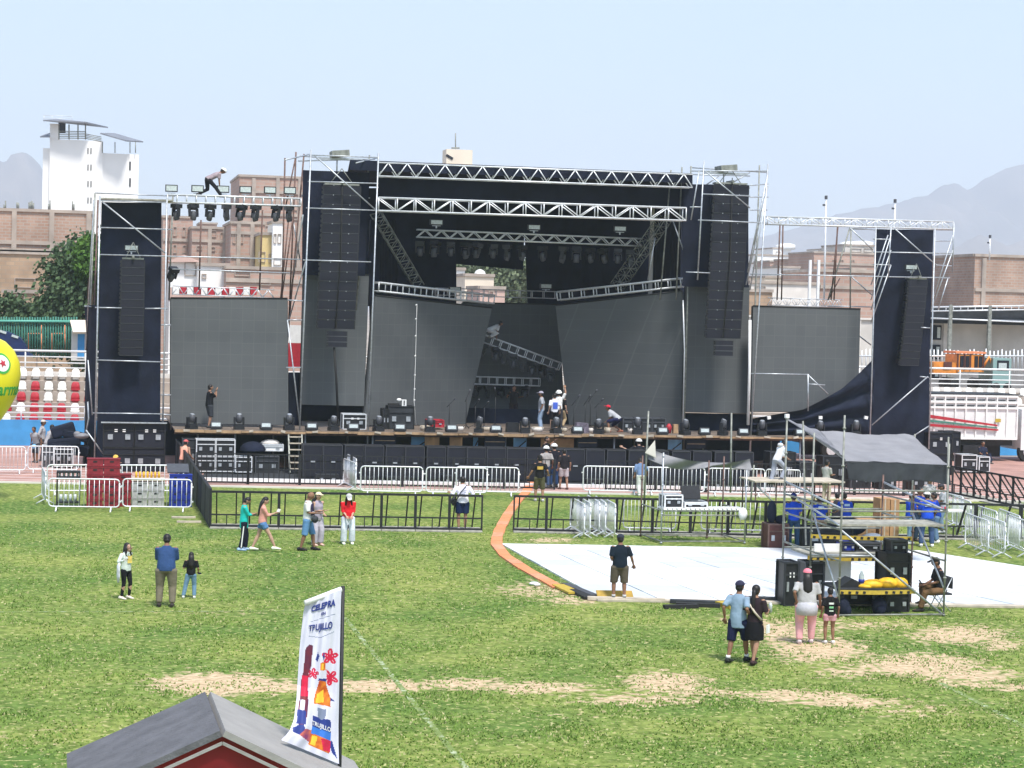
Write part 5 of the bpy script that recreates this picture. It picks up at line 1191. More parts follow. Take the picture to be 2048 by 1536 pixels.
T1 = scaf('scaffold_platform', 'front scaffold platform with yellow and black tape beside the seated man', [
 (FX0, FY0, 0, 4.85), (FX1, FY0, 0, 4.2), (FX0, FY1, 0, 4.3), (FX1, FY1, 0, 3.0, 'rusty_steel'), (FX0, FY2, 0, 4.5), (FX1, FY2, 0, 3.1, 'rusty_steel')],
 L_, [((FX0, FY0+.03, 2.1), (FX1, FY0+.03, .03)), ((FX0-.03, FY1, 2.5), (FX0-.03, FY0, .5)), ((FX1-.02, FY1, 2.3), (FX1-.02, FY0, .7)), ((FX0-.04, FY1+.9, 2.55), (FX0-.04, FY0, 2.2)), ((FX0+.02, FY2, 2.9), (FX0+.02, FY0, 2.6)), ((FX1+.02, FY2, 2.9), (FX1+.02, FY0, 2.55)), ((FX0, FY1, 1.25), (FX1, FY1, 1.2))],
 [([(FX0, FY0+.05, 2.18), (FX1, FY0+.05, 2.18), (FX1, FY0+1.15, 2.18), (FX0, FY0+1.15, 2.18)], 'plank'), ([(FX0, FY1+.2, 1.2), (FX1-.6, FY1+.2, 1.2), (FX1-.6, FY1+1.4, 1.2), (FX0, FY1+1.4, 1.2)], 'plank'), ([(FX0+.02, FY0+.1, .62), (FX1-.75, FY0+.1, .62), (FX1-.75, FY0+1.3, .62), (FX0+.02, FY0+1.3, .62)], 'charcoal')], (FX0, FY0, 0))
def tape(label, a, b, parent=None, wd=.10):
    t = thing('warning_tape', label, 'warning tape', a); world(True); a, b = V(a), V(b); n = int((b-a).length/.09)
    g = M(); mid = (a+b)/2; g.bar(a, mid-V((0, 0, .02)), .012, wd); g.bar(mid-V((0, 0, .02)), b, .012, wd); g.build('band', 'tape_yellow', t)
    g = M()
    for i in range(1, n, 2):
        if i % 12 > 7: continue
        p = a.lerp(b, i/n)-V((0, .012, .015)); g.box(p, (.07, .008, wd*.6), ry=.2)
    g.build('marks', 'black_paint', t); world(False)
tape('yellow and black tape along the lowest shelf of the scaffold platform', (FX0, FY0+.05, .6), (FX1-.72, FY0+.05, .6))
tape('yellow and black tape stretched across the back of the scaffold platform', (FX0-.02, FY1-.03, 1.72), (FX1-.02, FY1-.03, 1.66))
tape('yellow and black tape along the upper shelf of the scaffold platform', (FX0-.02, FY1+.15, 1.16), (FX1-.7, FY1+.15, 1.12))
# things on and under the platform
def loose(name, label, cat, build, loc, rz=0):
    t = thing(name, label, cat, loc, rz); build(t); return t
def f_(t):
    g = M(); g.sph((0, 0, .08), (.3, .2, .13), 12, 7); g.sph((.38, 0, .1), (.28, .2, .15), 12, 7); g.sph((.7, .02, .09), (.22, .16, .16), 10, 6); g.sph((-.2, 0, .04), (.22, .2, .07), 10, 6); g.build('bag_body', 'yellow_plastic', t)
loose('yellow_bag', 'crumpled yellow plastic bag on the lowest scaffold shelf', 'bag', f_, (18.75, 45.35, .66))
def f_(t):
    M().loft([((0, 0, 0), .07, .07), ((0, 0, .28), .07, .07), ((0, 0, .36), .03, .03), ((0, 0, .42), .03, .03)], 12).build('bottle', 'glass_pale', t); M().loft([((0, 0, .1), .073, .073), ((0, 0, .2), .073, .073)], 12).build('label', 'crate_blue', t)
loose('water_bottle', 'large clear bottle with blue label beside the yellow bag', 'bottle', f_, (18.45, 45.35, .67))
def f_(t): M().slab([(-.35, 0, 0), (0, 0, .22), (.4, 0, .02), (.4, 0, 0)], .5).build('wedge', 'black_paint', t)
loose('black_wedge', 'black wedge shaped cover left of the clear bottle', 'cover', f_, (18.2, 45.3, .67))
boxthing('speaker_box', 'black speaker box at the right end under the scaffold platform', 'speaker', 1795, 1190, 52, 66, Y=45.9, dep=.7, trim='black_paint', z=.65)
boxthing('speaker_box', 'black case on the grass below the speaker box of the platform', 'speaker', 1795, 1226, 50, 40, Y=45.7, dep=.7, trim='black_paint', z=0)
boxthing('speaker_box', 'black monitor box standing on top of the speaker box', 'speaker', 1798, 1122, 34, 26, Y=46.2, dep=.5, trim='grey_plastic', z=1.40)
boxthing('mixing_rack', 'open rack with dark mixer left of the monitor box', 'rack', 1735, 1122, 56, 18, Y=47.6, dep=.6, trim='grey_plastic', z=1.26)
boxthing('navy_case', 'navy blue soft case on the upper scaffold shelf', 'case', 1697, 1115, 30, 20, Y=47.6, dep=.5, body='crate_blue', trim='charcoal', z=1.26)
boxthing('electrical_rack', 'tall rack with white sockets at the left of the scaffold platform', 'rack', 1581, 1222, 30, 92, Y=46.8, dep=.6, trim='charcoal', z=0, marks=2)
boxthing('speaker_box', 'black rack case behind the woman in the pink cap', 'speaker', 1628, 1215, 40, 84, Y=47.4, dep=.6, trim='grey_plastic', z=0)
boxthing('long_case', 'low black case lying under the middle of the platform', 'case', 1728, 1214, 86, 30, Y=46.4, dep=.5, body='black_plastic', trim='charcoal', z=.12)
def f_(t):
    g = M(); g.slab([(-.5, 0, 0), (.5, 0, 0), (.5, .0, .95), (-.5, 0, .95)], .04); g.build('panel', 'white_plastic', t); g = M(); g.bar((-.45, -.03, .3), (.3, -.03, .8), .01, .02); g.bar((-.3, -.03, .85), (-.4, -.03, .5), .01, .015); g.build('cable_marks', 'charcoal', t)
loose('whiteboard', 'white sheet with thin hanging cables behind the yellow bag', 'panel', f_, (18.6, 47.7, .5))
def f_(t):
    g = M(); g.sph((0, 0, .2), (.2, .16, .24), 10, 8, z0=-.9); g.sph((.0, -.12, .14), (.13, .08, .13), 8, 6); g.build('bag_body', 'black_cloth', t); g = M(); g.path([(-.08, .05, .38), (-.05, .05, .5), (.05, .05, .5), (.08, .05, .38)], .015, 5); g.build('strap', 'black_paint', t)
loose('backpack', 'black backpack on the grass under the platform centre', 'backpack', f_, (18.95, 45.4, 0))
loose('backpack', 'bluish backpack on the grass beside the small child', 'backpack', f_, (17.95, 45.2, 0), .8)

# canopy of grey tarpaulin behind the platform
world(True)
def tarp(name, label, fn, nu, nv, mt, loc, cat='tarpaulin', th=.02):
    vs = [fn(i/nu, j/nv) for j in range(nv+1) for i in range(nu+1)]; F = [(j*(nu+1)+i, j*(nu+1)+i+1, (j+1)*(nu+1)+i+1, (j+1)*(nu+1)+i) for j in range(nv) for i in range(nu)]
    g = M(); g.add(vs, F, 0, True); g.add([q-V((0, 0, th))+V((0, th*.6, 0)) for q in vs], [f[::-1] for f in F], 0, True); return g.build(name, mt, loc)
t = thing('canopy', 'grey tarpaulin canopy with dark front flap over the scaffolds', 'canopy', P(1700, 960, Y=54))
TL, TRt, BR, BL = P(1640, 862, Y=58.5), P(1826, 872, Y=58.5), P(1897, 930, Y=54), P(1692, 922, Y=54); PK = P(1572, 838, Y=58)
def f_main(u, v_): p = TL.lerp(TRt, u).lerp(BL.lerp(BR, u), v_); p.z += -.12*math.sin(u*math.pi)*math.sin(v_*math.pi)+.03*math.sin(u*9+v_*4)+noise.noise(V((u*6, v_*5, 1)))*.05; return p
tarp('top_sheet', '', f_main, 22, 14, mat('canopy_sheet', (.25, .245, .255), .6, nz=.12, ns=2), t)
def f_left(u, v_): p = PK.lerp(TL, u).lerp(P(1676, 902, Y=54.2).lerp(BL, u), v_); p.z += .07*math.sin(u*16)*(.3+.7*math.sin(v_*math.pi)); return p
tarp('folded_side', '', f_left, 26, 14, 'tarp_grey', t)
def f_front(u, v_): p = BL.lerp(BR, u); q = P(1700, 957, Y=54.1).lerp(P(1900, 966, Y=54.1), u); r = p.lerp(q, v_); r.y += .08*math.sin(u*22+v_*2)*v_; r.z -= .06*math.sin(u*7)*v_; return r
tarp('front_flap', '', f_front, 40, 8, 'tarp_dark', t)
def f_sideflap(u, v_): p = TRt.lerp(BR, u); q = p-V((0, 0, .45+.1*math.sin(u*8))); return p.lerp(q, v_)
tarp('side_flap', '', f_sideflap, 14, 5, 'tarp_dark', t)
for (x0, y0, x1, y1, Y) in ((1574, 834, 1566, 1060, 58), (1606, 842, 1612, 1090, 56), (1830, 868, 1822, 1030, 58.4), (1897, 874, 1893, 1060, 53.9)): pipe('pole', t, x0, y0, x1, y1, Y, r=.03, mt='dull_steel')
g = M(); g.box(P(1574, 832, Y=58), (.12, .12, .12)); g.build('pole_cap', 'white_plastic', t)
# sagging black net left of it
t = thing('sagging_tarp', 'sagging grey black tarpaulin tied between poles right of the stage centre', 'tarpaulin', P(1320, 930, Y=70))
A1, A2, A3, A4 = P(1298, 890, Y=70), P(1500, 906, Y=70), P(1506, 938, Y=70), P(1290, 915, Y=70)
def f_sag(u, v_):
    y0 = 890+26*math.sin(u*math.pi*.9)**.6*1-0+(905-890)*u; y1 = 918+(940-918)*u+22*math.sin(min(1, u*1.6)*math.pi)*.6; x = 1296+u*206
    p = P(x, y0+(y1-y0)*v_, Y=70); p.y += .1*math.sin(u*14+v_*3); return p
tarp('sheet', '', f_sag, 36, 8, 'tarp_grey', t)
def f_tip(u, v_): p = P(1290, 905, Y=69.9).lerp(P(1310, 880, Y=69.9), u).lerp(P(1312, 915, Y=69.9), v_); return p
tarp('tip', '', f_tip, 6, 6, 'pale_concrete', t)
for (x0, y0, x1, y1) in ((1297, 822, 1288, 1010), (1463, 826, 1461, 985), (1508, 930, 1500, 1020)): pipe('pole', t, x0, y0, x1, y1, 70, r=.035, mt='dull_steel')
world(False)
# second little scaffold with white deck and two cases
S0, S1 = P(1322, 1088), P(1500, 1092)
Yd = S0.y; zt = P(1325, 1018, Y=Yd).z
T2 = scaf('scaffold_platform', 'low scaffold with white slatted shelf and two equipment cases', [
 (S0.x, Yd, 0, P(1325, 905, Y=Yd).z, 'steel'), (S1.x, Yd, 0, P(1505, 940, Y=Yd).z, 'steel'), (S0.x-.1, Yd+2, 0, 2.6, 'rusty_steel'), (S1.x-.1, Yd+2, 0, 2.6, 'rusty_steel'), ((S0.x+S1.x)/2+.6, Yd+1.5, 0, 2.5, 'rusty_steel')],
 [((S0.x, Yd, .08), (S1.x, Yd, .08)), ((S0.x, Yd, .9), (S1.x, Yd, .9)), ((S0.x-.1, Yd+2, .08), (S1.x-.1, Yd+2, .08)), ((S0.x, Yd, .08), (S0.x-.1, Yd+2, .08)), ((S1.x, Yd, .08), (S1.x-.1, Yd+2, .08)), ((S0.x, Yd, zt-.05), (S0.x-.1, Yd+2, zt-.05)), ((S1.x, Yd, zt-.05), (S1.x-.1, Yd+2, zt-.05)), ((S0.x, Yd, zt-.06), (S1.x, Yd, zt-.06))], [], [], (S0.x, Yd, 0))
t = thing('slatted_shelf', 'white slatted shelf on the low scaffold', 'shelf', (S0.x, Yd, zt))
for i in range(18): M().box((.1+i*(S1.x-S0.x-.2)/17, .3, .0), (.11, .7, .05)).build('slat', 'white_plastic', t)
boxthing('flight_case', 'silver edged open case on the white slatted shelf', 'flight case', 1347, 1015, 38, 26, Y=Yd+.1, dep=.6, z=zt+.03, marks=2)
t = boxthing('mixer_case', 'black mixer case with raised lid on the white slatted shelf', 'flight case', 1392, 1015, 48, 11, Y=Yd+.1, dep=.7, z=zt+.03); M().box((0, .6, .42), (.6, .08, .42), rx=-.3).build('lid', 'black_plastic', t)
def f_(t): g = M(); g.sph((0, 0, 0), (.15, .12, .2), 12, 8); g.build('bag_body', 'white_plastic', t); M().path([(0, 0, .18), (.03, 0, .35)], .01, 4).build('handle', 'white_plastic', t)
loose('white_bag', 'white plastic bag hanging from the low scaffold post', 'bag', f_, (S1.x-.12, Yd-.1, P(1492, 1027, Y=Yd).z))
# pale wooden platform where the climbing man stands
A5 = P(1512, 964, Y=66); B5 = P(1686, 966, Y=66)
T3 = scaf('scaffold_platform', 'pale plank platform behind the blue shirt crew carrying the climbing man', [(A5.x, 66, 0, A5.z, 'rusty_steel'), (A5.x+.75, 66, 0, A5.z, 'rusty_steel'), (B5.x-.15, 66, 0, A5.z, 'brown_box'), (B5.x-.9, 66.4, 0, A5.z, 'brown_box'), (A5.x, 67.4, 0, A5.z, 'rusty_steel'), (B5.x, 67.4, 0, A5.z, 'rusty_steel')],
 [((A5.x, 66, .5), (A5.x+.75, 66, .5)), ((B5.x-1.3, 66.2, A5.z-.1), (B5.x+.1, 66.2, A5.z-.1))], [((A5.x, 66, A5.z-.1), (A5.x+.75, 66, .6)), ((B5.x-1.3, 66.2, A5.z-.2), (B5.x-.2, 66.2, .2))], [([(A5.x-.1, 65.8, A5.z), (B5.x, 65.8, A5.z), (B5.x, 67.5, A5.z), (A5.x-.1, 67.5, A5.z)], 'pale_wood')], (A5.x, 66, 0))
# brown speaker box and stand left of the crew, cartons behind
boxthing('wooden_speaker', 'dark brown wooden box beside the left blue shirt man', 'box', 1556, 1098, 44, 52, dep=.6, body='brown_box', trim='rusty_steel')
def f_(t): g = M(); g.sph((0, 0, .35), (.16, .14, .36), 10, 8, z0=-.9); g.sph((.3, 0, .12), (.2, .16, .14), 10, 6); g.build('bag_body', 'black_cloth', t)
p = P(1548, 1098); loose('black_bag', 'black bag standing on the dark brown wooden box', 'bag', f_, (p.x, p.y+.3, 52*p.y/FPX))
g0 = 'tall brown cartons standing behind the scaffold platform'
for i, (x, y, w_, h_) in enumerate(((1768, 1083, 22, 92), (1788, 1083, 20, 90), (1733, 1083, 40, 48))):
    p = P(x, y); s = p.y/FPX; t = thing('carton', ('left tall brown carton behind the scaffold platform', 'right tall brown carton behind the scaffold platform', 'wide low brown carton left of the two tall ones')[i], 'carton', p, 0, None); M().box((0, .3, h_*s/2), (w_*s, .6, h_*s)).build('box', 'cardboard', t); M().box((0, -.005, h_*s/2), (.05, .012, h_*s*.98)).build('tape', 'pale_wood', t)
    g = M()
    for k in range(6): g.box((w_*s*.3, -.008, h_*s*(.15+.12*k)), (.08, .008, .05))
    g.build('print_marks', 'wood', t)
def f_(t): g = M(); g.sph((0, 0, .18), (.42, .3, .2), 12, 8, z0=-.9); g.sph((.3, 0, .12), (.3, .25, .13), 10, 7, z0=-.9); g.build('sheet', 'white_plastic', t); g = M(); g.sph((-.1, -.2, .2), (.14, .1, .1), 8, 6); g.build('blue_part', 'light_blue', t)
loose('crumpled_sheet', 'crumpled white plastic sheet heaped before the brown cartons', 'plastic sheet', f_, tuple(P(1745, 1090)))
def f_(t): M().sph((0, 0, .3), (.55, .3, .28), 14, 8, z0=-.9).build('bag_body', 'black_cloth', t)
p = P(1700, 1088); loose('black_bag', 'big black duffel bag behind the upper scaffold shelf', 'bag', f_, (p.x, p.y, .25))
t = boxthing('low_table_case', 'long dark case the blue shirt men lean over', 'case', 1655, 1096, 110, 44, dep=.6, body='charcoal', trim='black_paint')
# folding table and papers at right
p = P(1893, 1072); t = thing('folding_table', 'white folding table right of the blue shirt group', 'table', p); M().box((0, 0, .85), (1.1, .6, .05)).build('table_top', 'white_plastic', t)
for a in (-.45, .45):
    for b in (-.22, .22): M().tube((a, b, 0), (a, b, .83), .02, 5).build('leg', 'alu', t)
g = M(); g.sph((0, 0, 0), .05, 8, 6); g.sph((.15, .05, 0), .05, 8, 6)
t2 = g.build('red_cups', 'seat_red'); t2.location = (p.x-.2, p.y, p.z+.93); tag(t2, 'two small red items on the white folding table', 'cup')
# chair under the seated man
CH = V((20.72, 45.8, 0))
t = thing('folding_chair', 'black folding chair under the seated man in the black cap', 'chair', CH, 0)
M().box((0, 0, .45), (.42, .42, .04)).build('seat', 'black_plastic', t); M().box((.21, 0, .72), (.03, .4, .28)).build('backrest', 'black_plastic', t)
for a in (-1, 1): g = M(); g.tube((.2, a*.19, .85), (-.22, a*.19, .01), .014, 5); g.tube((-.18, a*.19, .44), (.2, a*.19, .01), .014, 5); g.build('leg_frame', 'steel', t)

# --- equipment on the deck
def mic_proto():
    t = thing('microphone_stand', 'mic', 'microphone stand')
    M().tube((0, 0, 0), (0, 0, 1.15), .018, 6).build('pole', 'black_paint', t)
    g = M()
    for k in range(3): a = k*2.1; g.tube((0, 0, .15), (.28*math.cos(a), .28*math.sin(a), .01), .014, 5)
    g.build('tripod', 'black_paint', t)
    g = M(); g.tube((-.12, 0, 1.05), (.2, 0, 1.42), .014, 5); g.build('boom', 'black_paint', t); M().loft([((.2, 0, 1.42), .03, .03), ((.26, 0, 1.5), .045, .045), ((.28, 0, 1.54), .02, .02)], 8).build('microphone', 'grey_plastic', t)
    return t
mic = once(mic_proto)
for i, (x, Y, h, lab) in enumerate(((898, 88, .9, 'leftmost microphone stand right of the red case'), (932, 88, 1.15, 'microphone stand before the left tilted screen corner'), (950, 89, .85, 'short microphone stand second of the back group'), (968, 88.5, .8, 'microphone stand without boom near centre back'), (990, 89, 1.2, 'microphone stand with pale tip at centre back'), (1147, 88, 1.05, 'microphone stand left of the right group'), (1170, 88, 1.05, 'microphone stand with pale microphone in the right group'), (1180, 88.4, 1.2, 'tallest tilted microphone stand of the right group'), (1193, 88, .95, 'rightmost microphone stand beside the tilted one'))):
    p = P(x, 850, Y=Y); mic((p.x, Y, DECK+.01), random.uniform(-2, 2), lab, 'microphone stands on the stage', (1, 1, h))
zz = DECK+.01
boxthing('flight_case', 'silver edged equipment rack on the stage before the left narrow screen', 'flight case', 709, 850, 46, 30, Y=86.5, z=zz, marks=2)
t = boxthing('console_case', 'tall black console cases on the stage left of centre', 'console', 802, 850, 52, 46, Y=87, z=zz, trim='black_paint', body='charcoal'); g = M(); g.box((-.3, .3, 1.08), (.5, .2, .08)); g.build('top_cable', 'rubber', t)
boxthing('narrow_case', 'narrow upright black case left of the console cases', 'case', 772, 850, 12, 40, Y=87, z=zz, trim='black_paint', body='black_plastic')
def f_(t): g = M(); g.box((0, 0, .14), (.2, .16, .28)); g.sph((-.22, 0, .26), (.12, .08, .08), 8, 6); g.build('cover', 'white_plastic', t); M().box((0, -.09, .14), (.05, .02, .2)).build('dark_gap', 'charcoal', t)
loose('white_lamp', 'small white device on top of the console cases', 'device', f_, (P(808, 800, Y=87.3).x, 87.3, DECK+1.02))
t = boxthing('red_case', 'bright red case lying on the stage', 'case', 872, 846, 32, 13, Y=87, z=zz+.12, trim='seat_red', body='seat_red')
for i, (x, w_, lab) in enumerate(((850, 22, 'beige box on the stage below the red case'), (920, 18, 'pale rounded box right of the red case'), (975, 30, 'tangle of pale cables on the stage at centre'), (1075, 26, 'pale trough on the stage beside the grey shirt man'), (1128, 14, 'small pale box behind the men on stage'), (1180, 16, 'pale box left of the crouching man'), (1215, 14, 'pale basin at the feet of the crouching man'), (1262, 14, 'pale basin behind the crouching man'))):
    p = P(x, 852, Y=86.3); t = thing('pale_box', lab, 'box', (p.x, 86.3, zz)); s = 86/FPX; g = M(); g.loft([((0, 0, 0), w_*s*.42, .16), ((0, 0, .2), w_*s*.5, .2)], 8, xdir=(1, 0, 0)); g.build('tub', 'pale_wood' if i % 2 == 0 else 'pale_concrete', t); M().box((0, 0, .2), (w_*s*.8, .3, .04)).build('lid', 'grey_plastic' if i % 3 else 'pale_wood', t)
for i, (x, w_, h_, lab) in enumerate(((1262, 34, 28, 'left black monitor speaker behind the crouching man'), (1290, 30, 28, 'middle black monitor speaker behind the crouching man'), (1318, 28, 28, 'right black monitor speaker behind the crouching man'))):
    boxthing('monitor_speaker', lab, 'speaker', x, 850, w_, h_, Y=87, z=zz, trim='grey_plastic', body='charcoal')
def f_(t):
    g = M(); g.loft([((0, 0, 0), .1, .1), ((0, 0, .28), .14, .12), ((0, 0, .42), .05, .05)], 8); g.build('body', 'seat_red', t); g = M(); g.box((.3, 0, .2), (.22, .2, .4)); g.build('leather', 'wood', t)
loose('red_white_bag', 'red and brown bags on the stage right of the monitor speakers', 'bag', f_, (P(1338, 850, Y=86.5).x, 86.5, zz))
p = P(1160, 850, Y=86.3); t = thing('cloth_case', 'mottled dark cloth covered case on the stage', 'case', (p.x, 86.3, zz)); g = M(); g.slab([(-.35, 0, 0), (.35, 0, 0), (.28, 0, .42), (-.22, 0, .45)], .4); g.build('cover', mat('mottled', (.16, .14, .18), .9, nz=.5, ns=14), t)
p = P(1023, 852, Y=86.0); t = thing('monitor_speaker', 'brownish wedge monitor speaker at front centre of the stage', 'speaker', (p.x, 86.0, zz)); g = M(); g.slab([(-.28, 0, 0), (.28, 0, 0), (.26, 0, .42), (-.26, 0, .42)], .35); g.build('cabinet', 'black_plastic', t); M().box((0, -.015, .3), (.46, .02, .2)).build('front_panel', mat('mauve', (.14, .10, .13), .8), t)
for i, x in enumerate((1537, 1640, 1731)):
    p = P(x, 835, Y=85.6); t = M().box((0, 0, 0), (.16, .1, .14), ry=.2*(i-1)).build('white_tag', 'white_plastic'); t.location = (p.x, 85.55, p.z); tag(t, 'white paper tag on the right stage lights, %s from the left' % ord_[i], 'tag')
# string of bulbs / rope down the left tilted screen
world(True)
g = M(); pts = [P(834, 608, Y=88.6), P(833, 640, Y=88.4), P(831, 720, Y=88.2), P(828, 800, Y=88), P(832, 850, Y=87.8)]; g.path(pts, .012, 5)
for y in (610, 638, 672, 712, 750, 778, 800): g.sph(P(832.5-(y-610)*.02, y, Y=88.2), .045, 8, 5)
tag(g.build('rope', 'white_plastic', None, pts[-1]), 'pale knotted rope hanging down the left tilted screen', 'rope')
g = M(); pts = [P(1500, 640, Y=85.5), P(1499, 740, Y=85.5), P(1496, 850, Y=85.5)]; g.path(pts, .07, 6); tag(g.build('white_wrap', 'white_plastic', None, pts[-1]), 'white wrapping round the post left of the far right screen', 'wrapping')
g = M(); pts = [P(1366, 600, Y=88), P(1369, 700, Y=88), P(1366, 850, Y=88)]; g.path(pts, .035, 6); tag(g.build('pale_pole', 'alu', None, pts[-1]), 'thin pale pole between the right tilted screen and narrow screen', 'pole')
t = thing('pale_column', 'pale pink brown column between the right side curtain and lighting truss', 'column', P(1305, 590, Y=91)); g = M(); g.bar(P(1306, 392, Y=91), P(1300, 590, Y=91), .16, .16); g.build('shaft', 'pale_concrete', t); M().bar(P(1309, 388, Y=90.9), P(1309, 404, Y=90.9), .34, .2).build('cap', 'white_plastic', t)
# winch boxes on the tower tops
for i, (x, y, Y, lab) in enumerate(((679, 308, 86.5, 'weathered metal box beam on top of the left scaffold tower'), (1452, 337, 86.5, 'weathered metal box beam on top of the right scaffold tower'))):
    t = thing('winch_beam', lab, 'beam', P(x, y+8, Y=Y)); c = P(x, y, Y=Y); g = M(); g.box(c, (.75, 1.0, .26), ry=-.1); g.build('box', 'dull_steel', t); g = M(); g.box(c-V((0, 0, .22)), (2.0, .12, .1)); g.tube(c-V((.1, 0, .2)), c-V((.1, 0, .75)), .03); g.build('support', 'steel', t)
world(False)

# --- balloon
def balloon():
    c = P(-42, 748, Y=72); t = thing('advertising_balloon', 'big yellow inflated balloon with green lettering at the left edge', 'balloon', (c.x, 72, 0))
    R0 = 1.42; prof = [(-2.55, .05), (-2.35, .16), (-2.0, .42), (-1.55, .8), (-1.1, 1.1), (-.6, 1.33), (0, 1.42), (.45, 1.37), (.85, 1.18), (1.15, .88), (1.33, .5), (1.4, .08)]
    y = mat('balloon_yellow', (.82, .72, .02), .35, nz=.05, ns=2)
    g = M(); g.loft([((0, 0, c.z+z), r, r) for z, r in prof], 32); g.build('envelope', y, t)
    g = M(); g.tube((0, 0, c.z-2.5), (0, 0, 0), .02, 5); g.build('tether', 'white_plastic', t)
    # lettering and round badge wrapped on the surface (facing the camera)
    ang0 = math.atan2(-72, -c.x)          # direction from balloon to camera
    def wrap(o):
        for v_ in o.data.vertices:
            x, z = v_.co.x, v_.co.z; zz = z; r = 1.42
            for (z0, r0), (z1, r1) in zip(prof, prof[1:]):
                if z0 <= zz <= z1: r = r0+(r1-r0)*(zz-z0)/(z1-z0)
            th = ang0+x/1.42; off = .012+v_.co.y
            v_.co = V(((r+off)*math.cos(th), (r+off)*math.sin(th), c.z+z))
    gm = mat('logo_green', (.05, .38, .06), .5)
    o = text_mesh('lettering', 'farma', .62, gm, Matrix.Translation((1.22, 0, -.5)) @ Matrix.Rotation(math.pi/2, 4, 'X'), t, .003, .012); wrap(o)
    def disc(name, r0, mt, y_, n=28, star=False):
        g = M(); vs = [(.86, y_, .42)]+[(.86+math.cos(2*math.pi*k/n)*(r0*(1 if not star or k % 2 else .45)), y_, .42+math.sin(2*math.pi*k/n)*(r0*(1 if not star or k % 2 else .45))) for k in range(n)]
        g.add(vs, [(0, k+1, (k+1) % n+1) for k in range(n)]); o = g.build(name, mt, t); wrap(o)
    disc('badge_ring', .36, gm, .004); disc('badge_field', .28, 'white_plastic', .009); disc('badge_star', .16, 'seat_red', .014, 10, True)
balloon()

# --- kiosk roof and beer banner in the foreground
def kiosk():
    world(True)
    zr = 2.6; A = P(445, 1473, z=zr); B = P(415, 1394, z=zr)
    t = thing('red_kiosk', 'red kiosk with grey gabled board roof in the foreground', 'kiosk', (A.x, A.y, 0))
    dy = B.y-A.y; x0 = A.x; pitch = .445; hw = 2.3; fy = A.y; by = B.y
    fyv = V((0, 1, 0)); dirL = V((-1, 0, -pitch)); dirR = V((1, 0, -.50))
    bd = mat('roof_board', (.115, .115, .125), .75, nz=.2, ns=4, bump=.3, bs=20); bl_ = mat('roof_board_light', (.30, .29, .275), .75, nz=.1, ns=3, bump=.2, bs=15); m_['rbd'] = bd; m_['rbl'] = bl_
    Lt = V((A.x, fy, zr)); Lb = V((B.x, by, zr))
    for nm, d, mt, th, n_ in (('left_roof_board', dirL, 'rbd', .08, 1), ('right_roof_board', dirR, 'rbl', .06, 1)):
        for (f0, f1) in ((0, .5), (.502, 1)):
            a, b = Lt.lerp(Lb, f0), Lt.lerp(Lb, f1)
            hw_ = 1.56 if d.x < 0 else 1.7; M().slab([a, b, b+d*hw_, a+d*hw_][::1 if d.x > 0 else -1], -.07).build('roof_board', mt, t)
    g = M(); g.slab([Lt+V((0, .16, -.015)), Lt+V((0, .16, -.015))+dirR*1.7, Lt+V((0, .16, 0))+V((1.7, 0, -2.58)), Lt+V((0, .16, 0))+V((-1.7, 0, -2.58)), Lt+V((0, .16, -.015))+dirL*1.7], .06)
    g.build('gable_wall', mat('kiosk_red', (.30, .012, .02), .55, nz=.2, ns=2), t)
    for d, s in ((dirL, -1), (dirR, 1)):
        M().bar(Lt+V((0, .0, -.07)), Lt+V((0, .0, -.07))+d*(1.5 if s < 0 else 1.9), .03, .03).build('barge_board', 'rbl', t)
    g = M(); g.slab([Lt+V((-1.4, .35, -2.6)), Lt+V((-1.4, dy-.1, -2.6)), Lt+V((-1.4, dy-.1, -.95)), Lt+V((-1.4, .35, -.95))], .05); g.slab([Lt+V((1.6, .35, -2.6)), Lt+V((1.6, dy-.1, -2.6)), Lt+V((1.6, dy-.1, -1.2)), Lt+V((1.6, .35, -1.2))], .05); g.build('side_wall', 'kiosk_red' if 'kiosk_red' in m_ else 'seat_red', t)
    g = M()
    for (x, y, l) in ((-.55, .9, .28), (-.42, .7, .2), (.35, 1.0, .35), (.55, .3, .12), (.2, .5, .1), (-.05, .35, .08)):
        d = dirL if x < 0 else dirR; p = Lt+V((0, dy*y*.9, .012 if x < 0 else .012))+d*abs(x)*1.2; g.bar(p, p+d*l*.5+V((0, .03, 0)), .02, .03)
    g.build('stains', 'charcoal', t)
    world(False)
kiosk()
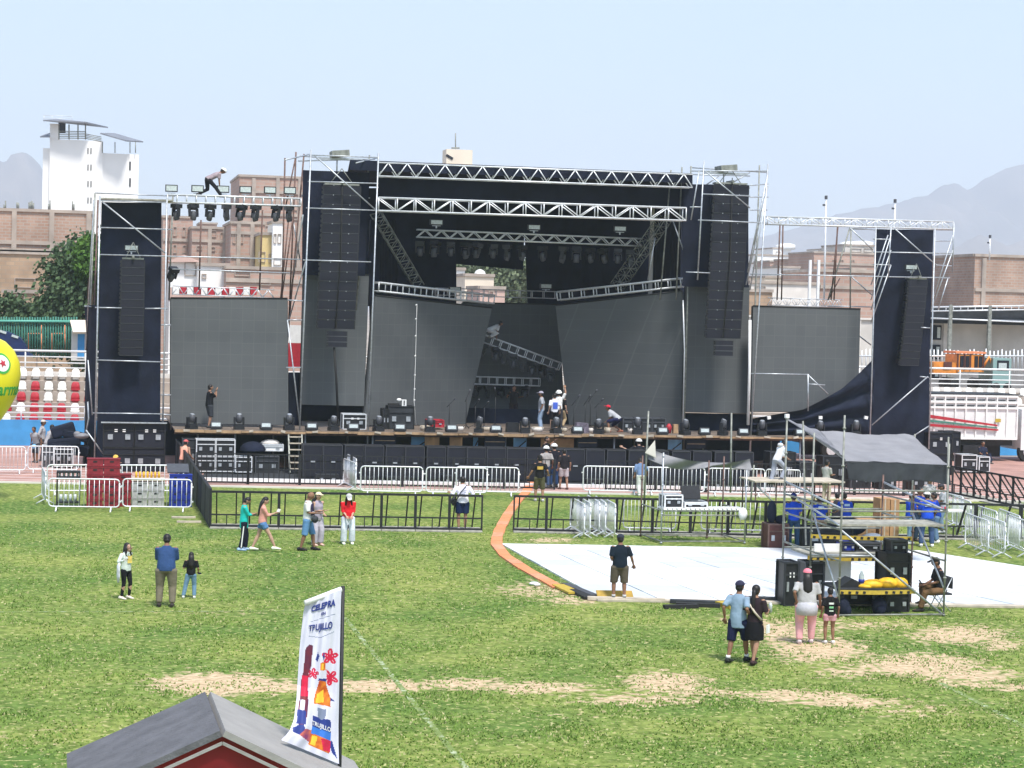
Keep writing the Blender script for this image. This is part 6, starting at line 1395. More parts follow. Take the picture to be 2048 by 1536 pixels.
def banner():
    Y = 22.3; tl, tr_ = P(611, 1206, Y=Y), P(683, 1178, Y=Y+.1); bl0, br = P(563, 1478, Y=Y-.5), P(678, 1527, Y=Y)
    t = thing('beer_banner', 'tall white beer banner with bottle picture in the foreground', 'banner', (tr_.x, Y, 0))
    off = V(t.location)
    LE = [(611, 1206), (607, 1225), (603, 1260), (599, 1300), (596, 1350), (593, 1400), (588, 1440), (578, 1465), (563, 1480)]
    RE = [(683, 1180), (682, 1202), (681, 1240), (680, 1285), (679, 1340), (678, 1400), (677, 1450), (677, 1490), (678, 1528)]
    def edge(E, v_):
        y = E[0][1]+(E[-1][1]-E[0][1])*v_
        for a, b in zip(E, E[1:]):
            if y <= b[1]+1e-6: f = (y-a[1])/(b[1]-a[1]); return a[0]*(1-f)+b[0]*f, y
        return E[-1]
    def S(u, v_):
        v_ = min(max(v_, 0), 1); l, r = edge(LE, v_), edge(RE, v_)
        p = P(l[0]*(1-u)+r[0]*u, l[1]*(1-u)+r[1]*u, Y=Y-.35*(1-u)*max(0, v_-.6)*2+.03*math.sin(u*5+v_*4)+.015*math.sin(u*13+v_*9)+.008*math.sin(u*30+v_*3)); return p-off
    def inside(pts, u, v_):
        c = False; k = len(pts)
        for i in range(k):
            (x1, y1), (x2, y2) = pts[i], pts[(i+1) % k]
            if (y1 > v_) != (y2 > v_) and u < (x2-x1)*(v_-y1)/(y2-y1)+x1: c = not c
        return c
    # printed picture: (material index, polygon in banner space), later ones on top
    PR = [(2, [(.13, .885), (.42, .87), (.5, .90), (.45, .955), (.2, .93)]), (1, [(.03, .905), (.2, .845), (.28, .88), (.2, .93), (.06, .93)]), (1, [(.80, .90), (.86, .88), (.97, .975), (.86, .95)]),
      (1, [(.41, .405), (.46, .355), (.50, .385), (.45, .425)]), (1, [(.58, .385), (.61, .35), (.635, .39), (.6, .41)]), (1, [(.72, .62), (.9, .645), (.74, .655)]),
      (5, [(.15, .33), (.24, .305), (.33, .315), (.31, .45), (.25, .50), (.24, .56), (.28, .70), (.27, .85), (.12, .87), (.06, .86), (.08, .56), (.12, .50), (.13, .45)]),
      (6, [(.10, .52), (.25, .52), (.26, .66), (.1, .67)]), (0, [(.10, .695), (.2, .69), (.2, .76), (.1, .77)]), (1, [(.05, .77), (.24, .76), (.27, .85), (.06, .87)]),
      (3, [(.53, .425), (.66, .42), (.67, .53), (.70, .57), (.79, .63), (.81, .70), (.83, .955), (.80, .965), (.42, .965), (.40, .95), (.40, .70), (.42, .64), (.49, .57), (.52, .53)]),
      (4, [(.47, .63), (.62, .59), (.64, .67), (.45, .69)]), (4, [(.56, .43), (.61, .43), (.6, .47), (.56, .47)]),
      (0, [(.50, .475), (.68, .47), (.685, .535), (.49, .54)]), (1, [(.50, .527), (.68, .522), (.685, .537), (.49, .542)]),
      (0, [(.40, .695), (.81, .685), (.82, .80), (.40, .81)]), (1, [(.40, .775), (.82, .765), (.825, .885), (.40, .89)]), (7, [(.40, .845), (.82, .835), (.825, .885), (.40, .89)]), (8, [(.50, .715), (.71, .71), (.69, .765), (.6, .785), (.52, .77)]),
      (6, [(.62, .895), (.82, .885), (.83, .955), (.7, .96)]), (4, [(.43, .90), (.55, .895), (.53, .955), (.44, .955)]),
      (8, [(.22, .148), (.88, .128), (.88, .132), (.22, .152)]), (8, [(.2, .245), (.5, .262), (.5, .267), (.2, .25)]), (8, [(.5, .262), (.84, .235), (.84, .239), (.5, .267)])]
    def flower(u, v_, cu, cv, r, ph):
        x, y = (u-cu)/r, (v_-cv)/(r*.235); d = math.hypot(x, y); a = math.atan2(y, x)+ph
        k = abs(math.cos(a*2.5)); return 9 if d < .25 else (6 if d < .45+.62*k and abs(math.sin(a*2.5)) > .12*(d < .8) else -1)
    nu, nv = 64, 230; vs = [S(i/nu, j/nv) for j in range(nv+1) for i in range(nu+1)]; F = [(j*(nu+1)+i, j*(nu+1)+i+1, (j+1)*(nu+1)+i+1, (j+1)*(nu+1)+i) for j in range(nv) for i in range(nu)]
    g = M(); g.add(vs, F, 0, True); n0 = len(F)
    for j in range(nv):
        for i in range(nu):
            u, v_ = (i+.5)/nu, (j+.5)/nv; k = 0
            for fl in ((.76, .385, .2, .3), (.77, .51, .2, .9), (.36, .50, .15, .2)):
                q = flower(u, v_, *fl)
                if q >= 0: k = q if q != 9 else 6
            for mi_, pg in PR:
                if inside(pg, u, v_): k = mi_
            g.mi[j*nu+i] = k
    vb = [S(i/14, j/30)+V((0, .012, 0)) for j in range(31) for i in range(15)]; g.add(vb, [((j+1)*15+i, (j+1)*15+i+1, j*15+i+1, j*15+i) for j in range(30) for i in range(14)], 0, True)
    m_['navy_print'] = mat('navy_print', (.02, .04, .22), .6)
    g.build('cloth', [mat('banner_white', (.66, .66, .76), .6, nz=.06, ns=4), m_['navy_print'], mat('splash_print', (.8, .2, .04), .6, col2=(.25, .05, .15), ns=9), mat('amber_print', (.85, .28, .03), .5, col2=(.42, .04, .01), ns=11), mat('gold_print', (.95, .55, .05), .6),
        mat('dark_print', (.22, .03, .03), .6, col2=(.06, .02, .08), ns=7), mat('red_print', (.60, .015, .06), .6, nz=.25, ns=14), mat('blue_print', (.04, .18, .6), .6), mat('grey_print', (.2, .24, .34), .6)], t)
    g = M(); g.tube(tr_-off+V((.02, .03, .03)), V((P(679, 1528, Y=Y).x-off.x+.015, .05, 0)), .022, 8); g.build('pole', 'black_paint', t)
    g = M(); g.tube(tl-off+V((-.01, -.01, 0)), tr_-off+V((-.005, -.01, 0)), .03, 10); g.build('top_tube', 'white_plastic', t)
    def text(s, size, u0, v0, mt, sx=1.0, bold=.0):
        o = text_mesh('lettering', s, size, mt, Matrix.Identity(4), t, 0, bold)
        for q in o.data.vertices:
            x, y = q.co.x*sx, q.co.y; q.co = S(u0+x/.42, v0-y/1.85)-V((0, .012, 0))
    text('CELEBRA', .10, .52, .062, 'navy_print', .66, .005); text('EN', .045, .54, .112, 'navy_print', .9, .002); text('TRUJILLO', .105, .49, .195, 'navy_print', .58, .004); text('TRUJILLO', .07, .61, .822, 'white_plastic', .62, .001)
banner()

# --- more equipment on the dark ground before the subwoofers and under the canopy
random.seed(21)
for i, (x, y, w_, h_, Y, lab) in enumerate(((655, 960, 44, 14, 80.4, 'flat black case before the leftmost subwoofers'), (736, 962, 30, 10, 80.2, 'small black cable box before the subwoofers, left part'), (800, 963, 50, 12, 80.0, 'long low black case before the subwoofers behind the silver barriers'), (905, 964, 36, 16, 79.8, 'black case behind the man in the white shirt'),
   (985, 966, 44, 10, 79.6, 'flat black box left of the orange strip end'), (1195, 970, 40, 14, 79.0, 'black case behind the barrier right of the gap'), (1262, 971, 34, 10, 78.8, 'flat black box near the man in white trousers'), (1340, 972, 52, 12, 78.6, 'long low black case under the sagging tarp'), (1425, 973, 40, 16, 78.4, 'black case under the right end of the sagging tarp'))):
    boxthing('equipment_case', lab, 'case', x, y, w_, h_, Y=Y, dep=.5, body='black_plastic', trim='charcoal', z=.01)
for i, (x, w_, h_, Y, lab) in enumerate(((1565, 56, 70, 80, 'tall black rack behind the climbing man'), (1615, 34, 52, 79.5, 'black speaker stack right of the tall rack behind the plank platform'), (1668, 50, 60, 80.5, 'wide black case stack under the left end of the canopy'), (1722, 44, 40, 79, 'black case with white sheet under the canopy'), (1776, 36, 30, 78.6, 'low black case under the middle of the canopy'), (1842, 40, 36, 78.2, 'black case under the right part of the canopy'))):
    boxthing('equipment_case', lab, 'case', x, 950, w_, h_, Y=Y, dep=.8, body='black_plastic', trim='grey_plastic' if i % 2 else 'charcoal', z=.01, marks=1 if i == 3 else 0)
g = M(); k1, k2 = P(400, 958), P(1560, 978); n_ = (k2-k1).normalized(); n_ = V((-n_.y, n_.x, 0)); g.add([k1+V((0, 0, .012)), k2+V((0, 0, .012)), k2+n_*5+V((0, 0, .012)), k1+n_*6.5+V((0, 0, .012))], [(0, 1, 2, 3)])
tag(g.build('shade_sheet', 'charcoal'), kind='structure')  # flat dark sheet added for the shade on the track along the stage front
for i, (x, y, Y) in enumerate(((700, 958, 80.6), (860, 960, 80.2), (1050, 960, 79.7), (1300, 965, 79), (1480, 968, 78.6))):
    g = M(); pts = []
    for k in range(40): a = k*.9; r = .16+.05*math.sin(k*1.7); pts.append((math.cos(a)*r, math.sin(a)*r, .03+.002*k))
    g.path(pts, .014, 5); t = g.build('cable_coil', 'rubber'); p = P(x, y, Y=Y); t.location = (p.x, Y, .01); tag(t, 'coil of black cable on the ground below the stage, %s from the left' % ord_[i], 'cable coil', 'cable coils below the stage')

# ================================================================ PEOPLE
def remesh(o, size):
    md = o.modifiers.new('r', 'REMESH'); md.mode = 'VOXEL'; md.voxel_size = size; md.use_smooth_shade = True
    sm = o.modifiers.new('s', 'SMOOTH'); sm.factor = .5; sm.iterations = 2
    dg = bpy.context.evaluated_depsgraph_get(); me = bpy.data.meshes.new_from_object(o.evaluated_get(dg))
    old = o.data; o.modifiers.clear(); mats = list(old.materials); o.data = me; me.materials.clear()
    for q in mats: me.materials.append(q)
    me.name = o.name; return o
SK = {'tan': (.36, .20, .13), 'brown': (.25, .13, .08), 'light': (.52, .32, .23)}
for k, c in SK.items(): m_['skin_'+k] = mat('skin_'+k, c, .6, nz=.08, ns=20, spec=.3)
m_['hair_black'] = mat('hair_black', (.012, .010, .010), .5, nz=.3, ns=30)
m_['eye'] = mat('eye', (.02, .015, .012), .3); m_['lips'] = mat('lips', (.28, .10, .08), .5)
_cm = {}
def cmat(c, pat=None):
    k = (tuple(c), pat)
    if k not in _cm:
        if pat: _cm[k] = mat('patterned_cloth', c, .85, col2=pat, ns=16, bump=.2, bs=14)
        else: _cm[k] = mat('cloth_%d' % len(_cm), c, .88, nz=.16, ns=5, bump=.35, bs=9, spec=.15)
    return _cm[k]
def ik(a, b, l1, l2, pole):
    """joint between a and b with bone lengths l1, l2 bending towards pole"""
    d = b-a; L = min(max(d.length, .05), l1+l2-.002); u = d.normalized(); x = (l1*l1-l2*l2+L*L)/(2*L); h = math.sqrt(max(l1*l1-x*x, 0))
    p = pole-u*pole.dot(u); p = p.normalized() if p.length > 1e-4 else V((0, 1, 0))
    return a+u*x+p*h, a+u*L
def person(label, pos, h, face, skin='tan', top=(.5, .5, .5), bot=(.1, .1, .1), shoe=(.7, .7, .7), sleeve='short', legs='long', lfoot=(-.11, 0), rfoot=(.11, 0),
           lhand=None, rhand=None, lean=0.0, drop=0.0, head=(0.0, 0.0), hair='short', cap=None, helmet=None, fat=1.0, toppat=None, botpat=None, back=None, skirt=False, belly=False, topz=.92, seat=None, extra=None, group=None, socks=None, twist=0.0, hem=None):
    """face: degrees, 0 looks away from the camera (+Y), 90 looks to the right of the photo. Figures are modelled 1.75 m tall and scaled."""
    t = thing('person', label, 'person', pos, -R_(face), group); s = h/1.75; t.scale = (s*1.12, s*1.12, s)
    hipz = .92-drop; H0 = V((0, 0, hipz))
    if seat: H0 = V((0, seat[0], seat[1]))
    Rt = Matrix.Rotation(-R_(lean), 4, 'X') @ Matrix.Rotation(R_(twist), 4, 'Z')
    def T(x, y, z): return H0+(Rt @ V((x, y, z)))      # torso space, origin at the hips
    sw = .165*(.5+.5*fat); LS, RS = T(-sw, 0, .48), T(sw, 0, .48); neck = T(0, .0, .56); LH, RH = H0+V((-.09*fat, 0, -.02)), H0+V((.09*fat, 0, -.02))
    hp = Matrix.Rotation(-R_(lean*.35+head[0]), 4, 'X') @ Matrix.Rotation(-R_(head[1]), 4, 'Z') @ Matrix.Identity(4)
    hc = neck+(Rt @ V((0, .015, .05)))+(hp @ V((0, .02, .10)))
    def Hd(x, y, z): return hc+(hp @ V((x, y, z)))
    dl, dr = (-.24*fat**.5, .02, -.02), (.24*fat**.5, .02, -.02)
    lh = T(*(lhand or dl)); rh = T(*(rhand or dr))
    le, lh = ik(LS, lh, .28, .26, Rt @ V((-.3, -.6, -.8))); re, rh = ik(RS, rh, .28, .26, Rt @ V((.3, -.6, -.8)))
    def foot(f, sx):
        z = f[2] if len(f) > 2 else 0
        return V((f[0], f[1], z+.085))
    la, ra = foot(lfoot, -1), foot(rfoot, 1)
    lk, la = ik(LH, la, .412, .412, V((-.12, 1, .1))); rk, ra = ik(RH, ra, .412, .412, V((.12, 1, .1)))
    sm = m_['skin_'+skin]; f2 = fat
    # --- body: one continuous surface
    g = M()
    g.loft([(H0+V((0, 0, -.06)), .13*f2, .10*f2), (H0, .155*f2, .11*f2), (T(0, 0, .16), .13*f2, .095*f2), (T(0, .01, .34), .155, .105), (T(0, 0, .47), .15, .085), (T(0, 0, .535), .075, .06), (neck+(Rt @ V((0, .01, .03))), .052, .052), (Hd(0, -.01, -.08), .05, .055)], 12, xdir=Rt @ V((1, 0, 0)))
    g.sph(hc, (.079, .096, .114), 12, 9, mtx=hp); g.sph(Hd(0, .035, -.055), (.052, .05, .055), 8, 6, mtx=hp)
    g.sph(Hd(0, .098, -.018), (.014, .02, .026), 6, 5, mtx=hp)
    for sx in (-1, 1): g.sph(Hd(sx*.078, -.005, -.01), (.014, .022, .032), 6, 5, mtx=hp)
    for a, b, c in ((LS, le, lh), (RS, re, rh)):
        g.sph(a, .055, 8, 6); g.loft([(a, .05, .05), (a.lerp(b, .4), .046, .046), (b, .037, .037), (b.lerp(c, .3), .038, .038), (c, .025, .025)], 8)
    for a, b, c in ((LH, lk, la), (RH, rk, ra)):
        g.loft([(a, .088*f2, .088*f2), (a.lerp(b, .4), .075*f2, .075*f2), (b, .054, .054), (b.lerp(c, .3), .055, .06), (b.lerp(c, .75), .04, .04), (c, .035, .035)], 10)
        g.sph(c+V((0, .05, -.045)), (.04, .12, .04), 8, 6)
    o = g.build('body', sm, t); remesh(o, .021)
    # hands: palm, four fingers of unequal length, thumb
    g = M()
    for a, b, sx in ((le, lh, -1), (re, rh, 1)):
        d = (b-a).normalized(); side = d.cross(V((0, 1, 0)) if abs(d.y) < .8 else V((0, 0, 1))).normalized(); nn = side.cross(d)
        g.loft([(b-d*.02, .022, .02), (b+d*.03, .038, .016), (b+d*.085, .042, .015)], 8, xdir=side)
        for k, ln in enumerate((.062, .078, .07, .055)):
            q = b+d*.08+side*(-.03+.02*k); g.loft([(q, .0095, .009), (q+d*ln*.55+nn*.006, .009, .0085), (q+d*ln*.9+nn*.026, .007, .007)], 6)
        q = b+d*.03+side*-.036; g.loft([(q, .013, .012), (q+d*.03-side*.018, .011, .011), (q+d*.06-side*.02+nn*.01, .008, .008)], 6)
    # join hands into the body mesh so the body stays one object
    me = bpy.data.meshes.new('h'); me.from_pydata([tuple(q) for q in g.v], [], g.f); me.polygons.foreach_set('use_smooth', [True]*len(g.f))
    bm = bmesh.new(); bm.from_mesh(o.data); bm.from_mesh(me); bm.to_mesh(o.data); bm.free(); bpy.data.meshes.remove(me)
    # face
    g = M()
    for sx in (-1, 1): g.sph(Hd(sx*.03, .083, .012), (.012, .008, .008), 6, 4, mtx=hp)
    g.build('eyes', m_['eye'], t); M().sph(Hd(0, .09, -.056), (.022, .008, .007), 6, 4, mtx=hp).build('mouth', m_['lips'], t)
    # --- top
    g = M(); tz = topz-.92
    hz = tz if hem is None else hem
    g.loft([(T(0, 0, hz-.05), (.158 if not belly else .18)*f2, .125*f2), (T(0, 0, .06), .158*f2, .128*f2), (T(0, .005, .2), .148*f2, .118*f2), (T(0, .01, .36), .168*f2**.5, .12*f2**.5), (T(0, 0, .455), .155*f2**.3, .10), (T(0, 0, .515), .11, .078), (T(0, .0, .56), .066, .062)], 14, xdir=Rt @ V((1, 0, 0)))
    if sleeve != 'none':
        for a, b, c in ((LS, le, lh), (RS, re, rh)):
            g.sph(a-V((0, 0, .012)), .062, 8, 6)
            if sleeve == 'long': g.loft([(a, .066, .066), (b, .052, .052), (b.lerp(c, .5), .045, .045), (b.lerp(c, .93), .036, .036)], 8)
            elif sleeve == 'half': g.loft([(a, .066, .066), (b, .056, .056), (b.lerp(c, .35), .05, .05)], 8)
            else: g.loft([(a, .068, .068), (a.lerp(b, .45), .064, .064), (a.lerp(b, .85), .064, .064)], 8)
    o = g.build('top', cmat(top, toppat), t); remesh(o, .021)
    # --- trousers, shorts or skirt
    g = M(); g.loft([(H0+V((0, 0, -.08)), .135*f2, .11*f2), (H0+V((0, 0, -.02)), .165*f2, .125*f2), (T(0, 0, .07), .15*f2, .115*f2)], 14, xdir=(1, 0, 0))
    kk = {'long': 1.95, 'short': .85, 'knee': 1.08, 'mini': .45, 'tight': 1.95, 'wide': 1.97, 'capri': 1.5}[legs]; r0, r1, r2 = {'long': (.098, .078, .068), 'short': (.102, .092, .09), 'knee': (.102, .088, .08), 'mini': (.104, .1, .1), 'tight': (.092, .06, .042), 'wide': (.10, .09, .10), 'capri': (.096, .07, .06)}[legs]
    r0 *= f2; r1 *= f2**.6
    if skirt: g.loft([(H0+V((0, 0, .02)), .165*f2, .13*f2), (H0+V((0, 0, -.15)), .19*f2, .16*f2), (H0+V((0, .0, -.38)), .19*f2, .17*f2)], 14, xdir=(1, 0, 0))
    else:
        for a, b, c in ((LH, lk, la), (RH, rk, ra)):
            def at(q): return a.lerp(b, q) if q <= 1 else b.lerp(c, q-1)
            rr = lambda q: r0+(r1-r0)*min(q, 1) if q <= 1 else r1+(r2-r1)*(q-1)
            qs = [q for q in (0, .35, .7, 1, 1.35, 1.7) if q < kk-.05]+[kk]; g.loft([(at(q), rr(q), rr(q)) for q in qs], 10)
    o = g.build('skirt' if skirt else 'trousers', cmat(bot, botpat), t); remesh(o, .021)
    # --- shoes
    for a, b in ((lk, la), (rk, ra)):
        g = M(); fd = V((0, 1, 0)); z = a.z
        c = V((b.x, b.y, b.z-.085)); g.loft([(c+V((0, -.09, .04)), .03, .035), (c+V((0, -.06, .05)), .045, .05), (c+V((0, .02, .05)), .047, .05), (c+V((0, .11, .032)), .05, .032), (c+V((0, .175, .022)), .035, .02)], 10, xdir=(1, 0, 0)); g.loft([(c+V((0, -.03, .05)), .045, .05), (c+V((0, -.02, .1)), .043, .045)], 8); g.build('shoe', cmat(shoe), t)
        if socks: M().loft([(c+V((0, -.0, .09)), .044, .044), (c+V((0, 0, .16)), .045, .045)], 8).build('sock', cmat(socks), t)
    # --- hair / cap
    hm = m_['hair_black']; g = M()
    if hair != 'bald':
        g.sph(Hd(0, -.014, .022), (.084, .094, .104), 12, 8, mtx=hp, z0=-.15 if hair == 'short' else -.3); g.sph(Hd(0, -.035, -.03), (.078, .07, .075), 10, 7, mtx=hp)
    if hair == 'long': g.loft([(Hd(0, -.05, .02), .085, .06), (Hd(0, -.075, -.12), .095, .05), (T(0, -.10, .36), .10, .04), (T(0, -.11, .22), .05, .025)], 10, xdir=Rt @ V((1, 0, 0)))
    if hair == 'sides':
        for sx in (-1, 1): g.loft([(Hd(sx*.06, .0, .04), .04, .06), (Hd(sx*.082, .02, -.09), .03, .045), (T(sx*.09, .10, .40), .03, .02)], 8)
        g.loft([(Hd(0, -.05, .02), .08, .05), (T(0, -.09, .34), .09, .04)], 8, xdir=(1, 0, 0))
    if hair == 'tail': g.loft([(Hd(0, -.09, .03), .04, .04), (Hd(0, -.13, -.04), .045, .04), (T(0, -.12, .36), .04, .03), (T(0, -.12, .18), .02, .015)], 8)
    if g.v: g.build('hair', hm, t)
    if cap:
        g = M(); g.sph(Hd(0, -.006, .03), (.094, .104, .098), 14, 7, mtx=hp, z0=0.05); q = [hp @ V(p) for p in ((-.07, .07, .05), (.07, .07, .05), (.055, .175, .03), (0, .19, .028), (-.055, .175, .03))]; g.slab([hc+p for p in q], .01); g.build('cap', cmat(cap), t)
    if helmet: g = M(); g.sph(Hd(0, -.004, .02), (.115, .13, .118), 16, 8, mtx=hp, z0=0.0); g.loft([(Hd(0, 0, .018), .128, .145), (Hd(0, 0, .034), .12, .138)], 16, xdir=hp @ V((1, 0, 0))); g.build('helmet', cmat(helmet), t)
    if back:   # (colour, half width, z low, z high): a printed patch on the back of the top
        for (c, w_, z0, z1) in back:
            g = M(); n = 8; vs = []
            for zz in (z0, (z0+z1)/2, z1):
                for k in range(n+1):
                    x = -w_+2*w_*k/n; ry = .125*f2; rx = .165*f2; vs.append(T(x, -ry*math.sqrt(max(0, 1-(x/rx)**2))-.014, zz))
            g.add(vs, [(j*(n+1)+k, j*(n+1)+k+1, (j+1)*(n+1)+k+1, (j+1)*(n+1)+k) for j in range(2) for k in range(n)]); g.build('back_print', cmat(c), t)
    if extra: extra(t, T, Hd, LS, RS, le, re, lh, rh, cmat)
    return t
# hand poses in torso space: x, y forward, z above the hips
PH_L, PH_R = (-.08, .30, .30), (.10, .32, .32)
HIP_L, HIP_R = (-.20, .02, .10), (.20, .02, .10)
def phone(t, T, Hd, LS, RS, le, re, lh, rh, c): M().box(rh+V((0, .07, .05)), (.08, .02, .15), rx=-.5).build('phone', 'black_plastic', t)
def gp(x, y): return tuple(P(x, y))
W_ = (.80, .80, .78)
# 1 girl with white cloth
def ex(t, T, Hd, LS, RS, le, re, lh, rh, c):
    M().box(rh+V((.03, .08, .05)), (.02, .08, .15), rx=-.6).build('phone', 'white_plastic', t)
    g = M(); g.loft([(re.lerp(rh, .3)+V((0, 0, .03)), .05, .03), (re+V((.02, .02, -.12)), .08, .03), (re+V((.02, .02, -.42)), .09, .02), (re+V((0, 0, -.62)), .05, .02)], 8, xdir=(.3, 1, 0)); g.build('white_cloth', cmat((.75, .75, .85)), t)
    M().box(T(0, .135, .32), (.15, .02, .22)).build('chest_print', cmat((.8, .6, .15)), t)
person('girl with long dark hair in pale top and black leggings holding a white cloth', gp(251, 1198), 1.36, 135, 'light', (.66, .74, .68), (.015, .015, .02), (.8, .72, .62), 'long', 'tight', (-.11, .02), (.12, -.04), lhand=(.05, .16, .58), rhand=(.34, .26, .34), hair='sides', extra=ex)
person('heavy man in blue shirt and khaki trousers seen from behind', gp(331, 1214), 1.72, 8, 'brown', (.035, .075, .19), (.19, .165, .12), (.05, .045, .04), 'half', 'long', (-.14, 0), (.14, -.02), lhand=(-.12, .32, .34), rhand=(.14, .32, .34), fat=1.28, head=(12, 0), hair='short', lean=2)
person('small girl in black shirt and light jeans beside the blue shirt man', gp(381, 1197), 1.13, 5, 'tan', (.012, .013, .015), (.16, .28, .42), (.75, .78, .7), 'short', 'long', (-.24, .0), (.12, .03), rhand=(.24, .16, .06), lhand=(-.2, .2, .25), hair='long', extra=lambda t, T, Hd, LS, RS, le, re, lh, rh, c: M().sph(rh+V((.04, .03, -.06)), (.07, .04, .04), 8, 5).build('black_pouch', 'black_cloth', t))
def stripe(t, T, Hd, LS, RS, le, re, lh, rh, c): M().bar((-.215, .0, .80), (-.185, .0, .12), .012, .03).build('side_stripe', 'white_plastic', t)
person('boy in turquoise shirt and navy track pants looking at his phone', gp(487, 1101), 1.58, 90, 'tan', (.02, .52, .46), (.012, .015, .03), (.35, .5, .7), 'half', 'long', (-.08, .05), (.1, -.1), lhand=(-.05, .36, .28), rhand=(.05, .36, .3), head=(35, 0), hem=-.15, extra=lambda *a: (phone(*a), M().bar((.18, -.02, .8), (.17, -.08, .12), .012, .03).build('side_stripe', 'white_plastic', a[0])))
def paper(t, T, Hd, LS, RS, le, re, lh, rh, c): M().box(rh+V((.0, .08, .07)), (.14, .02, .10), rx=-.5, rz=.4).build('paper', 'white_plastic', t)
person('girl in pink top and denim shorts reading a paper mid stride', gp(524, 1103), 1.6, 90, 'light', (.72, .34, .28), (.10, .22, .42), (.82, .82, .7), 'half', 'mini', (-.09, -.28), (.09, .38), lhand=(-.06, .36, .28), rhand=(.06, .36, .32), head=(22, 0), hair='long', extra=paper)
def bagx(t, T, Hd, LS, RS, le, re, lh, rh, c):
    M().sph(T(.1, .22, .02), (.13, .09, .11), 10, 7).build('bag', 'charcoal', t); M().path([T(-.12, .10, .52), T(0, .16, .3), T(.1, .2, .1)], .016, 5).build('bag_strap', 'black_paint', t)
    g = M(); g.slab([T(-.07, .135, .46), T(.13, .13, .46), T(.12, .14, .12), T(-.08, .14, .12)], -.02); g.build('chest_panel', cmat((.05, .04, .10)), t); M().box(T(.02, .162, .22), (.2, .012, .05)).build('chest_stripe', 'white_plastic', t)
person('bald man in white and navy shirt and denim shorts with a shoulder bag', gp(614, 1101), 1.74, 110, 'brown', W_, (.12, .26, .46), (.02, .02, .022), 'short', 'knee', (-.12, .16), (.14, -.14), lhand=(-.08, .3, .24), rhand=(.08, .3, .2), head=(22, 0), hair='bald', extra=bagx)
person('woman in lilac top and pale cap with hand on her hip', gp(634, 1091), 1.6, 150, 'light', (.36, .32, .38), (.48, .45, .52), (.7, .45, .38), 'none', 'wide', rhand=(-.05, .24, .24), lhand=(-.20, .03, .12), cap=(.75, .62, .42), hair='long')
person('woman in red blouse and wide white trousers wearing a sun visor', gp(695, 1088), 1.56, 178, 'light', (.72, .02, .03), (.68, .73, .8), (.78, .8, .72), 'half', 'wide', (-.13, 0), (.13, .02), lhand=(-.08, .2, .04), rhand=(.08, .2, .04), head=(38, 0), hair='sides', cap=(.55, .55, .55), fat=1.12)
def sling(t, T, Hd, LS, RS, le, re, lh, rh, c):
    M().path([T(-.2, -.02, .02), T(-.08, -.15, .3), T(.1, -.11, .53)], .014, 5).build('bag_strap', 'black_paint', t); M().sph(T(-.25, .02, .02), (.09, .1, .15), 10, 7).build('sling_bag', 'charcoal', t)
    for (z, x) in ((.36, .03), (.28, -.01), (.2, .02)): M().box(T(x, -.142, z), (.13, .012, .018), rz=0).build('back_print', cmat((.3, .33, .4)), t)
person('man in white shirt and navy shorts leaning on the black barricade', gp(924, 1061), 1.76, 3, 'tan', (.78, .77, .88), (.012, .025, .08), (.75, .7, .68), 'half', 'short', (-.1, 0), (.08, -.04), lhand=(-.34, .2, .30), rhand=(.34, .2, .30), lean=8, fat=1.1, extra=sling)
person('man in black shirt, olive shorts and black cap at the floor edge', gp(1238, 1201), 1.66, 6, 'brown', (.010, .018, .03), (.12, .10, .075), (.03, .03, .03), 'short', 'knee', (-.13, .02), (.12, -.02), lhand=(-.14, .18, .12), rhand=(.34, .1, .0), cap=(.03, .035, .05), fat=1.14, head=(5, 10), socks=(.5, .5, .5))
person('man in grey blue shirt, navy shorts and cap walking beside a woman', gp(1474, 1325), 1.7, 45, 'brown', (.25, .35, .46), (.012, .016, .05), (.03, .035, .03), 'short', 'knee', (-.1, -.18), (.1, .2), lhand=(-.26, -.05, 0), rhand=(.22, .05, .1), cap=(.03, .03, .06), socks=W_, hem=-.12, fat=1.08)
def bottle(t, T, Hd, LS, RS, le, re, lh, rh, c):
    M().loft([(rh+V((.02, .05, -.06)), .04, .04), (rh+V((.02, .05, .1)), .04, .04), (rh+V((.02, .05, .16)), .015, .015)], 8).build('bottle', 'glass_pale', t); M().path([T(-.14, -.12, .5), T(.05, -.15, .25), T(.17, -.08, .08)], .022, 5).build('bag_strap', 'pale_wood', t)
    M().box(T(.27, .03, -.12), (.03, .12, .18)).build('white_bag', 'white_plastic', t)
person('woman in black dress with ponytail and shoulder strap walking beside him', gp(1507, 1328), 1.64, 40, 'tan', (.03, .02, .025), (.01, .01, .013), (.05, .03, .03), 'short', 'mini', (-.08, .22), (.06, -.2), lhand=(-.2, .05, .0), rhand=(.18, .26, .26), hair='tail', skirt=True, extra=bottle, fat=1.02)
def waist(t, T, Hd, LS, RS, le, re, lh, rh, c):
    g = M(); g.loft([(T(0, 0, .06), .20, .165), (T(0, -.02, -.08), .235, .20), (T(0, -.03, -.24), .21, .19)], 14, xdir=(1, 0, 0)); o = g.build('tied_jumper', cmat((.45, .45, .48)), t)
person('woman in grey shirt, pink trousers and pink cap with hand on hip', gp(1611, 1288), 1.66, 12, 'brown', (.42, .42, .42), (.72, .38, .40), (.6, .5, .5), 'short', 'long', (-.13, .0), (.13, .12), lhand=(-.22, -.06, .08), rhand=(.3, .1, -.02), hair='long', cap=(.8, .22, .28), fat=1.32, extra=waist)
person('small child in black shirt with green print and pink shorts', gp(1658, 1287), 1.24, 5, 'brown', (.012, .012, .014), (.62, .34, .38), W_, 'short', 'mini', back=[((.2, .5, .25), .06, .2, .26), ((.6, .65, .6), .07, .32, .38), ((.5, .6, .5), .06, .1, .14)])
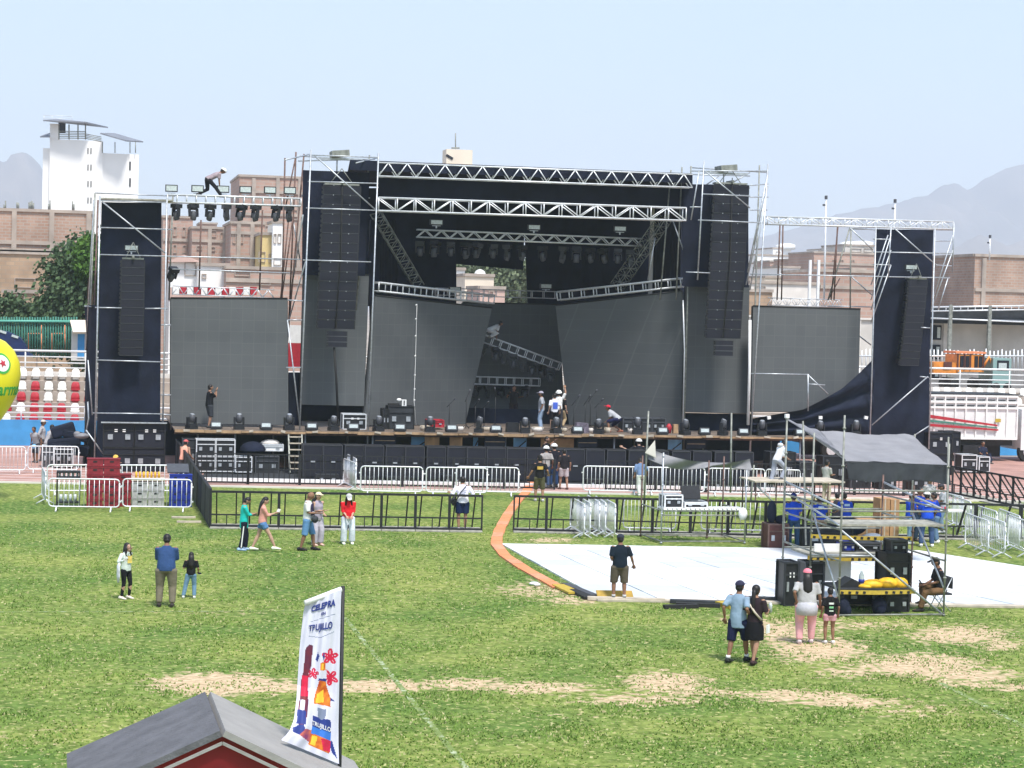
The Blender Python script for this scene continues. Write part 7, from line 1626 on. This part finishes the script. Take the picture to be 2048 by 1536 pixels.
# seated man on the chair
person('seated man in black shirt and black cap under the scaffold platform', (CH.x, CH.y, 0), 1.72, -84, 'brown', (.02, .02, .025), (.17, .10, .05), (.03, .03, .03), 'short', 'long', (-.12, .50), (.0, .40, .18), lhand=(-.06, .34, .18), rhand=(.06, .36, .16), seat=(0, .55), lean=8, cap=(.015, .015, .018), head=(12, 0), fat=1.12, extra=phone)
BLU = (.015, .07, .50)
cg = 'crew in blue polo shirts'
WB = [((.55, .70, .85), .09, .34, .42)]
person('crew man in blue polo and jeans left of the brown cartons group', gp(1586, 1097), 1.72, 10, 'tan', BLU, (.03, .07, .13), (.05, .05, .05), 'short', 'long', lhand=(-.26, .2, -.02), rhand=(.12, .25, .1), hair='short', group=cg, lean=10, cap=(.02, .03, .15))
person('crew man in blue polo and beige trousers at the middle of the left three', gp(1641, 1093), 1.62, 5, 'tan', BLU, (.52, .38, .26), (.05, .05, .05), 'short', 'long', lhand=(-.18, .34, .12), rhand=(.16, .36, .12), back=WB, group=cg, lean=22)
person('crew man in blue polo beside the scaffold post, right of the left three', gp(1691, 1090), 1.68, -5, 'tan', BLU, (.03, .05, .10), (.05, .05, .05), 'short', 'long', lhand=(-.2, .3, .2), rhand=(.2, .3, .15), back=WB, group=cg, lean=14)
person('crew member in dark vest standing between two blue polo men', gp(1672, 1084), 1.6, 20, 'light', (.03, .03, .04), (.03, .04, .07), (.05, .05, .05), 'none', 'long', rhand=(.2, .3, .2), lean=12)
person('crew man in blue polo and light jeans at the left of the right group', gp(1818, 1088), 1.66, 80, 'brown', BLU, (.28, .45, .62), W_, 'short', 'long', (-.12, .08), (.14, -.1), lhand=(-.06, .34, .24), rhand=(.08, .34, .2), head=(20, 0), group=cg)
person('crew man in blue polo and jeans with white cap, largest of the right group', gp(1853, 1094), 1.76, 12, 'brown', BLU, (.05, .09, .2), W_, 'short', 'long', (-.16, 0), (.15, 0), lhand=(-.15, .32, .15), rhand=(.24, .22, .1), cap=W_, back=WB, group=cg, lean=10, fat=1.15)
person('crew man in blue polo with dark hair behind the white cap man', gp(1836, 1082), 1.75, 160, 'tan', (.01, .04, .28), (.04, .07, .13), (.05, .05, .05), 'short', 'long', lhand=(-.1, .3, .2), rhand=(.1, .3, .2), group=cg)
person('crew man in blue polo partly hidden right of the white cap man', gp(1873, 1086), 1.64, -60, 'brown', (.01, .04, .28), (.12, .2, .32), W_, 'short', 'long', lhand=(-.1, .3, .2), rhand=(.1, .3, .2), group=cg, lean=8)
person('man in light grey shirt at the back right of the blue group', gp(1884, 1066), 1.68, -70, 'brown', (.42, .44, .46), (.2, .3, .42), W_, 'short', 'long', lhand=(-.08, .3, .2), rhand=(.08, .3, .2), cap=(.05, .05, .06), head=(20, 0))
person('man in striped shirt and white cap behind the blue group', gp(1857, 1050), 1.7, 175, 'tan', (.05, .05, .06), (.05, .06, .1), (.05, .05, .05), 'short', 'long', cap=W_, toppat=(.6, .6, .6))
# on the pale platform
person('man in white hooded top stepping onto the pale plank platform', (A5.x+.95, 66.6, A5.z), 1.66, 70, 'tan', (.76, .76, .80), (.35, .38, .45), (.1, .1, .1), 'half', 'long', (-.1, -.15, -.15), (.1, .12), lhand=(-.05, .32, .22), rhand=(.1, .36, .2), lean=24, drop=.15, head=(10, 0), extra=lambda t, T, Hd, LS, RS, le, re, lh, rh, c: M().sph(T(0, -.1, .56), (.12, .08, .08), 10, 6).build('hood', cmat((.76, .76, .80)), t))
person('man in grey shirt and beige trousers behind the pale plank platform', gp(1651, 1005), 1.66, 60, 'brown', (.40, .40, .38), (.5, .42, .32), (.1, .08, .08), 'short', 'long', lhand=(-.06, .3, .2), rhand=(.08, .3, .2), hair='short')
# by the gap in front of the stage
person('crew man in black shirt with yellow back print and olive shorts', gp(1078, 1003), 1.74, 6, 'tan', (.012, .012, .014), (.10, .095, .05), (.5, .5, .5), 'short', 'knee', (-.12, .05), (.12, -.05), lhand=(-.36, .06, .02), rhand=(.3, .05, .1), cap=(.02, .02, .02), back=[((.55, .36, .08), .10, .30, .42)])
person('crew man in grey shirt and white helmet behind the yellow print man', gp(1091, 976), 1.7, 0, 'brown', (.36, .34, .33), (.05, .09, .18), (.1, .1, .1), 'short', 'long', helmet=W_, lhand=(-.22, .1, .1))
person('crew man in dark long sleeve top and jeans with white helmet', gp(1107, 975), 1.78, -10, 'tan', (.015, .014, .022), (.02, .05, .13), (.05, .05, .05), 'long', 'long', helmet=W_)
person('man in black shirt and pale shorts walking towards the stage', gp(1127, 979), 1.64, 0, 'tan', (.018, .016, .02), (.5, .44, .46), (.12, .06, .05), 'short', 'short', (-.12, .1), (.13, -.05))
person('man in blue grey shirt and white trousers beside a scaffold post', gp(1281, 992), 1.56, 8, 'brown', (.13, .20, .33), W_, W_, 'half', 'long', (-.06, -.05), (.2, .1), lhand=(-.24, .1, .0), rhand=(.24, .1, .1), lean=28, head=(20, 0))
person('crew man in black shirt and white helmet stretching his arm out left', gp(1276, 962), 1.8, 0, 'light', (.014, .015, .02), (.03, .03, .04), (.05, .05, .05), 'short', 'long', lhand=(-.6, .06, .46), rhand=(.26, .1, .1), helmet=W_, back=[((.5, .5, .5), .03, .15, .4)])
person('man in black shirt bending under the stage edge at centre', (P(1090, 940, Y=83.6).x, 83.6, .0), 1.75, 120, 'tan', (.012, .012, .014), (.02, .02, .025), (.05, .05, .05), 'short', 'long', lhand=(-.5, .2, .6), rhand=(.3, .2, .3), head=(10, 0), back=[((.6, .6, .62), .03, .1, .35)])
# left side
person('worker in orange vest and red white cap beside the flight cases', (P(366, 952, Y=80.6).x, 80.6, 0), 1.66, 30, 'tan', (.8, .38, .28), (.12, .11, .12), (.05, .05, .05), 'none', 'long', (-.15, 0), (.1, -.1), lhand=(-.1, .3, .1), rhand=(.26, .2, .1), cap=(.55, .12, .12), lean=14)
person('worker in grey shirt with blue bag by the light blue wall', (P(72, 915, Y=89).x, 89, 0), 1.6, -150, 'brown', (.36, .36, .38), (.05, .05, .06), (.1, .1, .1), 'short', 'knee', (-.1, .1), (.14, -.1), lean=16, extra=lambda t, T, Hd, LS, RS, le, re, lh, rh, c: M().sph(T(0, .2, -.1), (.12, .1, .12), 10, 7).build('blue_bag', 'light_blue', t))
person('worker in pale grey shirt leaning on the pile of black covers', (P(95, 915, Y=88).x, 88, 0), 1.74, 60, 'brown', (.42, .41, .42), (.06, .06, .07), (.1, .1, .1), 'short', 'long', rhand=(.1, .4, .3), lhand=(-.1, .38, .3), lean=14, fat=1.1)
person('worker in grey shirt and light cap behind the other two at left', (P(84, 905, Y=89.8).x, 89.8, 0), 1.82, 100, 'brown', (.44, .44, .46), (.06, .06, .07), (.1, .1, .1), 'short', 'long', cap=(.5, .45, .42))
person('crouching worker with yellow cap behind the red crate stacks', (P(233, 960, Y=76).x, 76, 0), 1.7, 190, 'brown', (.03, .03, .035), (.03, .03, .04), (.05, .05, .05), 'short', 'long', cap=(.75, .45, .1), drop=.28, lean=20, lhand=(-.1, .35, .1), rhand=(.1, .35, .1))
person('crouching person in white and black top beside the yellow cap worker', (P(249, 962, Y=75.6).x, 75.6, 0), 1.55, 250, 'brown', W_, (.03, .03, .04), (.05, .05, .05), 'short', 'long', toppat=(.03, .03, .04), drop=.4, lean=30, lhand=(-.1, .35, .1), rhand=(.1, .35, .1))
person('man in navy clothes sitting in the shade beneath the truck side', (P(1966, 905, Y=93.6).x, 93.6, 0), 1.7, 175, 'brown', (.02, .025, .05), (.02, .025, .05), (.1, .1, .1), 'short', 'long', (-.15, .5), (.12, .55), seat=(0, .3), lean=-5, lhand=(-.1, .3, .1), rhand=(.12, .3, .1))
# on the stage
def deckp(x, Y): return (P(x, 850, Y=Y).x, Y, DECK+.006)
person('man in black shirt and dark shorts on the stage holding a phone to his face', deckp(418, 86.4), 1.86, 75, 'tan', (.012, .013, .017), (.04, .045, .055), (.05, .05, .05), 'short', 'knee', (-.1, .05), (.1, -.05), lhand=(-.02, .24, .56), rhand=(.06, .24, .58), fat=1.12)
person('man in grey shirt and jeans on the stage facing left', deckp(1082, 87.5), 1.76, -70, 'brown', (.36, .38, .42), (.3, .4, .55), (.6, .6, .6), 'short', 'long', cap=(.35, .33, .4))
person('person in white and blue jersey standing back to us on the stage', deckp(1108, 86.8), 1.7, -5, 'light', (.72, .72, .78), (.015, .013, .018), (.1, .1, .1), 'short', 'short', back=[((.08, .14, .55), .10, .12, .42)])
person('worker in white shirt and white helmet reaching up on the stage', deckp(1116, 88.2), 1.78, 20, 'tan', W_, (.05, .05, .06), (.1, .1, .1), 'short', 'long', helmet=W_, rhand=(.22, .16, .95), lhand=(-.22, .1, .1), head=(-18, 0))
person('dark dressed worker kneeling further back on the stage', deckp(1122, 89.5), 1.7, 40, 'light', (.012, .012, .014), (.4, .3, .18), (.1, .1, .1), 'short', 'long', (-.15, .2), (.1, -.1), drop=.1, lhand=(-.1, .3, .5))
person('crouching man in grey shirt and red cap on the stage', deckp(1232, 86.6), 1.72, -60, 'brown', (.42, .43, .45), (.015, .018, .06), (.3, .12, .08), 'short', 'knee', (-.2, .24), (.22, -.16), seat=(-.1, .62), lean=48, cap=(.65, .03, .06), lhand=(-.08, .42, .28), rhand=(.1, .42, .22), head=(-30, 0), fat=1.05)
person('dim man in dark clothes at the back of the stage', deckp(1026, 93), 1.78, 175, 'brown', (.02, .018, .022), (.03, .02, .025), (.05, .05, .05), 'short', 'short', lhand=(-.30, .1, .3), rhand=(.3, .1, .34))
# on the trusses
pt = P(988, 670, Y=94.0)
person('worker in pale shirt crouched on top of the tilted truss', (pt.x-.15, 94.0, pt.z-.12), 1.66, 80, 'brown', (.7, .7, .72), (.62, .62, .64), (.2, .2, .2), 'short', 'long', (-.12, .1), (.14, -.1, -.05), seat=(-.12, .36), lean=62, lhand=(-.08, .42, .22), rhand=(.1, .46, .16), head=(-10, 0))
pt = P(420, 392, Y=86.2)
person('bending worker with white helmet on top of the left bridge truss', (pt.x, 86.2, pt.z+.05), 1.75, 75, 'brown', (.32, .26, .28), (.02, .02, .025), (.03, .03, .03), 'short', 'long', (-.1, -.42, -.05), (.12, .42, -.12), seat=(-.1, .66), lean=58, helmet=W_, lhand=(-.15, .30, .1), rhand=(.12, .5, .2), head=(20, 0))
